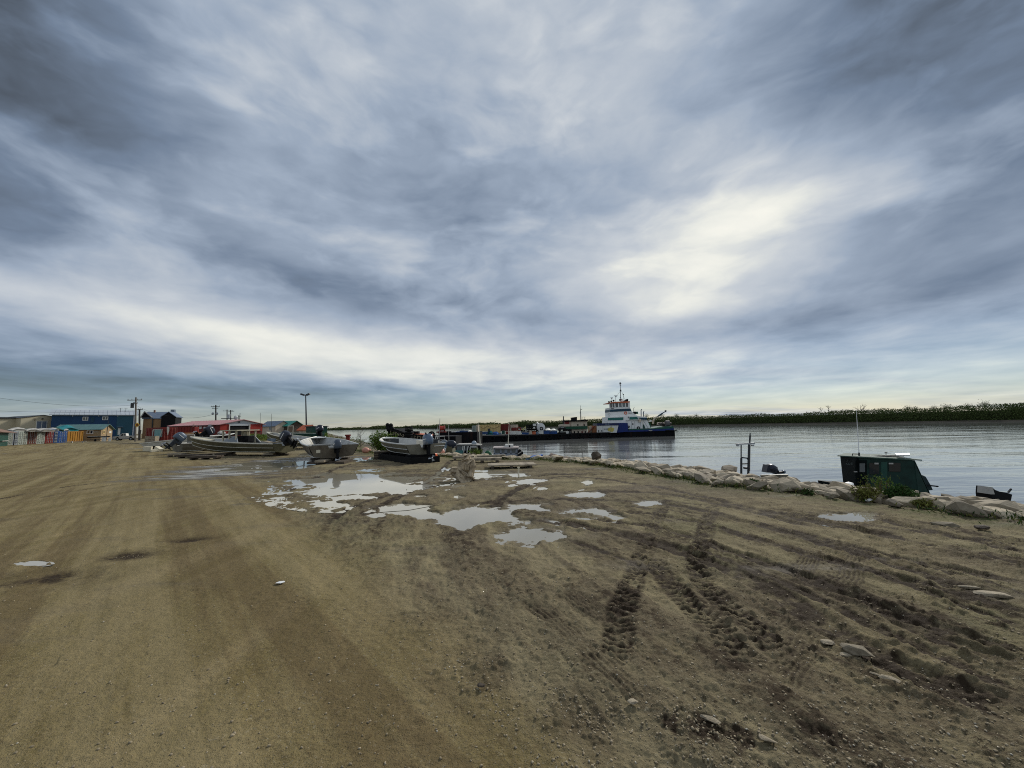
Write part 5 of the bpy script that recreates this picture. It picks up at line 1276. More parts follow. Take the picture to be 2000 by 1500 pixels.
heap('cargo_bale', 913.5, 921, 839.6, 843.6, Y1, 1.2, white, 'white bale lying on the dark blue crate', 'bale', 21)
crate(898, 840.8, 905, 842.8, blue_d, 'flat dark box on the blue crates', Yfix=Y1 + .1)
q = W(863, 845, 67.5); q2 = W(863, 834.5, 67.5)
r_ = thing('deck_winch', 'red drum winch on the left end of the nearer barge', 'winch', (q.x, 67.5, q.z))
part('drum', MB().tube([(q.x - .35, 67.5, q.z + .75), (q.x + .45, 67.5, q.z + .75)], .42, 14), mat('red winch drum', (.42, .05, .03), .55, .1, .3, 3), r_)
part('flange', MB().tube([(q.x - .42, 67.5, q.z + .75), (q.x - .34, 67.5, q.z + .75)], .56, 14), mat('orange winch flange', (.45, .10, .06), .6), r_)
part('flange', MB().tube([(q.x + .44, 67.5, q.z + .75), (q.x + .52, 67.5, q.z + .75)], .56, 14), red_c, r_)
part('frame', MB().bz(q.x - .9, q.x + .7, 67, 68, q.z, q.z + .22).bz(q.x - .42, q.x - .3, 67.1, 67.9, q.z + .2, q.z + .7).bz(q.x + .4, q.x + .52, 67.1, 67.9, q.z + .2, q.z + .7), red_c, r_)
cargo_container(922, 831.2, 930, 843.8, white_c, 'small white container at the left of the tan load', Yfix=69, n=3)
cargo_container(930.6, 829.6, 934, 843.5, cream, 'narrow cream locker between the white container and the tan load', Yfix=69.5, n=2)
r_ = cargo_container(935, 829.4, 977, 846, tan_p, 'long tan covered container with drooping ropes on the far barge', dY=2.2, n=7)
mb = MB()
for (x0, x1) in ((936, 952), (952, 976)):
    pts = []
    for i in range(9):
        t = i/8; w_ = W(x0 + (x1-x0)*t, 831.5 + 5*math.sin(math.pi*t), Yb(955) + 2.05); pts.append(w_)
    mb.tube(pts, .035, 4, False)
part('rope', mb, wood_d, r_)
cargo_container(977.8, 828.6, 996, 842, red_c, 'dark red container between the tan load and the cream one', dY=2.2, n=6)
r_ = cargo_container(997, 829.4, 1012, 842, cream, 'cream container with a dark red patch on the far barge', dY=2.2, n=5)
part('patch', MB().pr(999, 835, 1009, 841, Yb(1005) + 2.05, .05), red_c, r_)
q = W(1014, 838, Yb(1014) + 1); solo('pipe_reel', MB().torus((q.x, q.y, q.z), .38, .14, 'Y', 14, 6).torus((q.x, q.y + .4, q.z), .38, .14, 'Y', 14, 6).tube([(q.x, q.y - .1, q.z), (q.x, q.y + .5, q.z)], .12, 8), red_c, 'small dark red reel right of the cream container', 'reel', (q.x, q.y, q.z - .5))
crate(930, 843, 952, 848.5, blue_d, 'low white and blue crate in front of the tan load', dY=.3, lid=tarp_w)
crate(941, 844, 949, 848.8, tarp_w, 'pale pallet box in front of the tan load', dY=.15)
heap('tarp_bundle', 949, 962, 840.5, 848.5, Yb(955) + .5, 2, tarp_t, 'teal tarped load in front of the tan container', 'bundle', 22)
heap('tarp_bundle', 961, 974, 842.5, 848.5, Yb(967) + .5, 2, tarp_b, 'blue tarped load right of the teal one on the barge', 'bundle', 23)
crate(974, 845.5, 979, 848.5, slate_r, 'small pale blue box at the end of the tarped loads', dY=.3)
crate(996.5, 842.2, 1006, 848.5, white, 'low white box below the cream container, left of its twin', dY=.3)
crate(1007, 842.2, 1017, 848.5, white, 'low white box below the cream container, right of its twin', dY=.3)
q = W(1022, 843, Yb(1022) + 1)
r_ = thing('mini_loader', 'small yellow loader with a raised arm on the barge', 'loader', (q.x, q.y, q.z))
part('body', MB().pp([(1018, 843), (1018, 838.5), (1021, 837.5), (1025, 840), (1026, 843)], Yb(1022) + .8, 1.2), mat('pale yellow machine paint', (.52, .46, .20), .6), r_)
part('arm', MB().beam(W(1020, 839, Yb(1022) + 1), W(1027, 833.5, Yb(1022) + 1), .16).beam(W(1027, 833.5, Yb(1022) + 1), W(1025, 842, Yb(1022) + 1), .12), mat('pale yellow machine paint', (.5, .4, .1)), r_)
for x_ in (1019.5, 1024.5): q = W(x_, 843, Yb(1022) + .7); part('wheel', MB().tube([(q.x, q.y, q.z + .1), (q.x, q.y + .25, q.z + .1)], .28, 10), rubber, r_)
q = W(1026, 849, Yb(1026)); 
r_ = thing('blue_boat', 'small blue boat carried on the barge under the yellow loader', 'boat', (q.x, q.y, q.z))
part('hull', MB().pp([(1017.5, 843.5), (1034, 844), (1032, 848.5), (1020, 848.5)], Yb(1026) + .2, 1.4), blue_c, r_); part('gunwale', MB().beam(W(1017.5, 843.6, Yb(1026) + .15), W(1034, 844.1, Yb(1026) + .15), .12), tarp_w, r_)
def rack(x0, x1, y0, y1, label, n):
    Yd = Yb((x0+x1)/2) + 1.0; a = W(x0, (y0+y1)/2, Yd); c = W(x1, (y0+y1)/2, Yd); zt = W((x0+x1)/2, y0, Yd).z; zb = W((x0+x1)/2, y1, Yd).z
    r = thing('pipe_rack', label, 'rack', (a.x, Yd, zb))
    for i in range(n + 1):
        xx = a.x + (c.x-a.x)*i/n; part('post', MB().bz(xx - .06, xx + .06, Yd, Yd + .12, zb, zt).bz(xx - .06, xx + .06, Yd + 2, Yd + 2.12, zb, zt), black, r)
    for k in range(4): zz_ = zb + (zt - zb)*(k + .4)/4; part('shelf', MB().bz(a.x, c.x, Yd + .1, Yd + 2, zz_ - .05, zz_ + .05).bz(a.x + .1, c.x - .1, Yd + .3, Yd + 1.8, zz_ + .06, zz_ + (zt-zb)*.15), black, r)
    return r
rack(1029, 1038, 829.5, 846, 'black steel rack behind the yellow loader', 3)
rr_ = rack(1039, 1048, 828.5, 846, 'black rack with white goods, left of the white tank', 2)
part('goods', MB().pr(1041, 827.5, 1047, 832, Yb(1044) + .8, 1).pr(1041.5, 834, 1045, 837, Yb(1044) + .8, 1), white, rr_)
q = W(1056.5, 834.5, Yb(1056) + 1); q2 = W(1056.5, 842, Yb(1056) + 1)
r_ = thing('storage_tank', 'round white tank on the barge with a tyre leaning on it', 'tank', (q.x, q.y, q2.z))
part('shell', MB().tube([(q.x, q.y, q.z), (q.x, q.y + 3, q.z)], .95, 24), tank_w, r_); part('cradle', MB().bz(q.x - .9, q.x + .9, q.y + .3, q.y + 2.7, q2.z - .1, q2.z + .35), black, r_)
part('top_hatch', MB().tube([(q.x - .5, q.y + .5, q.z + .7), (q.x - .9, q.y + .5, q.z + 1.1)], .2, 8), tank_w, r_)
q = W(1057.5, 837, Yb(1056) + .6); solo('spare_tyre', MB().torus((q.x, q.y, q.z), .30, .12, 'Y', 16, 7), rubber, 'black tyre leaning on the white tank', 'tyre', (q.x, q.y, q.z - .4))
crate(1053, 841.5, 1061, 847.5, white, 'white box in front of the round white tank', dY=.3)
crate(1062, 841.5, 1073, 847.5, blue_c, 'bright blue crate right of the white tank', dY=.3)
crate(1073.6, 841.5, 1088, 847.5, blue_c, 'second bright blue crate right of the white tank', dY=.3, lid=slate_r)
heap('cargo_bale', 1066, 1076, 835.5, 841.6, Yb(1070) + .4, 2, white, 'white wrapped bale on the first bright blue crate', 'bale', 24)
heap('cargo_bale', 1077, 1086, 836.5, 841.6, Yb(1080) + .4, 2, white, 'white wrapped bale on the second bright blue crate', 'bale', 25)
def veh(x0, x1, y0, y1, m_, label, name='parked_car'):
    Yd = Yb((x0+x1)/2) + .6; r = thing(name, label, 'car', W((x0+x1)/2, y1, Yd)); w = x1 - x0; h = y1 - y0
    part('body', MB().pp([(x0, y1 - h*.2), (x0, y1 - h*.5), (x0 + w*.22, y1 - h*.58), (x0 + w*.35, y0 + h*.02), (x0 + w*.75, y0), (x0 + w*.9, y1 - h*.58), (x1, y1 - h*.5), (x1, y1 - h*.2)], Yd, 1.8), m_, r)
    part('window', MB().pp([(x0 + w*.3, y1 - h*.6), (x0 + w*.39, y0 + h*.08), (x0 + w*.72, y0 + h*.07), (x0 + w*.82, y1 - h*.6)], Yd - .02, .05), glass_g, r)
    for f in (.2, .8): q = W(x0 + w*f, y1 - h*.15, Yd - .05); part('wheel', MB().tube([q, (q.x, q.y + .25, q.z)], .33, 12), rubber, r)
    return r
veh(1090, 1105, 832.5, 841, black, 'black car carried on the barge beside the old tow boat')
veh(1089, 1104, 841.5, 849, rubber, 'low black car on the barge deck below the other black car')
rack(1105, 1116, 838, 848, 'low dark rack of gear at the foot of the old tow boat', 3)

for (x0, y0, x1, y1, m_, lb) in ((953, 837, 957, 842.5, steel_d, 'dark machine crate peeping over the teal tarped load'), (980, 841, 986, 848, green_c, 'green crate below the dark red container'), (987.5, 842.5, 995, 848, red_c, 'red crate below the dark red container, right of the green one'),
        (1034.5, 841, 1038.5, 848, cream, 'cream drum box between the blue boat and the black rack'), (1040, 843, 1046, 848.3, orange_r, 'orange crate in front of the black rack with white goods'), (1047, 843.5, 1051.5, 848.3, slate_r, 'slate crate left of the white box by the tank'),
        (1106, 842.5, 1110.5, 848.5, white, 'small white box at the foot of the old tow boat'), (1111.5, 843, 1115.5, 848.5, steel_d, 'dark box right of the small white box at the tow boat')):
    crate(x0, y0, x1, y1, m_, lb, dY=.1, dep=1.0)
# old tow boat house
Yt = 95
b = W(1130, 848, Yt); r_ = thing('old_tow_boat', 'old cream and green tow boat between the barge cargo and the tug', 'boat', (b.x, Yt, b.z))
part('lower_house', MB().pr(1117, 838, 1147, 848, Yt, 6), cream, r_)
for x_ in (1122, 1129.5, 1137, 1143.5): part('opening', MB().pr(x_ - 1.3, 842, x_ + 1.3, 848, Yt - .04, .05), red_dk if x_ == 1137 else black, r_)
part('green_band', MB().pr(1105, 832.5, 1147.5, 838, Yt - .5, 7), mat('dark green band paint', (.015, .075, .04), .6), r_)
part('upper_house', MB().pr(1112, 822.8, 1147, 832.5, Yt, 5), cream, r_)
for x_ in (1128.5, 1141): part('porthole', MB().tube([W(x_, 830, Yt - .04), W(x_, 830, Yt + .02)], .20, 10), black, r_)
part('red_panel', MB().pr(1104, 822.5, 1112, 830, Yt - .1, 4), red_c, r_)
part('fore_house', MB().pp([(1094, 833), (1094, 830), (1101, 828.5), (1113, 828.5), (1113, 833)], Yt - .3, 4), cream, r_)
part('roof', MB().pr(1103, 820.5, 1148, 823, Yt - .4, 6), blackhull, r_)
part('roof_locker', MB().pp([(1116.5, 815.5), (1127, 814.2), (1127, 820.5), (1117.5, 820.5)], Yt + 1, 2), black, r_)
part('mast', MB().tube([W(1134.5, 820.5, Yt + 1), W(1134, 804, Yt + 1), W(1133.5, 792, Yt + 1)], [.13, .10, .05], 6).beam(W(1132, 806.5, Yt + 1), W(1134.5, 806.5, Yt + 1), .12).beam(W(1134, 799.5, Yt + 1), W(1137, 799.5, Yt + 1), .12), steel_d, r_)
part('mast', MB().tube([W(1100.5, 829, Yt + 1), W(1100.5, 813, Yt + 1)], [.14, .12], 6), steel_d, r_)
part('rail', MB().beam(W(1136, 814.5, Yt + 1), W(1144, 814.5, Yt + 1), .07).beam(W(1137, 814.5, Yt + 1), W(1137, 820, Yt + 1), .07).beam(W(1142, 814.5, Yt + 1), W(1142, 820, Yt + 1), .07), tarp_w, r_)
# stair tower and white deckhouse on the barge
b = W(1158, 846, 95.4); r_ = thing('stair_tower', 'rusty orange stair and ramp left of the white deckhouse', 'stairs', (b.x, 95.4, b.z))
part('wall', MB().pr(1157, 831.5, 1166, 845, 95.6, 3), mat('rusty orange steel', (.34, .14, .06), .7, .1, .3, 2), r_)
part('side_wall', MB().pr(1151, 832, 1157, 845, 96.2, 2), cream, r_)
for k in range(7): q = W(1149 + k*1.9, 845 - k*1.85, 95.3); part('step', MB().bz(q.x - .15, q.x + .15, 95.2, 96.0, q.z, q.z + .06), red_c, r_)
part('stringer', MB().beam(W(1148, 846, 95.2), W(1162, 832, 95.2), .16), red_dk, r_)
b = W(1186, 845, 95.0); r_ = thing('deckhouse', 'white deckhouse with a yellow emblem and grey letters in front of the tug', 'deckhouse', (b.x, 95, b.z))
part('wall', MB().pp([(1166, 831.2), (1208, 830.8), (1204.5, 845), (1166, 845.5)], 95, 4), white, r_)
part('seam', MB().beam(W(1177.7, 831, 94.97), W(1177.7, 845.5, 94.97), .05).beam(W(1192, 831, 94.97), W(1192, 845.5, 94.97), .04), grey_c, r_)
for x_ in (1169.5, 1175.5): part('window', MB().pr(x_ - .8, 840, x_ + .8, 843.5, 94.95, .05), black, r_)
lettering('lettering', 'AVC', mat('grey lettering', (.10, .11, .15), .6), r_, W(1179.5, 840, 94.97), .62, (1, 0, .0), .01)
mb = MB(); rs = random.Random(4)
pts = [W(1193.5 + 6.5*math.cos(a)*rs.uniform(.8, 1.1), 839 + 5*math.sin(a)*rs.uniform(.8, 1.05), 94.96) for a in [2*math.pi*i/18 for i in range(18)]]
part('emblem', MB().prism(pts, (0, .03, 0)), lemon, r_)
part('roof_band', MB().pr(1166, 826.5, 1208, 831, 94.9, 5), mat('navy roof band', (.012, .02, .075), .5), r_)
part('band_lettering', MB().pr(1182, 827.4, 1183, 829.6, 94.85, .04).pr(1184.5, 827.4, 1186.5, 829.6, 94.85, .04).pr(1188, 827.4, 1190, 829.6, 94.85, .04), slate_r, r_)

# ------------------------------------------------------------ the tug
tugwhite = mat('fresh white tug paint', (.80, .80, .77), .5, 0, .06, 2, .12, (.5, .42, .33), streak=True)
Yg = 96.0; b = W(1260, 850, Yg)
tg = thing('tugboat', 'white and blue push tug with a tall wheelhouse and orange roof', 'tugboat', (b.x, Yg, WATER))
part('hull', MB().pp([(1203, 843), (1318, 840.5), (1318.5, 852), (1206, 855)], Yg, 9), blackhull, tg)
part('stern_rail', MB().pp([(1300, 840), (1322, 840.2), (1322, 842), (1300, 842)], Yg - .2, 9.4), rubber, tg)
part('blue_band', MB().pp([(1222, 841), (1316, 836.5), (1317, 840.6), (1203, 844.6)], Yg - .08, 9.1), hullblue, tg)
part('green_bulwark', MB().pp([(1228, 838), (1270, 837), (1314, 832), (1316.5, 836.8), (1228, 841)], Yg - .05, 9), hullgreen, tg)
part('push_knee', MB().pp([(1203.5, 845), (1208.3, 830.9), (1208.3, 826), (1226, 825.8), (1227, 843)], Yg - .5, 6), hullblue, tg)
part('main_deckhouse', MB().pp([(1227, 837.8), (1222.5, 827), (1222.5, 820), (1263.5, 819.3), (1271, 836.3)], Yg + 1, 6), tugwhite, tg)
part('second_deckhouse', MB().pp([(1187.5, 827), (1187.5, 814.3), (1246, 812.3), (1262, 815), (1264, 820.5), (1222, 821), (1222.6, 826.5)], Yg + .7, 6.4), tugwhite, tg)
part('green_stripe', MB().pp([(1187.4, 821), (1187.4, 816.2), (1217.5, 815), (1217.5, 820.2)], Yg + .62, .1), lagoon, tg)
part('green_stripe', MB().pp([(1229.5, 819.5), (1229.5, 814.6), (1244.5, 814), (1247, 819)], Yg + .62, .1), lagoon, tg)
part('navy_stripe', MB().pp([(1248.5, 819.6), (1247.5, 815.6), (1262.6, 816), (1264.2, 820)], Yg + .60, .12), stripe, tg)
part('third_deckhouse', MB().pp([(1192, 814.6), (1192, 803.5), (1233, 802.3), (1237, 807), (1246, 812.6)], Yg + 1.2, 5.4), tugwhite, tg)
part('navy_stripe', MB().pp([(1191.8, 804.6), (1191.8, 799.8), (1231.4, 797.8), (1233.4, 802.4)], Yg + 1.1, 5.6), stripe, tg)
wh = part('wheelhouse', MB().pp([(1192, 800.4), (1191.4, 796.3), (1230.3, 794.4), (1231.4, 798.4)], Yg + 1.2, 5.2), tugwhite, tg)
for x0, x1 in ((1190.2, 1192), (1200.5, 1202.3), (1207.5, 1209.3), (1214.5, 1216), (1221.5, 1223), (1227, 1230.5)):
    part('window_post', MB().pp([(x0 - .8, 787), (x1 - .6, 787), (x1, 796), (x0, 796)], Yg + 1.15, .12), tugwhite, wh)
for x0, x1 in ((1192, 1200.5), (1202.3, 1207.5), (1209.3, 1214.5), (1216, 1221.5), (1223, 1227)):
    part('pane', MB().pp([(x0 - .6, 787), (x1 - .8, 786.8), (x1, 795.5), (x0, 795.8)], Yg + 1.22, .04), glass_g if x0 in (1209.3, 1216) else glass_d, wh)
part('rear_wall', MB().pp([(1189.6, 787), (1230.3, 785.5), (1230.6, 795), (1191.2, 796.5)], Yg + 6.0, .3), tugwhite, wh)
part('mullion', MB().pp([(1195, 787), (1196, 787), (1196.5, 796), (1195.8, 796)], Yg + 1.12, .1), tugwhite, wh)
part('roof', MB().pp([(1188.6, 787.8), (1188.8, 786.4), (1200, 784.6), (1230.5, 783.6), (1230.3, 786)], Yg + .9, 5.8), orange_r, tg)
mb = MB(); Ym = Yg + 3.5
mb.tube([W(1212.5, 785, Ym), W(1212, 765, Ym), W(1211.3, 746, Ym)], [.11, .08, .04], 6)
mb.tube([W(1212, 763, Ym), W(1203, 776, Ym)], .025, 4); mb.tube([W(1212.5, 760, Ym), W(1221, 782, Ym)], .025, 4); mb.tube([W(1217.5, 770, Ym), W(1217.5, 784, Ym)], .03, 4)
for y_, w_ in ((749.5, 2.2), (753, 1.4), (762, 1.6), (776.5, 1.2)): mb.beam(W(1211.8 - w_, y_, Ym), W(1211.8 + w_, y_, Ym), .10)
mb.box(W(1211.3, 749, Ym), (.3, .3, .5)); mb.box(W(1212, 763, Ym), (.28, .28, .3)); mb.box(W(1217.4, 770.5, Ym), (.22, .22, .3))
mb.box(W(1212.5, 781, Ym), (.7, .5, .5))
part('mast', mb, steel_d, tg)
for (x_, y_, w_) in ((1194.8, 777, 2.6), (1202.5, 773, 3.2)):
    part('radar', MB().beam(W(x_ - w_, y_, Ym), W(x_ + w_, y_ - .15, Ym), .14).tube([W(x_, y_, Ym), W(x_ + .1, 785, Ym)], .05, 6).box(W(x_, y_ + 1, Ym), (.3, .3, .2)), galv, tg)
for (x_, y_) in ((1189.3, 785), (1193.8, 784), (1198.2, 782.5)):
    q = W(x_, y_, Yg + 1.2); part('searchlight', MB().tube([(q.x - .1, q.y - .25, q.z), (q.x + .1, q.y + .15, q.z)], .21, 10).beam((q.x, q.y, q.z - .5), q, .08), black, tg)
part('roof_gear', MB().pp([(1220, 784), (1220.5, 782), (1224, 780.5), (1225.5, 779), (1227, 779.3), (1227, 783.7)], Yg + 2, 1.5), black, tg)
part('fog_horn', MB().box(W(1214.5, 782.5, Yg + 2), (.4, .4, .5)), tugwhite, tg)
q = W(1222, 806.6, Yg + 1.1); part('life_ring', MB().torus(q, .30, .085, 'Y', 16, 6), orange_p, tg)
q = W(1247, 835.6, Yg + .8); part('tyre_fender', MB().torus(q, .28, .10, 'Y', 16, 6), rubber, tg)
q = W(1228, 833.5, Yg + .8); part('tyre_fender', MB().torus(q, .2, .08, 'Y', 12, 5), rubber, tg)
lettering('lettering', 'MERCH', ink, tg, W(1226.4, 807.8, Yg + 1.17), .34, (1, 0, 0), .01)
lettering('lettering', 'NAME', ink, tg, W(1193.2, 799.0, Yg + 1.17), .24, (1, 0, 0), .01) if False else None
part('name_board', MB().pp([(1193, 797), (1199.5, 796.7), (1199.5, 798), (1193, 798.3)], Yg + 1.15, .04), steel_d, wh)
part('front_rail', MB().beam(W(1187.5, 807, Yg + .8), W(1192, 806.8, Yg + .8), .06).beam(W(1187.7, 807, Yg + .8), W(1187.7, 814.3, Yg + .8), .06).beam(W(1189.7, 807, Yg + .8), W(1189.7, 814.3, Yg + .8), .06).beam(W(1187.5, 810.5, Yg + .8), W(1192, 810.4, Yg + .8), .05), galv, tg)
part('wall_seams', sum_mb := MB().beam(W(1240, 822, Yg + .97), W(1240, 836.5, Yg + .97), .05).beam(W(1251, 822, Yg + .97), W(1252, 836.5, Yg + .97), .05).beam(W(1233, 822, Yg + .97), W(1234, 837, Yg + .97), .04).beam(W(1257, 822, Yg + .97), W(1266, 836, Yg + .97), .05), grey_c, tg)
part('door_shadow_panel', MB().pp([(1255.5, 829), (1258, 829), (1260.5, 836.3), (1255.5, 836.4)], Yg + .95, .06), green_c, tg)
part('locker', MB().pp([(1249, 817.5), (1252, 818.5), (1252, 824.5), (1248.5, 824.5)], Yg + .3, .7), cream, tg)
part('small_window', MB().box(W(1236, 828.2, Yg + .96), (.32, .05, .32)).box(W(1227.2, 815.2, Yg + .64), (.16, .05, .4)), ink, tg)
q = W(1239.3, 806.6, Yg + 2); part('air_vent', MB().tube([(q.x, q.y - .5, q.z), (q.x, q.y + .5, q.z)], .36, 12), black, tg)
part('air_box', MB().pr(1242, 804, 1246.3, 808.4, Yg + 1.6, 1.2), hullgreen, tg)
part('davit', MB().tube([W(1237.4, 804, Yg + 2), W(1237.6, 797.5, Yg + 2), W(1239.2, 796, Yg + 2)], .05, 5), steel_d, tg)
for x_, t_ in ((1252.3, 799.3), (1256.9, 803.3)):
    part('exhaust_pipe', MB().tube([W(x_, 814.5, Yg + 3), W(x_ - .2, t_ + 2, Yg + 3), W(x_ + 1, t_, Yg + 3)], .12, 8), slate, tg)
part('engine_casing', MB().pp([(1246, 815), (1246, 813), (1262.5, 813.8), (1263.5, 816)], Yg + 1.5, 5), grey_r, tg)
cr_ = part('crane', MB().tube([W(1275.5, 828, Yg + 2), W(1276, 822, Yg + 2), W(1278.5, 817, Yg + 2), W(1284, 813.8, Yg + 2)], [.26, .24, .22, .18], 8), cream, tg)
part('jib', MB().beam(W(1284, 814, Yg + 2), W(1294, 807, Yg + 2), .30).beam(W(1293, 807.5, Yg + 2), W(1301, 803, Yg + 2), .20).beam(W(1300.5, 802.5, Yg + 2), W(1300.8, 806, Yg + 2), .07), stripe, cr_)
part('hook', MB().box(W(1300, 802.5, Yg + 2), (.35, .3, .35)), steel_d, cr_)
part('hose_reel', MB().tube([W(1267, 820.5, Yg + 2), W(1272, 821, Yg + 2), W(1273, 822.5, Yg + 2), W(1267, 823.5, Yg + 2)], .10, 6), tugwhite, tg)
part('towing_bitt', MB().pp([(1266, 830), (1267.5, 826), (1270, 826), (1271.5, 836), (1268, 836)], Yg + 2, 1.5), hullgreen, tg)
mb = MB(); rs = random.Random(9)
for i in range(26):
    x_ = 1284 + 25*rs.random(); y_ = 831 - (x_ > 1297) * 3.5 * rs.random() - 4*rs.random()
    q = W(x_, y_, Yg + 2 + rs.random()*3); mb.box(q, (rs.uniform(.3, .9), rs.uniform(.4, 1.2), rs.uniform(.2, .5)), rs.random()*3, rs.uniform(-.4, .4))
part('deck_gear', mb, mat('worn brown deck gear', (.085, .07, .06), .7, .1, .5, 3), tg)
q = W(1303, 827, Yg + 2); part('winch_drum', MB().tube([(q.x - .4, q.y, q.z), (q.x + .5, q.y, q.z)], .75, 14), mat('grey winch paint', (.12, .11, .11), .6), tg)
part('hull_marking', MB().pp([(1266.5, 841.4), (1268, 840.3), (1274, 840.4), (1274, 841.8)], Yg - .14, .05), tarp_w, tg)

# ------------------------------------------------------------ small boats afloat below the bank
# H rail-framed skiff
Yh = 33
b = W(852, 880, Yh); r_ = thing('work_skiff', 'open work skiff with pipe frames and grey outboards, right of the orange buoy', 'boat', (b.x, Yh, b.z - .6))
part('hull', MB().pp([(838, 868), (882, 871), (884, 884), (842, 884)], Yh, 1.8), olive, r_)
part('side_panel', MB().pp([(846, 868), (857, 868), (855, 876), (843, 876)], Yh - .1, .08), mat('olive tarnished panel', (.16, .15, .07), .6), r_)
part('rail', MB().tube([W(842, 876, Yh - .2), W(848, 867.5, Yh - .2), W(857, 867.5, Yh - .2)], .04, 6), alu_rail, r_)
mb = MB()
for x_ in (848.5, 852.5): mb.tube([W(x_, 867, Yh + .4), W(x_ + 3, 852, Yh + .4)], .04, 6)
mb.tube([W(851, 852.5, Yh + .4), W(868, 852, Yh + .4), W(867.5, 861, Yh + .4)], .04, 6); mb.tube([W(854, 861.5, Yh), W(860, 859.5, Yh), W(870, 859.5, Yh), W(874, 862, Yh)], .03, 6)
part('arch', mb, alu_rail, r_)
part('grab_rail', MB().tube([W(853, 882, Yh - .6), W(855, 874.5, Yh - .6), W(864, 873.5, Yh - .6), W(865, 880, Yh - .6)], .04, 6), alu_rail, r_)
part('whip_aerial', MB().tube([W(877, 864, Yh + 1), W(876, 829, Yh + 1)], [.02, .012], 4), alu_rail, r_)
part('whip_aerial', MB().tube([W(850.5, 862, Yh + .8), W(856, 828, Yh + .8)], [.02, .01], 4), alu_rail, r_)
om = motor(r_, (0, 0, 0), 0, 1, slate) if False else None
for (x_, y_, s_, c_) in ((868, 867, .52, slate), (871, 873, .55, mat('dusty teal cowling', (.14, .20, .24), .5)), (881, 868, .6, navy)):
    q = W(x_, y_, Yh + .3); part('motor_cowling', MB().ell(q, (s_ * .8, s_ * .6, s_ * .62), 12, 8), c_, r_, smooth=True); 
    part('motor_leg', MB().beam((q.x, q.y, q.z - .2), (q.x - .35, q.y - .1, q.z - 1.0), .2), steel_d, r_)
part('bag', MB().ell(W(866, 879, Yh - .5), (.25, .2, .2), 8, 6, jit=.1), tarp_w, r_, smooth=True)
# I dark cabin boat
Yi = 40
b = W(912, 885, Yi); r_ = thing('cabin_boat', 'small dark cabin boat with white window frames and a grey ball on its roof', 'boat', (b.x, Yi, WATER))
part('hull', MB().pp([(886, 880), (940, 880), (936, 893), (892, 893)], Yi, 2.2), blackhull, r_)
part('cabin', MB().pp([(890, 882), (892.5, 869.5), (938, 869.5), (940, 882)], Yi + .1, 2.0), black, r_)
part('roof', MB().pp([(890, 869.6), (892, 867.6), (920, 867.2), (938.5, 869), (938.5, 870)], Yi, 2.2), tarp_w, r_)
for pts, c_ in (([(893, 871.5), (903.5, 871.5), (902, 881), (891, 881)], glass_g), ([(921, 873.5), (931, 873.5), (931, 882), (920, 882)], glass_d), ([(909.5, 871.5), (913.5, 871.5), (911, 882), (908, 882)], glass_g)): part('window', MB().pp(pts, Yi + .05, .04), c_, r_)
mb = MB()
for a, c in (((904.5, 871), (903, 884)), ((907.5, 871), (905.5, 884)), ((914.5, 871), (912, 884)), ((918.5, 872.8), (917, 890)), ((918.5, 872.8), (932, 872.8)), ((932, 872.8), (933.5, 886))): mb.beam(W(*a, Yi), W(*c, Yi), .09)
part('window_frame', mb, white, r_)
q = W(926, 866, Yi + .5); part('roof_float', MB().ell(q, (.26, .24, .28), 12, 8), mat('grey float', (.28, .33, .37), .5), r_, smooth=True)
part('pole', MB().tube([W(938, 869, Yi + .3), W(936.5, 845, Yi + .3), W(935, 826, Yi + .3)], [.06, .045, .02], 6), mat('pale pole paint', (.5, .45, .35)), r_)
part('crate', MB().pp([(888, 880), (904, 880), (903, 887), (886, 887)], Yi - .4, .4), mat('teal plastic crate', (.05, .16, .15), .6), r_)
p = W(953, 886.5, 31); solo('net_float', MB().ell(p, (.27, .24, .27), 14, 9, jit=.06).box((p.x + .2, p.y, p.z - .15), (.25, .2, .25)), mat('dark green net', (.02, .10, .045), .7, 0, .5, 8), 'dark green net ball at the waterline right of the dark cabin boat', 'float', (p.x, 31, p.z - .3), smooth=True)
# J grey cabin boat
Yj = 33
b = W(995, 892, Yj); r_ = thing('cabin_boat', 'small grey cabin boat with four windows and a pole, beyond the wooden platform', 'boat', (b.x, Yj, WATER))
part('hull', MB().pp([(958, 892), (1016, 891.5), (1014, 903), (966, 903)], Yj - .1, 2.4), grey_c, r_)
mb = MB()
for x0, x1 in ((964.5, 967), (976.5, 979.5), (985.5, 990.5), (997, 999), (1007, 1010.5)): mb.pp([(x0, 876), (x1, 876), (x1 + .3, 886), (x0 - .4, 886)], Yj, .08)
mb.pp([(964, 885), (1010.8, 884.5), (1011, 892.5), (962.5, 893)], Yj, .08); mb.pp([(1010.4, 875.5), (1012, 875.5), (1012.3, 892.5), (1010.4, 892.5)], Yj, 1.8); mb.pp([(964.5, 875), (1010.5, 875), (1010.5, 877.3), (964.5, 877.3)], Yj, .08)
part('cabin', mb, grey_c, r_)
for x0, x1 in ((967, 976.5), (979.5, 985.5), (990.5, 997), (999, 1007)): part('window', MB().pp([(x0, 877.3), (x1, 877.3), (x1, 885), (x0, 885)], Yj + .03, .03), glass_g, r_)
part('roof', MB().pp([(962.5, 874.2), (1013.5, 873.8), (1013, 875.6), (990, 876.6), (964, 875.8)], Yj - .2, 2.3), mat('pinkish grey roof', (.36, .31, .29), .6), r_)
part('roof_box', MB().pp([(984, 874.3), (987, 868.3), (1002.5, 868.1), (1003, 874)], Yj + .3, 1.2), white, r_)
part('box_window', MB().pp([(994, 869.5), (996.5, 869.5), (996.5, 873.5), (994, 873.5)], Yj + .27, .04), black, r_)
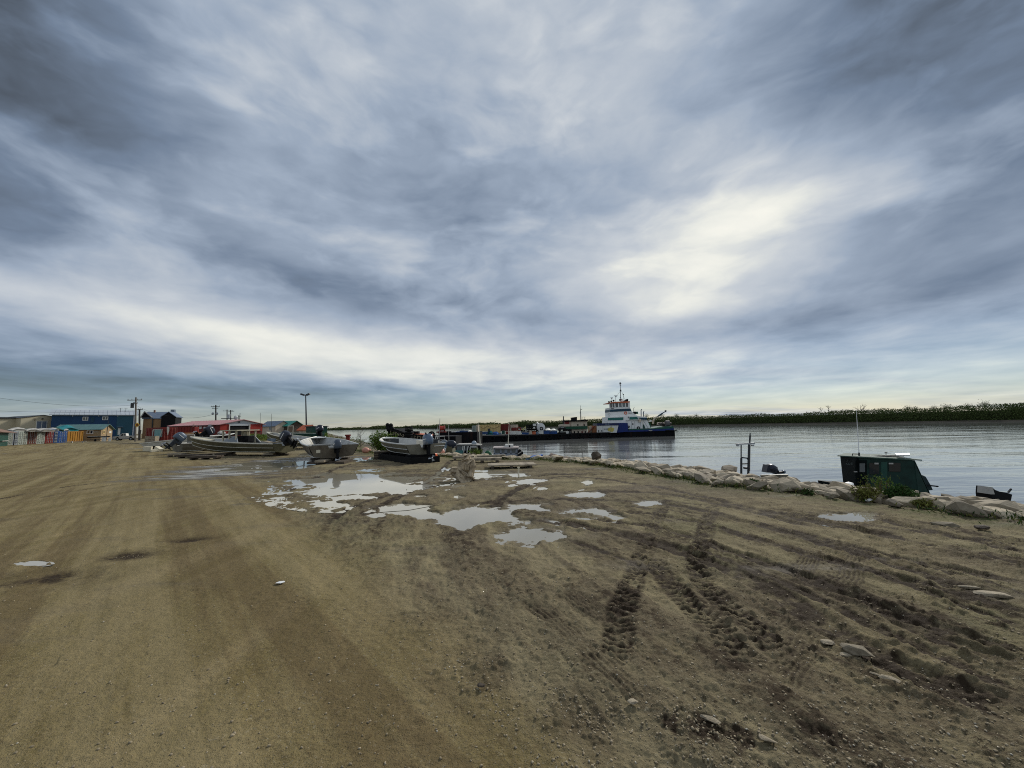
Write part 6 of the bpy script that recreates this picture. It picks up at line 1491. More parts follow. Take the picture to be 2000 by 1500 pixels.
part('pole', MB().tube([W(992.5, 868, Yj + .6), W(993.5, 845, Yj + .6), W(994.6, 824, Yj + .6)], [.05, .04, .02], 6), mat('pale pole paint', (.5, .45, .35)), r_)
part('motor_cover', MB().pp([(1011.5, 880), (1016, 877.8), (1021.5, 883), (1022.5, 889.5), (1018, 893), (1011.5, 892)], Yj - .2, .9), black, r_)
part('stripe', MB().beam(W(1012, 886.5, Yj - .23), W(1019.5, 881.5, Yj - .23), .07), tarp_w, r_)
# arch of a hidden boat
Ya = 16.5
b = W(1456, 921, Ya); r_ = thing('boat_arch', 'dark pipe arch of a hidden boat with a light bar and mast', 'boat', (b.x, Ya, WATER))
part('hull', MB().pp([(1400, 955), (1505, 953), (1500, 985), (1410, 985)], Ya - .2, 1.9), alu, r_)
part('light_bar', MB().beam(W(1438, 867.5, Ya), W(1473, 866, Ya), .10, .06), galv, r_)
part('lamp', MB().box(W(1441, 870.5, Ya), (.09, .09, .06)), galv, r_); part('lamp', MB().box(W(1470, 869.8, Ya), (.09, .09, .06)), galv, r_)
part('post', MB().beam(W(1447.5, 869, Ya), W(1447.5, 926, Ya), .035).beam(W(1447.8, 895, Ya), W(1447.8, 930, Ya), .06), steel_d, r_)
part('post', MB().beam(W(1463.2, 868, Ya), W(1461.5, 926, Ya), .065), steel_d, r_)
part('post', MB().beam(W(1465.2, 868, Ya + .05), W(1464.5, 920, Ya + .05), .02), cream, r_)
part('crossbar', MB().tube([W(1447.5, 894.5, Ya), W(1449, 893.6, Ya), W(1459, 894.8, Ya), W(1460.5, 897, Ya)], .03, 6).beam(W(1448, 906, Ya), W(1461, 905.5, Ya), .05), steel_d, r_)
part('mast', MB().tube([W(1464, 867, Ya), W(1465, 852, Ya), W(1465.2, 845, Ya)], [.03, .035, .01], 6), steel_d, r_)
part('seat', MB().box(W(1458, 914, Ya), (.16, .2, .08)), steel_d, r_)
# black outboard on the rocks
Yo = 15.2; b = W(1515, 925, Yo); r_ = thing('outboard_motor', 'black outboard motor tilted up just behind the rock bank', 'outboard motor', (b.x, Yo, b.z))
q = W(1506, 915, Yo)
part('cowling', MB().ell(q, (.24, .22, .17), 14, 9, Matrix.Rotation(R(20), 3, 'Y')).pp([(1500, 908), (1512, 909), (1519, 913), (1518, 924), (1497, 923)], Yo - .15, .3), navy, r_, smooth=False)
part('leg', MB().pp([(1515, 911), (1519, 915), (1522, 922), (1531, 921), (1532, 925), (1514, 926)], Yo - .08, .16), black, r_)
part('lower_unit', MB().ell(W(1530.5, 921.5, Yo), (.07, .08, .07), 8, 6), slate, r_)
part('transom', MB().pp([(1488, 928), (1540, 927), (1536, 960), (1492, 960)], Yo + .1, .1), alu, r_)
# green cabin boat
A3 = W(1641, 900, 17.6); B3 = W(1668, 900, 15.2); C3 = W(1786, 905, 15.2)
Yn = 15.6
b = W(1725, 960, Yn); r_ = thing('green_cabin_boat', 'dark green plywood cabin boat with a white aerial, moored behind the rocks', 'boat', (b.x, Yn, WATER))
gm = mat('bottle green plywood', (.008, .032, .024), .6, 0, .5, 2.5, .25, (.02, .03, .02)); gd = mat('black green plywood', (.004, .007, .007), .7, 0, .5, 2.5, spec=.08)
zr = W(1700, 893, Yn).z; 
def ZZ(px, py, Yd): return W(px, py, Yd)
# cabin footprint: stern wall from (1641) far left to (1672) near, side wall from 1672 to 1787 nearly level
F0 = W(1641, 891, 17.4); F1 = W(1673, 893, 15.9); F2 = W(1787, 899.5, 15.0)
zt = -0.02
def wallq(a, b_, z0, za, zb, t=.05):
    a = Vector(a); b_ = Vector(b_); d = (b_ - a); d.z = 0; n_ = Vector((d.y, -d.x, 0)).normalized()
    return MB().prism([(a.x, a.y, z0), (b_.x, b_.y, z0), (b_.x, b_.y, zb), (a.x, a.y, za)], -n_ * t)
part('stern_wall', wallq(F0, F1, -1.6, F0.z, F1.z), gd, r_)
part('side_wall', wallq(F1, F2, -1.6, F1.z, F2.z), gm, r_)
Fb = F2 + Vector((.35, 1.9, 0)); Fa = F0 + Vector((.7, .2, 0))
part('front_wall', MB().prism([(F2.x, F2.y, F2.z), (Fb.x, Fb.y, F2.z), (Fb.x + .3, Fb.y, -1.3), (F2.x + .42, F2.y, -1.3)], (-.05, 0, 0)), gm, r_)
part('side_infill', MB().prism([(F2.x - .03, F2.y, F2.z), (F2.x + .40, F2.y, -1.3), (F2.x - .03, F2.y, -1.3)], (0, .05, 0)), gm, r_)
rfm = mat('pale green worn roof', (.06, .10, .08), .7, 0, .35, 2, spec=.12)
part('roof', MB().prism([F0 + Vector((-.12, 0, .0)), F1 + Vector((-.05, -.12, 0)), F2 + Vector((.15, -.12, 0)), Fb + Vector((.1, 0, .05)), Fa + Vector((0, .4, .04))], (0, 0, .04)), rfm, r_)
def onside(px0, py0, px1, py1, a, b_, off=.03, t=.03):
    d = (b_ - a).to_2d().normalized(); n_ = Vector((d.y, -d.x)); n_ = n_ if n_.y < 0 else -n_
    a2 = (a.x + n_.x*off, a.y + n_.y*off); pts = []
    for (x_, y_) in ((px0, py0), (px1, py0), (px1, py1), (px0, py1)):
        u, z = plane_hit(x_, y_, a2, (d.x, d.y)); pts.append((a2[0] + d.x*u, a2[1] + d.y*u, z))
    return MB().prism(pts, (n_.x * -t, n_.y * -t, 0))
part('window', onside(1653.5, 897, 1666.5, 908, F0, F1), mat('pale see-through glass', (.34, .44, .42), .15), r_)
part('door', onside(1670.5, 899, 1693, 950, F1, F2), gd, r_); part('window', onside(1679, 905, 1689.5, 922, F1, F2, .06), glass_g, bpy.data.objects[[c.name for c in r_.children if c.name.startswith('door')][0]])
part('window', onside(1698, 904, 1717, 926, F1, F2), glass_d, r_); part('window', onside(1736, 904, 1759, 921, F1, F2), glass_d, r_)
part('curtain', onside(1708, 903.8, 1716, 907, F1, F2, .05), tarp_w, r_)
part('side_panel', onside(1721, 902, 1733, 952, F1, F2, .02), green_c, r_)
part('curtain', onside(1736, 904, 1745, 906.8, F1, F2, .05), tarp_w, r_)
part('corner_post', MB().beam(F1 + Vector((0, -.03, 0)), (F1.x, F1.y - .03, -1.5), .05), gd, r_)
part('bow', MB().pp([(1790, 924), (1801, 928), (1808, 931), (1818, 948), (1822, 957), (1790, 960)], 15.6, 1.2), mat('dark bow hood', (.012, .028, .03), .6), r_)
part('bow_tip', MB().beam(W(1805, 947, 15.5), W(1831, 950, 15.5), .05).ell(W(1830, 950, 15.5), (.05, .05, .03), 8, 5), black, r_)
part('hull', MB().pp([(1642, 946), (1815, 958), (1790, 985), (1650, 985)], 16.2, 1.2), gd, r_)
part('solar_panel', MB().prism([W(1748, 886.6, 15.8), W(1777, 886.0, 15.8), W(1777.5, 890.2, 15.3), W(1751, 890.5, 15.3)], (0, 0, .03)), galv, r_)
part('roof_ladder', MB().beam(W(1672, 891, 16.5), W(1765, 889.5, 15.9), .05).beam(W(1684, 892.5, 16.1), W(1765, 890.5, 15.6), .04), steel_d, r_)
part('roof_hoop', MB().tube([W(1665, 890, 16.6), W(1665, 886.4, 16.6), W(1678, 887, 16.4), W(1679, 890, 16.4)], .02, 6), black, r_)
part('roof_lamp', MB().tube([W(1730.5, 888.5, 15.8), W(1730.5, 884.5, 15.8)], .012, 5).box(W(1730.5, 884, 15.8), (.07, .05, .03)), black, r_)
part('aerial', MB().tube([W(1678, 890, 16.3), W(1675.5, 850, 16.3), W(1672.5, 801, 16.3)], [.018, .014, .007], 5), mat('white fibreglass aerial', (.75, .75, .75), .4), r_)
part('aerial_base', MB().tube([W(1678, 891, 16.3), W(1677.8, 884, 16.3)], .03, 6), steel_d, r_)
part('door_handle', MB().box(W(1671, 921.5, 15.75), (.10, .05, .03)), tarp_w, r_)
# sliver of a boat at the far right
Yr = 10.2; b = W(1958, 966, Yr); r_ = thing('tender', 'bow of a small dark boat beyond the rocks at the far right', 'boat', (b.x, Yr, WATER))
part('hull', MB().pp([(1937, 966), (1938, 952), (1944, 957), (1952, 960), (1966, 962), (1977, 966), (1972, 990), (1940, 990)], Yr, .35), black, r_)
part('bow_plate', MB().pp([(1935.5, 965.5), (1936.5, 951.5), (1939, 952), (1943, 965.5)], Yr - .02, .3), tarp_w, r_)
part('cleat', MB().beam(W(1969, 962, Yr + .3), W(1974, 956, Yr + .3), .03).ell(W(1974.3, 955.8, Yr + .3), (.025, .02, .03), 6, 5), steel_d, r_)

# ------------------------------------------------------------ driftwood stump, boards, tarp, log
def gnarl(mb, pts, rs_, n=18, seed=1, ridge=.22, k=6):
    rr = random.Random(seed); ph = [rr.uniform(0, 6.28) for _ in range(3)]
    pts = [Vector(p) for p in pts]; vv = []; ff = []
    for i, p in enumerate(pts):
        d = (pts[min(i+1, len(pts)-1)] - pts[max(i-1, 0)]).normalized(); q = d.to_track_quat('Z', 'Y').to_matrix()
        for j in range(n):
            a = 2*math.pi*j/n; m1 = 1 + ridge*math.sin(k*a + ph[0] + i*.25) + ridge*.6*math.sin(2*k*a + ph[1] - i*.3) + rr.uniform(-.05, .05)
            vv.append(q @ Vector((math.cos(a)*rs_[i]*m1, math.sin(a)*rs_[i]*m1, 0)) + p)
    for i in range(len(pts)-1):
        for j in range(n): ff.append((i*n+j, i*n+(j+1) % n, (i+1)*n+(j+1) % n, (i+1)*n+j))
    ff += [tuple(range(n-1, -1, -1)), tuple((len(pts)-1)*n+j for j in range(n))]
    return mb.add(vv, ff)
drift = mat('bleached driftwood', (.42, .34, .23), .85, 0, .4, 9, .55, (.07, .05, .035), .01, 40)
c = G(908, 938); k = 1.0
r_ = thing('driftwood_stump', 'upright bleached driftwood stump with split grain and a side log, among the puddles', 'stump', (c.x, c.y, 0))
part('trunk', gnarl(MB(), [c + Vector((.02, 0, -.03)), c + Vector((0, 0, .12)), c + Vector((.0, .02, .32)), c + Vector((.05, .04, .50)), c + Vector((.09, .05, .64)), c + Vector((.05, .05, .76))], [.25, .24, .18, .19, .15, .09], 30, 3, .26, 4), drift, r_)
part('split_slab', gnarl(MB(), [c + Vector((.17, .05, .18)), c + Vector((.22, .06, .45)), c + Vector((.25, .06, .62))], [.10, .12, .05], 14, 5, .18, 4), drift, r_)
part('root', gnarl(MB(), [c + Vector((-.12, -.05, .02)), c + Vector((-.20, -.08, .14)), c + Vector((-.18, -.02, .34))], [.09, .11, .05], 12, 7, .2, 4), drift, r_)
part('root', gnarl(MB(), [c + Vector((.12, -.12, -.03)), c + Vector((.18, -.10, .12)), c + Vector((.16, -.02, .36))], [.12, .10, .04], 12, 9, .2, 4), drift, r_)
part('side_log', gnarl(MB(), [c + Vector((-.46, .02, .26)), c + Vector((-.38, .02, .31)), c + Vector((-.20, .03, .30)), c + Vector((-.05, .05, .26))], [.07, .10, .11, .10], 16, 11, .10, 5), drift, r_)
part('broken_limb', gnarl(MB(), [c + Vector((-.40, -.02, .20)), c + Vector((-.28, -.02, .13)), c + Vector((-.12, -.02, .06))], [.03, .05, .07], 10, 13, .2, 4), drift, r_)
for (x_, y_, L_, w_, n_, rz_, lb, m_) in ((999, 914, 1.85, .95, 6, .02, 'wooden platform of sun-bleached boards on the mud, right of the stump', wood), ):
    p = G(x_, y_); boards('board_platform', lb, 'platform', p.x, p.y + .2, L_, w_, n_, rz_, m_, .045, .01, 1)
for (x_, y_, L_, w_, n_, rz_, lb, m_) in ((942, 903, 1.7, .5, 3, -.05, 'weathered planks behind the stump at the bank edge', wood), (905, 899, 1.0, .35, 2, .12, 'short grey planks left of the weathered planks', wood), (960, 897, 1.4, .3, 2, .04, 'upper plank pile against the rocks behind the stump', wood)):
    p = G(x_, y_); boards('plank_pile', lb, 'planks', p.x, p.y, L_, w_, n_, rz_, m_, .05, .01, 2, group='plank piles behind the stump')
p = G(1013, 924); solo('wooden_stake', MB().box((p.x, p.y, .09), (.045, .045, .2), .3, .08).box((p.x, p.y, .19), (.08, .06, .04), .3), foam, 'short pale stake standing in the small puddle', 'stake', (p.x, p.y, -.01))
p = G(1040, 897); r_ = thing('blue_tarp', 'folded blue tarpaulin strips lying on the rocks by the water', 'tarpaulin', (p.x, p.y, 0))
for k in range(4):
    a = W(1019 + k*3.5, 902.5 - k*1.6, p.y - .1 + .22*k); b = W(1052 + k*2.5, 893.5 - k*1.5, p.y + .5 + .2*k)
    part('fold', MB().tube([a, a.lerp(b, .33) + Vector((0, 0, .05)), a.lerp(b, .66) + Vector((0, 0, .02)), b], [.05, .075, .07, .05], 8), tarp_b, r_)
a = W(1077, 890.5, 20.5); b = W(1118, 899.5, 18.5)
lg = thing('driftwood_log', 'long driftwood log with a hollow end lying across the rocks by the water', 'log', ((a.x+b.x)/2, (a.y+b.y)/2, 0))
part('trunk', gnarl(MB(), [a, a.lerp(b, .1), a.lerp(b, .5), b], [.14, .13, .11, .06], 16, 15, .08, 5), mat('pinkish driftwood', (.32, .24, .19), .85, 0, .3, 6, .2, (.08, .06, .05)), lg)
part('hollow', MB().ell(a + Vector((-.06, -.06, -.02)), (.09, .05, .07), 10, 6), foam, lg)

# ------------------------------------------------------------ rock bank
rock_m = []
for i, c_ in enumerate([(.40, .335, .235), (.32, .27, .19), (.45, .38, .27), (.26, .22, .16)]):
    m_ = mat('sandstone riprap %d' % i, c_, .88, 0, .22, 2.2, .5, (.13, .10, .065), .012, 9); rock_m.append(m_)
import bmesh
for m_ in rock_m:
    nt = m_.node_tree; b_ = nt.nodes['Principled BSDF']; src = b_.inputs['Base Color'].links[0].from_socket
    oi = nt.nodes.new('ShaderNodeObjectInfo'); mr = nt.nodes.new('ShaderNodeMapRange'); mr.inputs[3].default_value = .62; mr.inputs[4].default_value = 1.2; nt.links.new(oi.outputs['Random'], mr.inputs[0])
    hs = nt.nodes.new('ShaderNodeHueSaturation'); nt.links.new(mr.outputs[0], hs.inputs['Value']); nt.links.new(src, hs.inputs['Color']); nt.links.new(hs.outputs[0], b_.inputs['Base Color'])
def rock_mesh(seed, flat=.45, n=26, cuts=4):
    rr = random.Random(seed); bm = bmesh.new()
    for i in range(n):
        z = rr.uniform(-1, 1); a = rr.uniform(0, 6.283); s_ = math.sqrt(1 - z*z)
        v = Vector((s_*math.cos(a), s_*math.sin(a), z))
        e_ = 2.6; nrm = (abs(v.x)**e_ + abs(v.y)**e_ + abs(v.z)**e_) ** (1/e_)
        v = v / nrm * rr.uniform(.86, 1.0)
        bm.verts.new((v.x*.5, v.y*.36, v.z*.5*flat))
    bmesh.ops.convex_hull(bm, input=bm.verts)
    bmesh.ops.delete(bm, geom=[v for v in bm.verts if not v.link_faces], context='VERTS')
    bmesh.ops.dissolve_limit(bm, angle_limit=R(9), verts=bm.verts, edges=bm.edges)
    bmesh.ops.bevel(bm, geom=bm.edges[:], offset=.006, segments=1, affect='EDGES', profile=.6)
    bmesh.ops.recalc_face_normals(bm, faces=bm.faces)
    me = bpy.data.meshes.new('riprap_rock'); bm.to_mesh(me); bm.free(); return me
RM = [rock_mesh(100 + i, .26 + .10*(i % 3), 20) for i in range(14)]
for i, me in enumerate(RM): me.materials.append(rock_m[i % 4])
bank_pts = [Vector(p) for p in BANK[1:15]]
# positions along the bank, in arc length
segs = []; acc_l = 0
for a, b in zip(bank_pts[:-1], bank_pts[1:]): segs.append((a, b, acc_l, (b-a).length)); acc_l += (b-a).length
def bank_at(t):
    for a, b, s0, l_ in segs:
        if t <= s0 + l_: d = (b-a)/l_; return a + d*(t-s0), d
    return b, d
rr = random.Random(5); cand = []
t = 8.6; px_bank = G(2000, 1018)
placed = []
row = 0
def dist_cam(p): return math.hypot(p.x, p.y)
t_end = None
for off_i in range(17):
    off = -.02 + .27 * off_i; t = 6.0 + rr.random()*.4
    while t < acc_l - 3:
        p, d = bank_at(t); n_ = Vector((d.y, -d.x))          # towards the water
        far = dist_cam(p); sz = min(.52, .25 + .0155*far) * rr.choice((.6, .8, 1, 1.15, 1.45)); 
        q = p + n_ * (off + rr.uniform(-.14, .14)); 
        ppx = 1000 + FPX * q.x / max(q.y, .3)
        if q.y > 1.5 and ppx < 2080 and not (off_i == 0 and rr.random() < .35) and not (far > 19 and (off_i == 0 or off_i > 13)):
            s_dist = off
            z = -.10*min(max(off, 0), 3.8) - .62*max(0, off - 3.8) - (.06 if off > 0 else 0)
            placed.append((q.x, q.y, z + .08*sz + .05 + .05*(off_i % 2), sz, math.atan2(d.y, d.x) + rr.uniform(-.7, .7), rr.uniform(-.42, .42), rr.uniform(-.45, .40), rr.randrange(14)))
        t += sz * rr.uniform(.84, 1.02)
placed.sort(key=lambda v: math.hypot(v[0], v[1]))
print('ROCKS', len(placed))
keep_r = placed[:300]
for (x, y, z, sz, rz, tx, ty, k) in keep_r:
    o = bpy.data.objects.new('riprap_rock', RM[k]); col.objects.link(o); o.location = (x, y, z); o.rotation_euler = (tx, ty, rz); o.scale = (sz * 1.15, sz * 1.05, sz * 1.25)
    ppx = 1000 + FPX * x / y
    where = ('at the right edge of the photo' if ppx > 1900 else 'right of the green cabin boat' if ppx > 1815 else 'in front of the green cabin boat' if ppx > 1640 else 'between the arch and the green cabin boat' if ppx > 1470
             else 'left of the pipe arch' if ppx > 1330 else 'in the middle of the bank' if ppx > 1190 else 'near the driftwood log' if ppx > 1065 else 'by the blue tarp' if ppx > 1000 else 'behind the board platform' if ppx > 940 else 'by the dark cabin boat' if ppx > 840 else 'below the willow bush')
    sd_, _ = sdist(np.array([x]), np.array([y]), BANK); rowd = -sd_[0]
    rw = 'at the mud edge' if rowd < .5 else 'low in the bank' if rowd < 1.5 else 'halfway up the bank' if rowd < 2.6 else 'on the crest'
    tn = ('tan', 'brown', 'pale sandy', 'grey brown')[k % 4]; szw = 'big' if sz > min(.52, .25 + .0155*math.hypot(x, y)) * 1.1 else 'small' if sz < min(.52, .25 + .0155*math.hypot(x, y)) * .85 else 'middling'
    tag(o, '%s %s rock %s, %s' % (szw, tn, rw, where), 'rock', 'riprap rocks of the river bank')
if len(placed) > 300:
    mb = MB()
    for (x, y, z, sz, rz, tx, ty, k) in placed[300:]:
        mt = Matrix.Translation((x, y, z)) @ Matrix.Rotation(rz, 4, 'Z') @ Matrix.Rotation(ty, 4, 'Y') @ Matrix.Scale(sz, 4)
        mb.add([mt @ v.co for v in RM[k].vertices], [tuple(p.vertices) for p in RM[k].polygons])
    o = part('distant_riprap', mb, rock_m[0]); o['kind'] = 'stuff'; tag(o, 'distant rocks of the bank beyond the moored cabin boats', 'rocks')
# stones that stand out
def stone(px, py, L_, W_, H_, rz, label, m_=None, k=3, tilt=0, base='stone'):
    p = G(px, py); me = RM[k].copy(); me.materials.clear(); me.materials.append(m_ or rock_m[1])
    o = bpy.data.objects.new(base, me); col.objects.link(o); o.location = (p.x, p.y, H_*.35); o.scale = (L_, W_/.72, H_/.5); o.rotation_euler = (tilt, 0, rz)
    return tag(o, label, 'stone')
stone(1676, 1281, .21, .11, .09, -.7, 'largest loose stone in the mud at the lower right, pale and wedge-shaped', k=2)
stone(1651, 1283, .09, .05, .03, -.2, 'flat chip beside the largest loose stone', k=5)
stone(1617, 1259, .10, .08, .045, -.5, 'pale stone up-left of the largest loose stone', k=4)
stone(1740, 1332, .12, .07, .04, -.6, 'oval stone below right of the largest loose stone', k=1)
stone(1716, 1322, .10, .03, .03, -.9, 'thin splinter of stone touching the oval stone', k=6)
stone(1718, 1344, .07, .04, .02, -.3, 'small chip below the oval stone', k=7)
stone(1847, 1028, .38, .18, .08, -.45, 'pale slab lying on the mud near the rock bank', k=8)
stone(1918, 1036, .22, .16, .14, .2, 'dark lump of stone right of the pale slab', wood_d, k=9)
stone(1903, 1153, .24, .10, .05, -.4, 'flat stone in the mud at the right', k=10)
stone(1940, 1165, .30, .10, .05, -.45, 'low dark stone right of the flat stone at the right', k=11)
stone(1500, 1450, .09, .05, .05, -.6, 'grey stone near the bottom edge among gravel', k=12)
stone(1386, 1407, .12, .05, .03, -.7, 'long pale stone at the end of the dark gravel patch', k=0)
stone(1236, 1372, .07, .05, .02, .2, 'pale chalky stone right of the small dark gravel patch', rock_m[2], k=2)
stone(1698, 980, .16, .10, .10, .3, 'small white stone below the weeds at the rock bank', tank_w, k=4)
stone(548, 1138, .10, .07, .012, .2, 'crumpled white scrap lying on the road', tank_w, k=5, base='paper_scrap')['category'] = 'litter'
stone(940, 1342, .06, .05, .04, 0, 'dark clod on the road left of the gravel', wood_d, k=6, base='clod')
o = stone(1177, 903, .0, .0, .0, 0, 'dark angular rock standing up at the waterline, right of the log', wood_d, k=8)
p = G(1177, 903); o.location = (p.x, p.y + 1.2, .12); o.scale = (.62, .7, 1.15); o.rotation_euler = (.3, .5, .4)
q = W(1633, 941, 11.5)
for (px_, py_, sz, lb, m_) in ((1658, 946, .34, 'white stone on the crest of the rock bank below the green cabin boat', tank_w), (1395, 945, .75, 'big dark-edged tilted rock in the bank left of the arch', rock_m[3]), (1422, 917, .85, 'large long rock on the crest of the bank just left of the arch', rock_m[3])):
    me = RM[3].copy(); me.materials.clear(); me.materials.append(m_); p = W(px_, py_, EYE * FPX / (py_ - (853 - .0223*px_)) * (1.12 if sz > .5 else 1.2))
    o = bpy.data.objects.new('bank_rock', me); col.objects.link(o); o.location = p; o.scale = (sz, sz, sz*1.1); o.rotation_euler = (.2, -.2, .4); tag(o, lb, 'rock')

# loose gravel
gm_ = MB(); rr = random.Random(77)
GM = mat('loose gravel', (.25, .205, .135), .9, 0, .6, 30)
ico = [(-.5, -.4, -.2), (.5, -.35, -.25), (.45, .45, -.2), (-.4, .4, -.22), (-.3, -.3, .3), (.35, -.25, .32), (.3, .3, .28), (-.35, .25, .34)]
icf = [(0, 3, 2, 1), (4, 5, 6, 7), (0, 1, 5, 4), (1, 2, 6, 5), (2, 3, 7, 6), (3, 0, 4, 7)]
xs_ = []; 
for i in range(15000):
    py_ = 960 + 640 * rr.random() ** .75; px_ = rr.uniform(-150, 2150)
    dens = .25 + .75 * (px_ > 780 + (py_ - 1200) * .9 - 0) if py_ > 1000 else .3
    if rr.random() > dens: continue
    p = G(px_, py_); xs_.append((p.x, p.y))
for (cx_, cy_, n_, s1, s2) in ((1130, 1375, 140, .10, .08), (1170, 1395, 130, .10, .07), (1350, 1400, 200, .16, .09), (1380, 1425, 90, .08, .05), (1500, 1455, 150, .3, .12), (1640, 1480, 130, .25, .1), (900, 1290, 120, .5, .3), (1000, 1330, 150, .5, .2), (250, 1083, 60, .14, .05)):
    c = G(cx_, cy_)
    for i in range(n_): xs_.append((c.x + rr.gauss(0, s1), c.y + rr.gauss(0, s2)))
xa_ = np.array(xs_); hz_ = height(xa_[:, 0], xa_[:, 1]); zz = hz_[0]; pf_ = puddle_field(xa_[:, 0], xa_[:, 1])
def stones_mesh(sel, name, m_, smin, smax, seed):
    rr = np.random.default_rng(seed); n = len(sel); base = np.array(ico) ; P = xa_[sel]; Z = zz[sel]
    sz = smin + (smax - smin) * rr.random(n) ** 3.5; a = rr.random(n) * 6.28
    V = base[None] * (1 + rr.uniform(-.25, .25, (n, 8, 3))); V = V * (sz[:, None, None] * np.stack([np.ones(n), rr.uniform(.6, 1, n), rr.uniform(.5, .9, n)], -1)[:, None, :])
    ca, sa = np.cos(a)[:, None], np.sin(a)[:, None]
    x = V[..., 0]*ca - V[..., 1]*sa + P[:, 0:1]; y = V[..., 0]*sa + V[..., 1]*ca + P[:, 1:2]; z = V[..., 2] + (Z + sz*.12)[:, None]
    co = np.stack([x, y, z], -1).reshape(-1, 3); F = (np.array(icf)[None] + (np.arange(n)*8)[:, None, None]).reshape(-1, 4)
    me = bpy.data.meshes.new(name); me.vertices.add(len(co)); me.vertices.foreach_set('co', co.astype(np.float32).ravel())
    me.loops.add(F.size); me.loops.foreach_set('vertex_index', F.astype(np.int32).ravel()); me.polygons.add(len(F))
    me.polygons.foreach_set('loop_start', np.arange(0, F.size, 4, dtype=np.int32)); me.polygons.foreach_set('loop_total', np.full(len(F), 4, dtype=np.int32)); me.update(calc_edges=True)
    me.materials.append(m_); o = bpy.data.objects.new(name, me); col.objects.link(o); o['kind'] = 'stuff'; return o
ok = np.where((pf_ < -.05) & (hz_[5] > .1))[0]
pale = ok[::8]; dark = np.array([i for i in ok if i % 8])
tag(stones_mesh(dark, 'gravel', GM, .003, .020, 3), 'loose brown gravel scattered over the road and mud', 'gravel')
tag(stones_mesh(pale, 'pale_gravel', mat('pale gravel', (.38, .35, .28), .85, 0, .3, 20), .003, .014, 4), 'scattered pale pebbles on the mud', 'gravel')

# ------------------------------------------------------------ plants
def leafmat(name, c, var=.4):
    m_ = mat(name, c, .9, 0, var, 2.5, spec=.04); return m_
leaf_a = leafmat('willow leaves', (.11, .165, .035)); leaf_b = leafmat('dark weed leaves', (.040, .080, .022)); leaf_y = leafmat('yellow green grass', (.13, .135, .035)); stem_m = mat('plant stems', (.12, .09, .045), .8)
far_l_m = leafmat('far willow thicket', (.068, .092, .030), .45); bark = mat('grey bare bark', (.13, .11, .09), .85)
def leaves_np(name, C, size, m_, seed, updown=.5, long=2.2):
    """C: n x 3 leaf centres; one quad each, tumbled"""
    rr = np.random.default_rng(seed); n = len(C)
    d = rr.normal(size=(n, 3)); d[:, 2] = np.abs(d[:, 2]) * updown * 2; d /= np.linalg.norm(d, axis=1)[:, None]
    w = np.cross(d, rr.normal(size=(n, 3))); w /= np.linalg.norm(w, axis=1)[:, None] + 1e-9
    s = (size * rr.uniform(.6, 1.3, n))[:, None]
    v0 = C - d*s*.5; v2 = C + d*s*.5; v1 = C + w*s*.5/long; v3 = C - w*s*.5/long
    co = np.stack([v0, v1, v2, v3], 1).reshape(-1, 3); nf = n
    me = bpy.data.meshes.new(name); me.vertices.add(len(co)); me.vertices.foreach_set('co', co.astype(np.float32).ravel())
    me.loops.add(nf*4); me.loops.foreach_set('vertex_index', np.arange(nf*4, dtype=np.int32)); me.polygons.add(nf)
    me.polygons.foreach_set('loop_start', np.arange(0, nf*4, 4, dtype=np.int32)); me.polygons.foreach_set('loop_total', np.full(nf, 4, dtype=np.int32)); me.update(calc_edges=True)
    me.materials.append(m_); o = bpy.data.objects.new(name, me); col.objects.link(o); return o
def shrub(name, label, cx_, cy_, z0, rx, ry, h, nst, nlf, lsz, m_, seed, cat='shrub', group=None, lean=.35):
    root = thing(name, label, cat, (cx_, cy_, z0), 0, group, local=True); rr = random.Random(seed); st = MB(); C = []
    for i in range(nst):
        a = rr.uniform(0, 6.283); q = rr.random() ** .6; tip = Vector((math.cos(a)*rx*q, math.sin(a)*ry*q, h * (1 - .45*q) * rr.uniform(.6, 1.0))); b0 = Vector((tip.x*.35, tip.y*.35, 0))
        md = b0.lerp(tip, .5) + Vector((rr.uniform(-.05, .05)*h, rr.uniform(-.05, .05)*h, .04*h)); st.tube([b0, md, tip], [.010*h + .003, .007*h + .002, .002], 4, False)
        for j in range(nlf // nst):
            t = rr.random() ** .7; p = (b0.lerp(md, t*2) if t < .5 else md.lerp(tip, t*2 - 1)); sp = .10 * h
            C.append((p.x + rr.gauss(0, sp), p.y + rr.gauss(0, sp), max(.01, p.z + rr.gauss(0, sp*.6))))
    part('stems', st, stem_m, root)
    o = leaves_np('foliage', np.array(C), lsz, m_, seed); o.parent = root
    return root
p = G(722, 886); shrub('willow_bush', 'green willow bush on the bank left of the propped skiff', p.x, p.y + 3.0, -.1, 1.25, .9, 1.85, 40, 5200, .14, leaf_a, 5)
p = G(738, 884); shrub('willow_bush', 'lower olive bush beside the bow of the propped skiff', p.x + .3, p.y + 4, -.3, .8, .7, 1.35, 16, 900, .12, leaf_y, 6)
p = G(692, 870); shrub('willow_bush', 'thin sparse shrub left of the big willow bush', p.x, p.y, -.2, 1.6, .8, 1.3, 14, 420, .13, leaf_a, 7)
p = G(1762, 980); shrub('weed_clump', 'dense dark green weed clump at the foot of the rocks', p.x, p.y, 0, .27, .24, .36, 60, 2400, .055, leaf_b, 8, 'weeds')
shrub('tall_weed', 'tall pale green weeds growing between the rocks in front of the green cabin boat', p.x + .05, p.y + .5, 0, .30, .15, .80, 9, 300, .05, leaf_a, 9, 'weeds')
p = G(1693, 978); shrub('weed_clump', 'yellow-green weeds at the rock edge left of the dense dark clump', p.x, p.y, 0, .32, .2, .40, 36, 900, .055, leaf_y, 10, 'weeds')
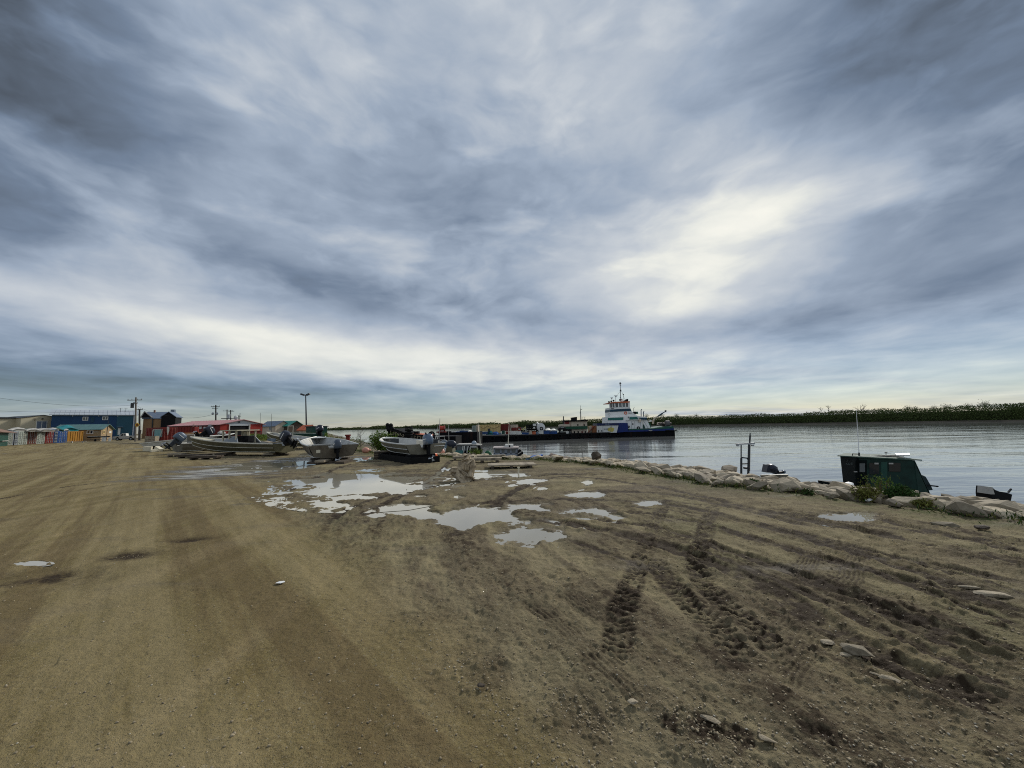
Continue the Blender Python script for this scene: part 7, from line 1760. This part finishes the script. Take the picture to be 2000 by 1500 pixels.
p = G(1812, 992); shrub('weed_clump', 'low olive weeds right of the dense dark clump', p.x, p.y, 0, .40, .15, .20, 30, 700, .05, leaf_y, 11, 'weeds')
p = G(1472, 950); shrub('weed_clump', 'small bright green clump in the rocks below the arch', p.x, p.y + .05, .02, .17, .15, .20, 30, 700, .05, leaf_b, 12, 'weeds')
p = G(1578, 968); shrub('weed_clump', 'small weed clump left of the yellow-green weeds', p.x, p.y, 0, .22, .12, .17, 24, 420, .045, leaf_b, 13, 'weeds')
p = G(935, 886); shrub('weed_clump', 'light green weeds below the dark cabin boat', p.x, p.y - 1.5, 0, .5, .3, .55, 20, 420, .09, leaf_a, 14, 'weeds')
# bank weeds
p = W(1, 1, 1); C = []; rr = random.Random(3)
for (x0, x1, ya, yb, n_) in ((1060, 1250, 0, 0, 0),):
    pass
def strip_weeds():
    C = []; rr = np.random.default_rng(8)
    for a, b, s0, l_ in segs:
        n = int(l_ * 330); t = rr.random(n); d = (b - a)/l_
        off = rr.normal(-.05, .22, n)
        x = a.x + d.x*t*l_ - (-d.y)*off*-1; y = a.y + d.y*t*l_ + d.x*off
        x = a.x + d.x*t*l_ + d.y*off
        y = a.y + d.y*t*l_ - d.x*off
        k = (fbm(x, y, .55, 3, .6, 101) + .18 + .25*(np.hypot(x, y) > 11)) > rr.random(n) * .45
        x, y = x[k], y[k]; C.append(np.stack([x, y], -1))
    C = np.concatenate(C); C = C[(C[:, 1] > 1.2)]; z = height(C[:, 0], C[:, 1])[0]
    z = np.maximum(z, -.15)
    h = np.abs(np.random.default_rng(2).normal(0, .055, len(C)))
    return np.stack([C[:, 0], C[:, 1], z + .015 + h], -1)
Cw = strip_weeds()
for nm, sl, m_, lb in (('bank_grass', slice(0, None, 2), leaf_y, 'yellow-green grass along the top of the rock bank'), ('bank_weeds', slice(1, None, 2), leaf_b, 'low dark weeds along the top of the rock bank')):
    o = leaves_np(nm, Cw[sl], .075, m_, 15, 1.0, 4.5); o['kind'] = 'stuff'; tag(o, lb, 'grass')
# grass and weeds between the boats and the huts
rrn = np.random.default_rng(17)
def field(px0, px1, Y0, Y1, n, h, size, m_, name, label, seed, patch=.0):
    r2 = np.random.default_rng(seed); Yv = r2.uniform(Y0, Y1, n); pxv = r2.uniform(px0, px1, n); x = (pxv - 1000) / FPX * Yv
    k = fbm(x, Yv, .12, 3, .6, seed) > patch - .5 * r2.random(n); x, Yv = x[k], Yv[k]
    s, _ = sdist(x, Yv, BANK); k = s > .3; x, Yv = x[k], Yv[k]
    hh = h * (.5 + 1.0 * np.clip(fbm(x, Yv, .35, 3, .6, seed + 1) + .4, 0, 1)); z = r2.random(len(x)) ** .8 * hh
    o = leaves_np(name, np.stack([x, Yv, z], -1), size, m_, seed, 1.0, 3.0); o['kind'] = 'stuff'; tag(o, label, 'grass')
field(480, 640, 52, 80, 26000, .85, .22, leaf_a, 'weed_field', 'tall green weeds behind the long skiffs, below the huts', 41, -.25)
field(450, 650, 40, 60, 12000, .7, .24, leaf_y, 'grass_patch', 'yellow-green grass behind the long skiffs', 42, -.15)
field(285, 345, 36, 78, 3500, .10, .09, leaf_y, 'roadside_grass', 'thin grass at the roadside left of the foam scraps', 43, .12)
field(640, 700, 30, 52, 5000, .5, .20, leaf_y, 'bank_top_grass', 'rough grass around the red mooring post', 44, -.1)
# thin bare shrubs by the hut
def bare_tree(label, px, Yd, z0, h, spread, seed, name='bare_tree', grp=None, r0_=.05, m_=None):
    b = XZ(px, Yd, z0); root = thing(name, label, 'tree', (b.x, b.y, z0), 0, grp, local=True); rr = random.Random(seed); tk = MB(); br = MB()
    tk.tube([(0, 0, 0), (rr.uniform(-.05, .05)*h, 0, h*.55), (rr.uniform(-.08, .08)*h, 0, h)], [r0_, r0_*.7, r0_*.25], 5)
    for i in range(16):
        z = h * rr.uniform(.2, .85); a = rr.uniform(0, 6.28); L_ = spread * rr.uniform(.5, 1) * (1.15 - z/h*.5); t = Vector((math.cos(a)*L_, math.sin(a)*L_, z + L_*rr.uniform(.6, 1.3)))
        br.tube([(0, 0, z), (t.x*.5, t.y*.5, z + (t.z-z)*.4), t], [r0_*.4, r0_*.3, r0_*.12], 4, False)
        for j in range(4): u = t + Vector((rr.uniform(-1, 1), rr.uniform(-1, 1), rr.uniform(.2, 1)))*spread*.28; br.tube([Vector((t.x*.6, t.y*.6, z + (t.z-z)*.6)), u], [r0_*.2, r0_*.1], 3, False)
    part('trunk', tk, m_ or bark, root); part('crown', br, m_ or bark, root)
bare_tree('bare leafless shrub left of the tall light pole', 584, 99, 0, 3.2, 1.1, 3); bare_tree('bare leafless shrub right of the tall light pole', 604, 99, 0, 3.0, 1.2, 4)
bare_tree('thin forked twig above the willow bush', 703, 27, 0, 1.9, .4, 5, r0_=.02)

# ------------------------------------------------------------ far shores
FAR = [(818, 860), (900, 640), (1000, 520), (1150, 430), (1320, 334), (1600, 250), (2000, 182), (2500, 150)]
FARW = [XZ(px, Yd, WATER) for px, Yd in FAR]
FARW.append(FARW[-1] + Vector((260, -60, 0)))
# low mud shore and the land behind it
mb = MB(); n = len(FARW)
lo = [(p.x, p.y, WATER - .3) for p in FARW]; md = [(p.x * 1.004, p.y + 1.5, WATER + .75) for p in FARW]; bk = [(p.x * 1.0 + (p.x/ max(p.y,1)) * 2500, p.y + 2500, WATER + 1.3) for p in FARW]
mb.add(lo + md + bk, [(i, i+1, n+i+1, n+i) for i in range(n-1)] + [(n+i, n+i+1, 2*n+i+1, 2*n+i) for i in range(n-1)])
o = part('far_shore', mb, mat('dark shore silt', (.075, .065, .048), .9, 0, .3, .1)); o['kind'] = 'structure'
def wood(name, line, dens, hmin, hmax, depth, size, m_, label, seed):
    r2 = np.random.default_rng(seed); C = []
    for a, b in zip(line[:-1], line[1:]):
        L_ = (b - a).length; dist = (a.length + b.length)/2; k = max(dist / 250, .7)
        n = int(L_ * dens / k ** 1.6); t = r2.random(n); dd = r2.random(n) ** 1.3 * depth
        d = (b - a)/L_; nn = Vector((-d.y, d.x)); nn = nn if nn.y > 0 else -nn
        x = a.x + d.x*L_*t + nn.x*(dd + 1.5); y = a.y + d.y*L_*t + nn.y*(dd + 1.5)
        top = hmin + (hmax - hmin) * np.clip(.5 + 1.3*fbm(x, y, .09/ k, 4, .65, seed), 0, 1) * np.clip(.5 + dd/depth, 0, 1)
        z = WATER + .6 + r2.random(n) ** .75 * top
        C.append(np.stack([x, y, z], -1))
    C = np.concatenate(C); o = leaves_np(name, C, size, m_, seed, .8, 1.25); o['kind'] = 'stuff'; tag(o, label, 'woods'); return o
near_line = FARW[4:]; mid_line = FARW[2:5]; far_line = FARW[:3]
wood('far_willow_wood', near_line, 420, 6.2, 8.4, 20, .5, far_l_m, 'dark green willow thicket on the far bank at the right', 61)
wood('far_willow_wood', mid_line, 300, 6.2, 8.3, 24, .75, far_l_m, 'far bank thicket behind the barge and the tug', 62)
wood('far_willow_wood', far_line, 260, 5.0, 9.5, 40, 1.3, far_l_m, 'most distant end of the far bank thicket, left of the barge', 63)
# a solid dark heart so the thicket does not show sky low down
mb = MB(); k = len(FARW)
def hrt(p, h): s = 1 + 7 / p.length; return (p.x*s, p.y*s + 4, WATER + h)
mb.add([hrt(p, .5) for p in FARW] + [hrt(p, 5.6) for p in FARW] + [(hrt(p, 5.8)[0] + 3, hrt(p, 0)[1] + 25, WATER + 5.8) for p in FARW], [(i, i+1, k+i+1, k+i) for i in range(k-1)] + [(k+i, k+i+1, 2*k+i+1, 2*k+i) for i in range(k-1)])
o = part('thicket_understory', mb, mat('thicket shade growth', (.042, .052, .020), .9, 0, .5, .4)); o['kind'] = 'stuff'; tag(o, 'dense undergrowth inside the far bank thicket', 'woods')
dist = [XZ(560, 1500, WATER), XZ(640, 1450, WATER), XZ(700, 1350, WATER), XZ(780, 1300, WATER), XZ(870, 1350, WATER)]
wood('distant_wood', dist, 160, 5, 12, 40, 4.0, far_l_m, 'thin line of woods on the horizon across the water', 64)
mb = MB(); mb.add([(p.x, p.y, WATER - .2) for p in dist] + [(p.x, p.y + 10, WATER + 5.5) for p in dist] + [(p.x, p.y + 500, WATER + 5) for p in dist], [(i, i+1, 6+i, 5+i) for i in range(4)] + [(5+i, 6+i, 11+i, 10+i) for i in range(4)])
o = part('distant_shore', mb, mat('thicket shade growth', (.042, .052, .020))); o['kind'] = 'structure'
# individual trees standing out
for (px, Yd, h, sp, lb, sd_) in ((1606, 262, 12.5, 2.0, 'bare tree left of its taller twin on the far bank', 11), (1621, 262, 13.2, 3.0, 'tall bare round-crowned tree on the far bank', 12),
                            (1684, 250, 12.8, 4.0, 'wide bare tree on the far bank behind the white aerial', 13), (1580, 268, 9.5, 2.5, 'low bare tree at the left of the bare group on the far bank', 14), (1654, 256, 9.5, 1.2, 'thin bare sapling between the bare trees on the far bank', 15)):
    bare_tree(lb, px, Yd, WATER + .8, h - 2, sp, sd_, grp='bare trees on the far bank', r0_=.26)
rr = random.Random(31)
names = ['left of the three pairs', '']
k = 0
ORD = ['first', 'second', 'third', 'fourth', 'fifth', 'sixth', 'seventh']
for px, Yd, h in ((1750, 235, 9.6), (1803, 228, 10.8), (1818, 226, 10.4), (1858, 218, 10.2), (1884, 214, 10.8), (1930, 205, 10.6), (1966, 198, 11.4), (1240, 372, 12.5), (1270, 360, 12.0), (1300, 350, 12.2), (1330, 344, 11.4), (1370, 330, 10.6)):
    b = XZ(px, Yd, WATER); root = thing('leafy_tree', ('%s round-topped tree over the far thicket, counting rightwards from the wide bare tree' % ORD[k]) if k < 7 else ('%s round-topped tree over the far thicket, counting rightwards from the tug mast' % ORD[k - 7]), 'tree', (b.x, b.y + 8, WATER + 1), 0, 'round-topped trees over the far thicket', local=True)
    part('trunk', MB().tube([(0, 0, 0), (.1, 0, h - 2.4)], [.15, .07], 5), bark, root)
    r3 = np.random.default_rng(k); cc = r3.normal(size=(420, 3)) * np.array([.95 * h/10, .95, .85]) + np.array([0, 0, h - 3.4]); o = leaves_np('crown', cc, .36, far_l_m, 70 + k, .8, 1.6); o.parent = root; k += 1

# LABELCHK
for o_ in scene.objects:
    l_ = o_.get('label', '')
    if l_ and len(l_.replace('-', ' ').split()) > 16: print('LONG', len(l_.split()), o_.name, '|', l_)
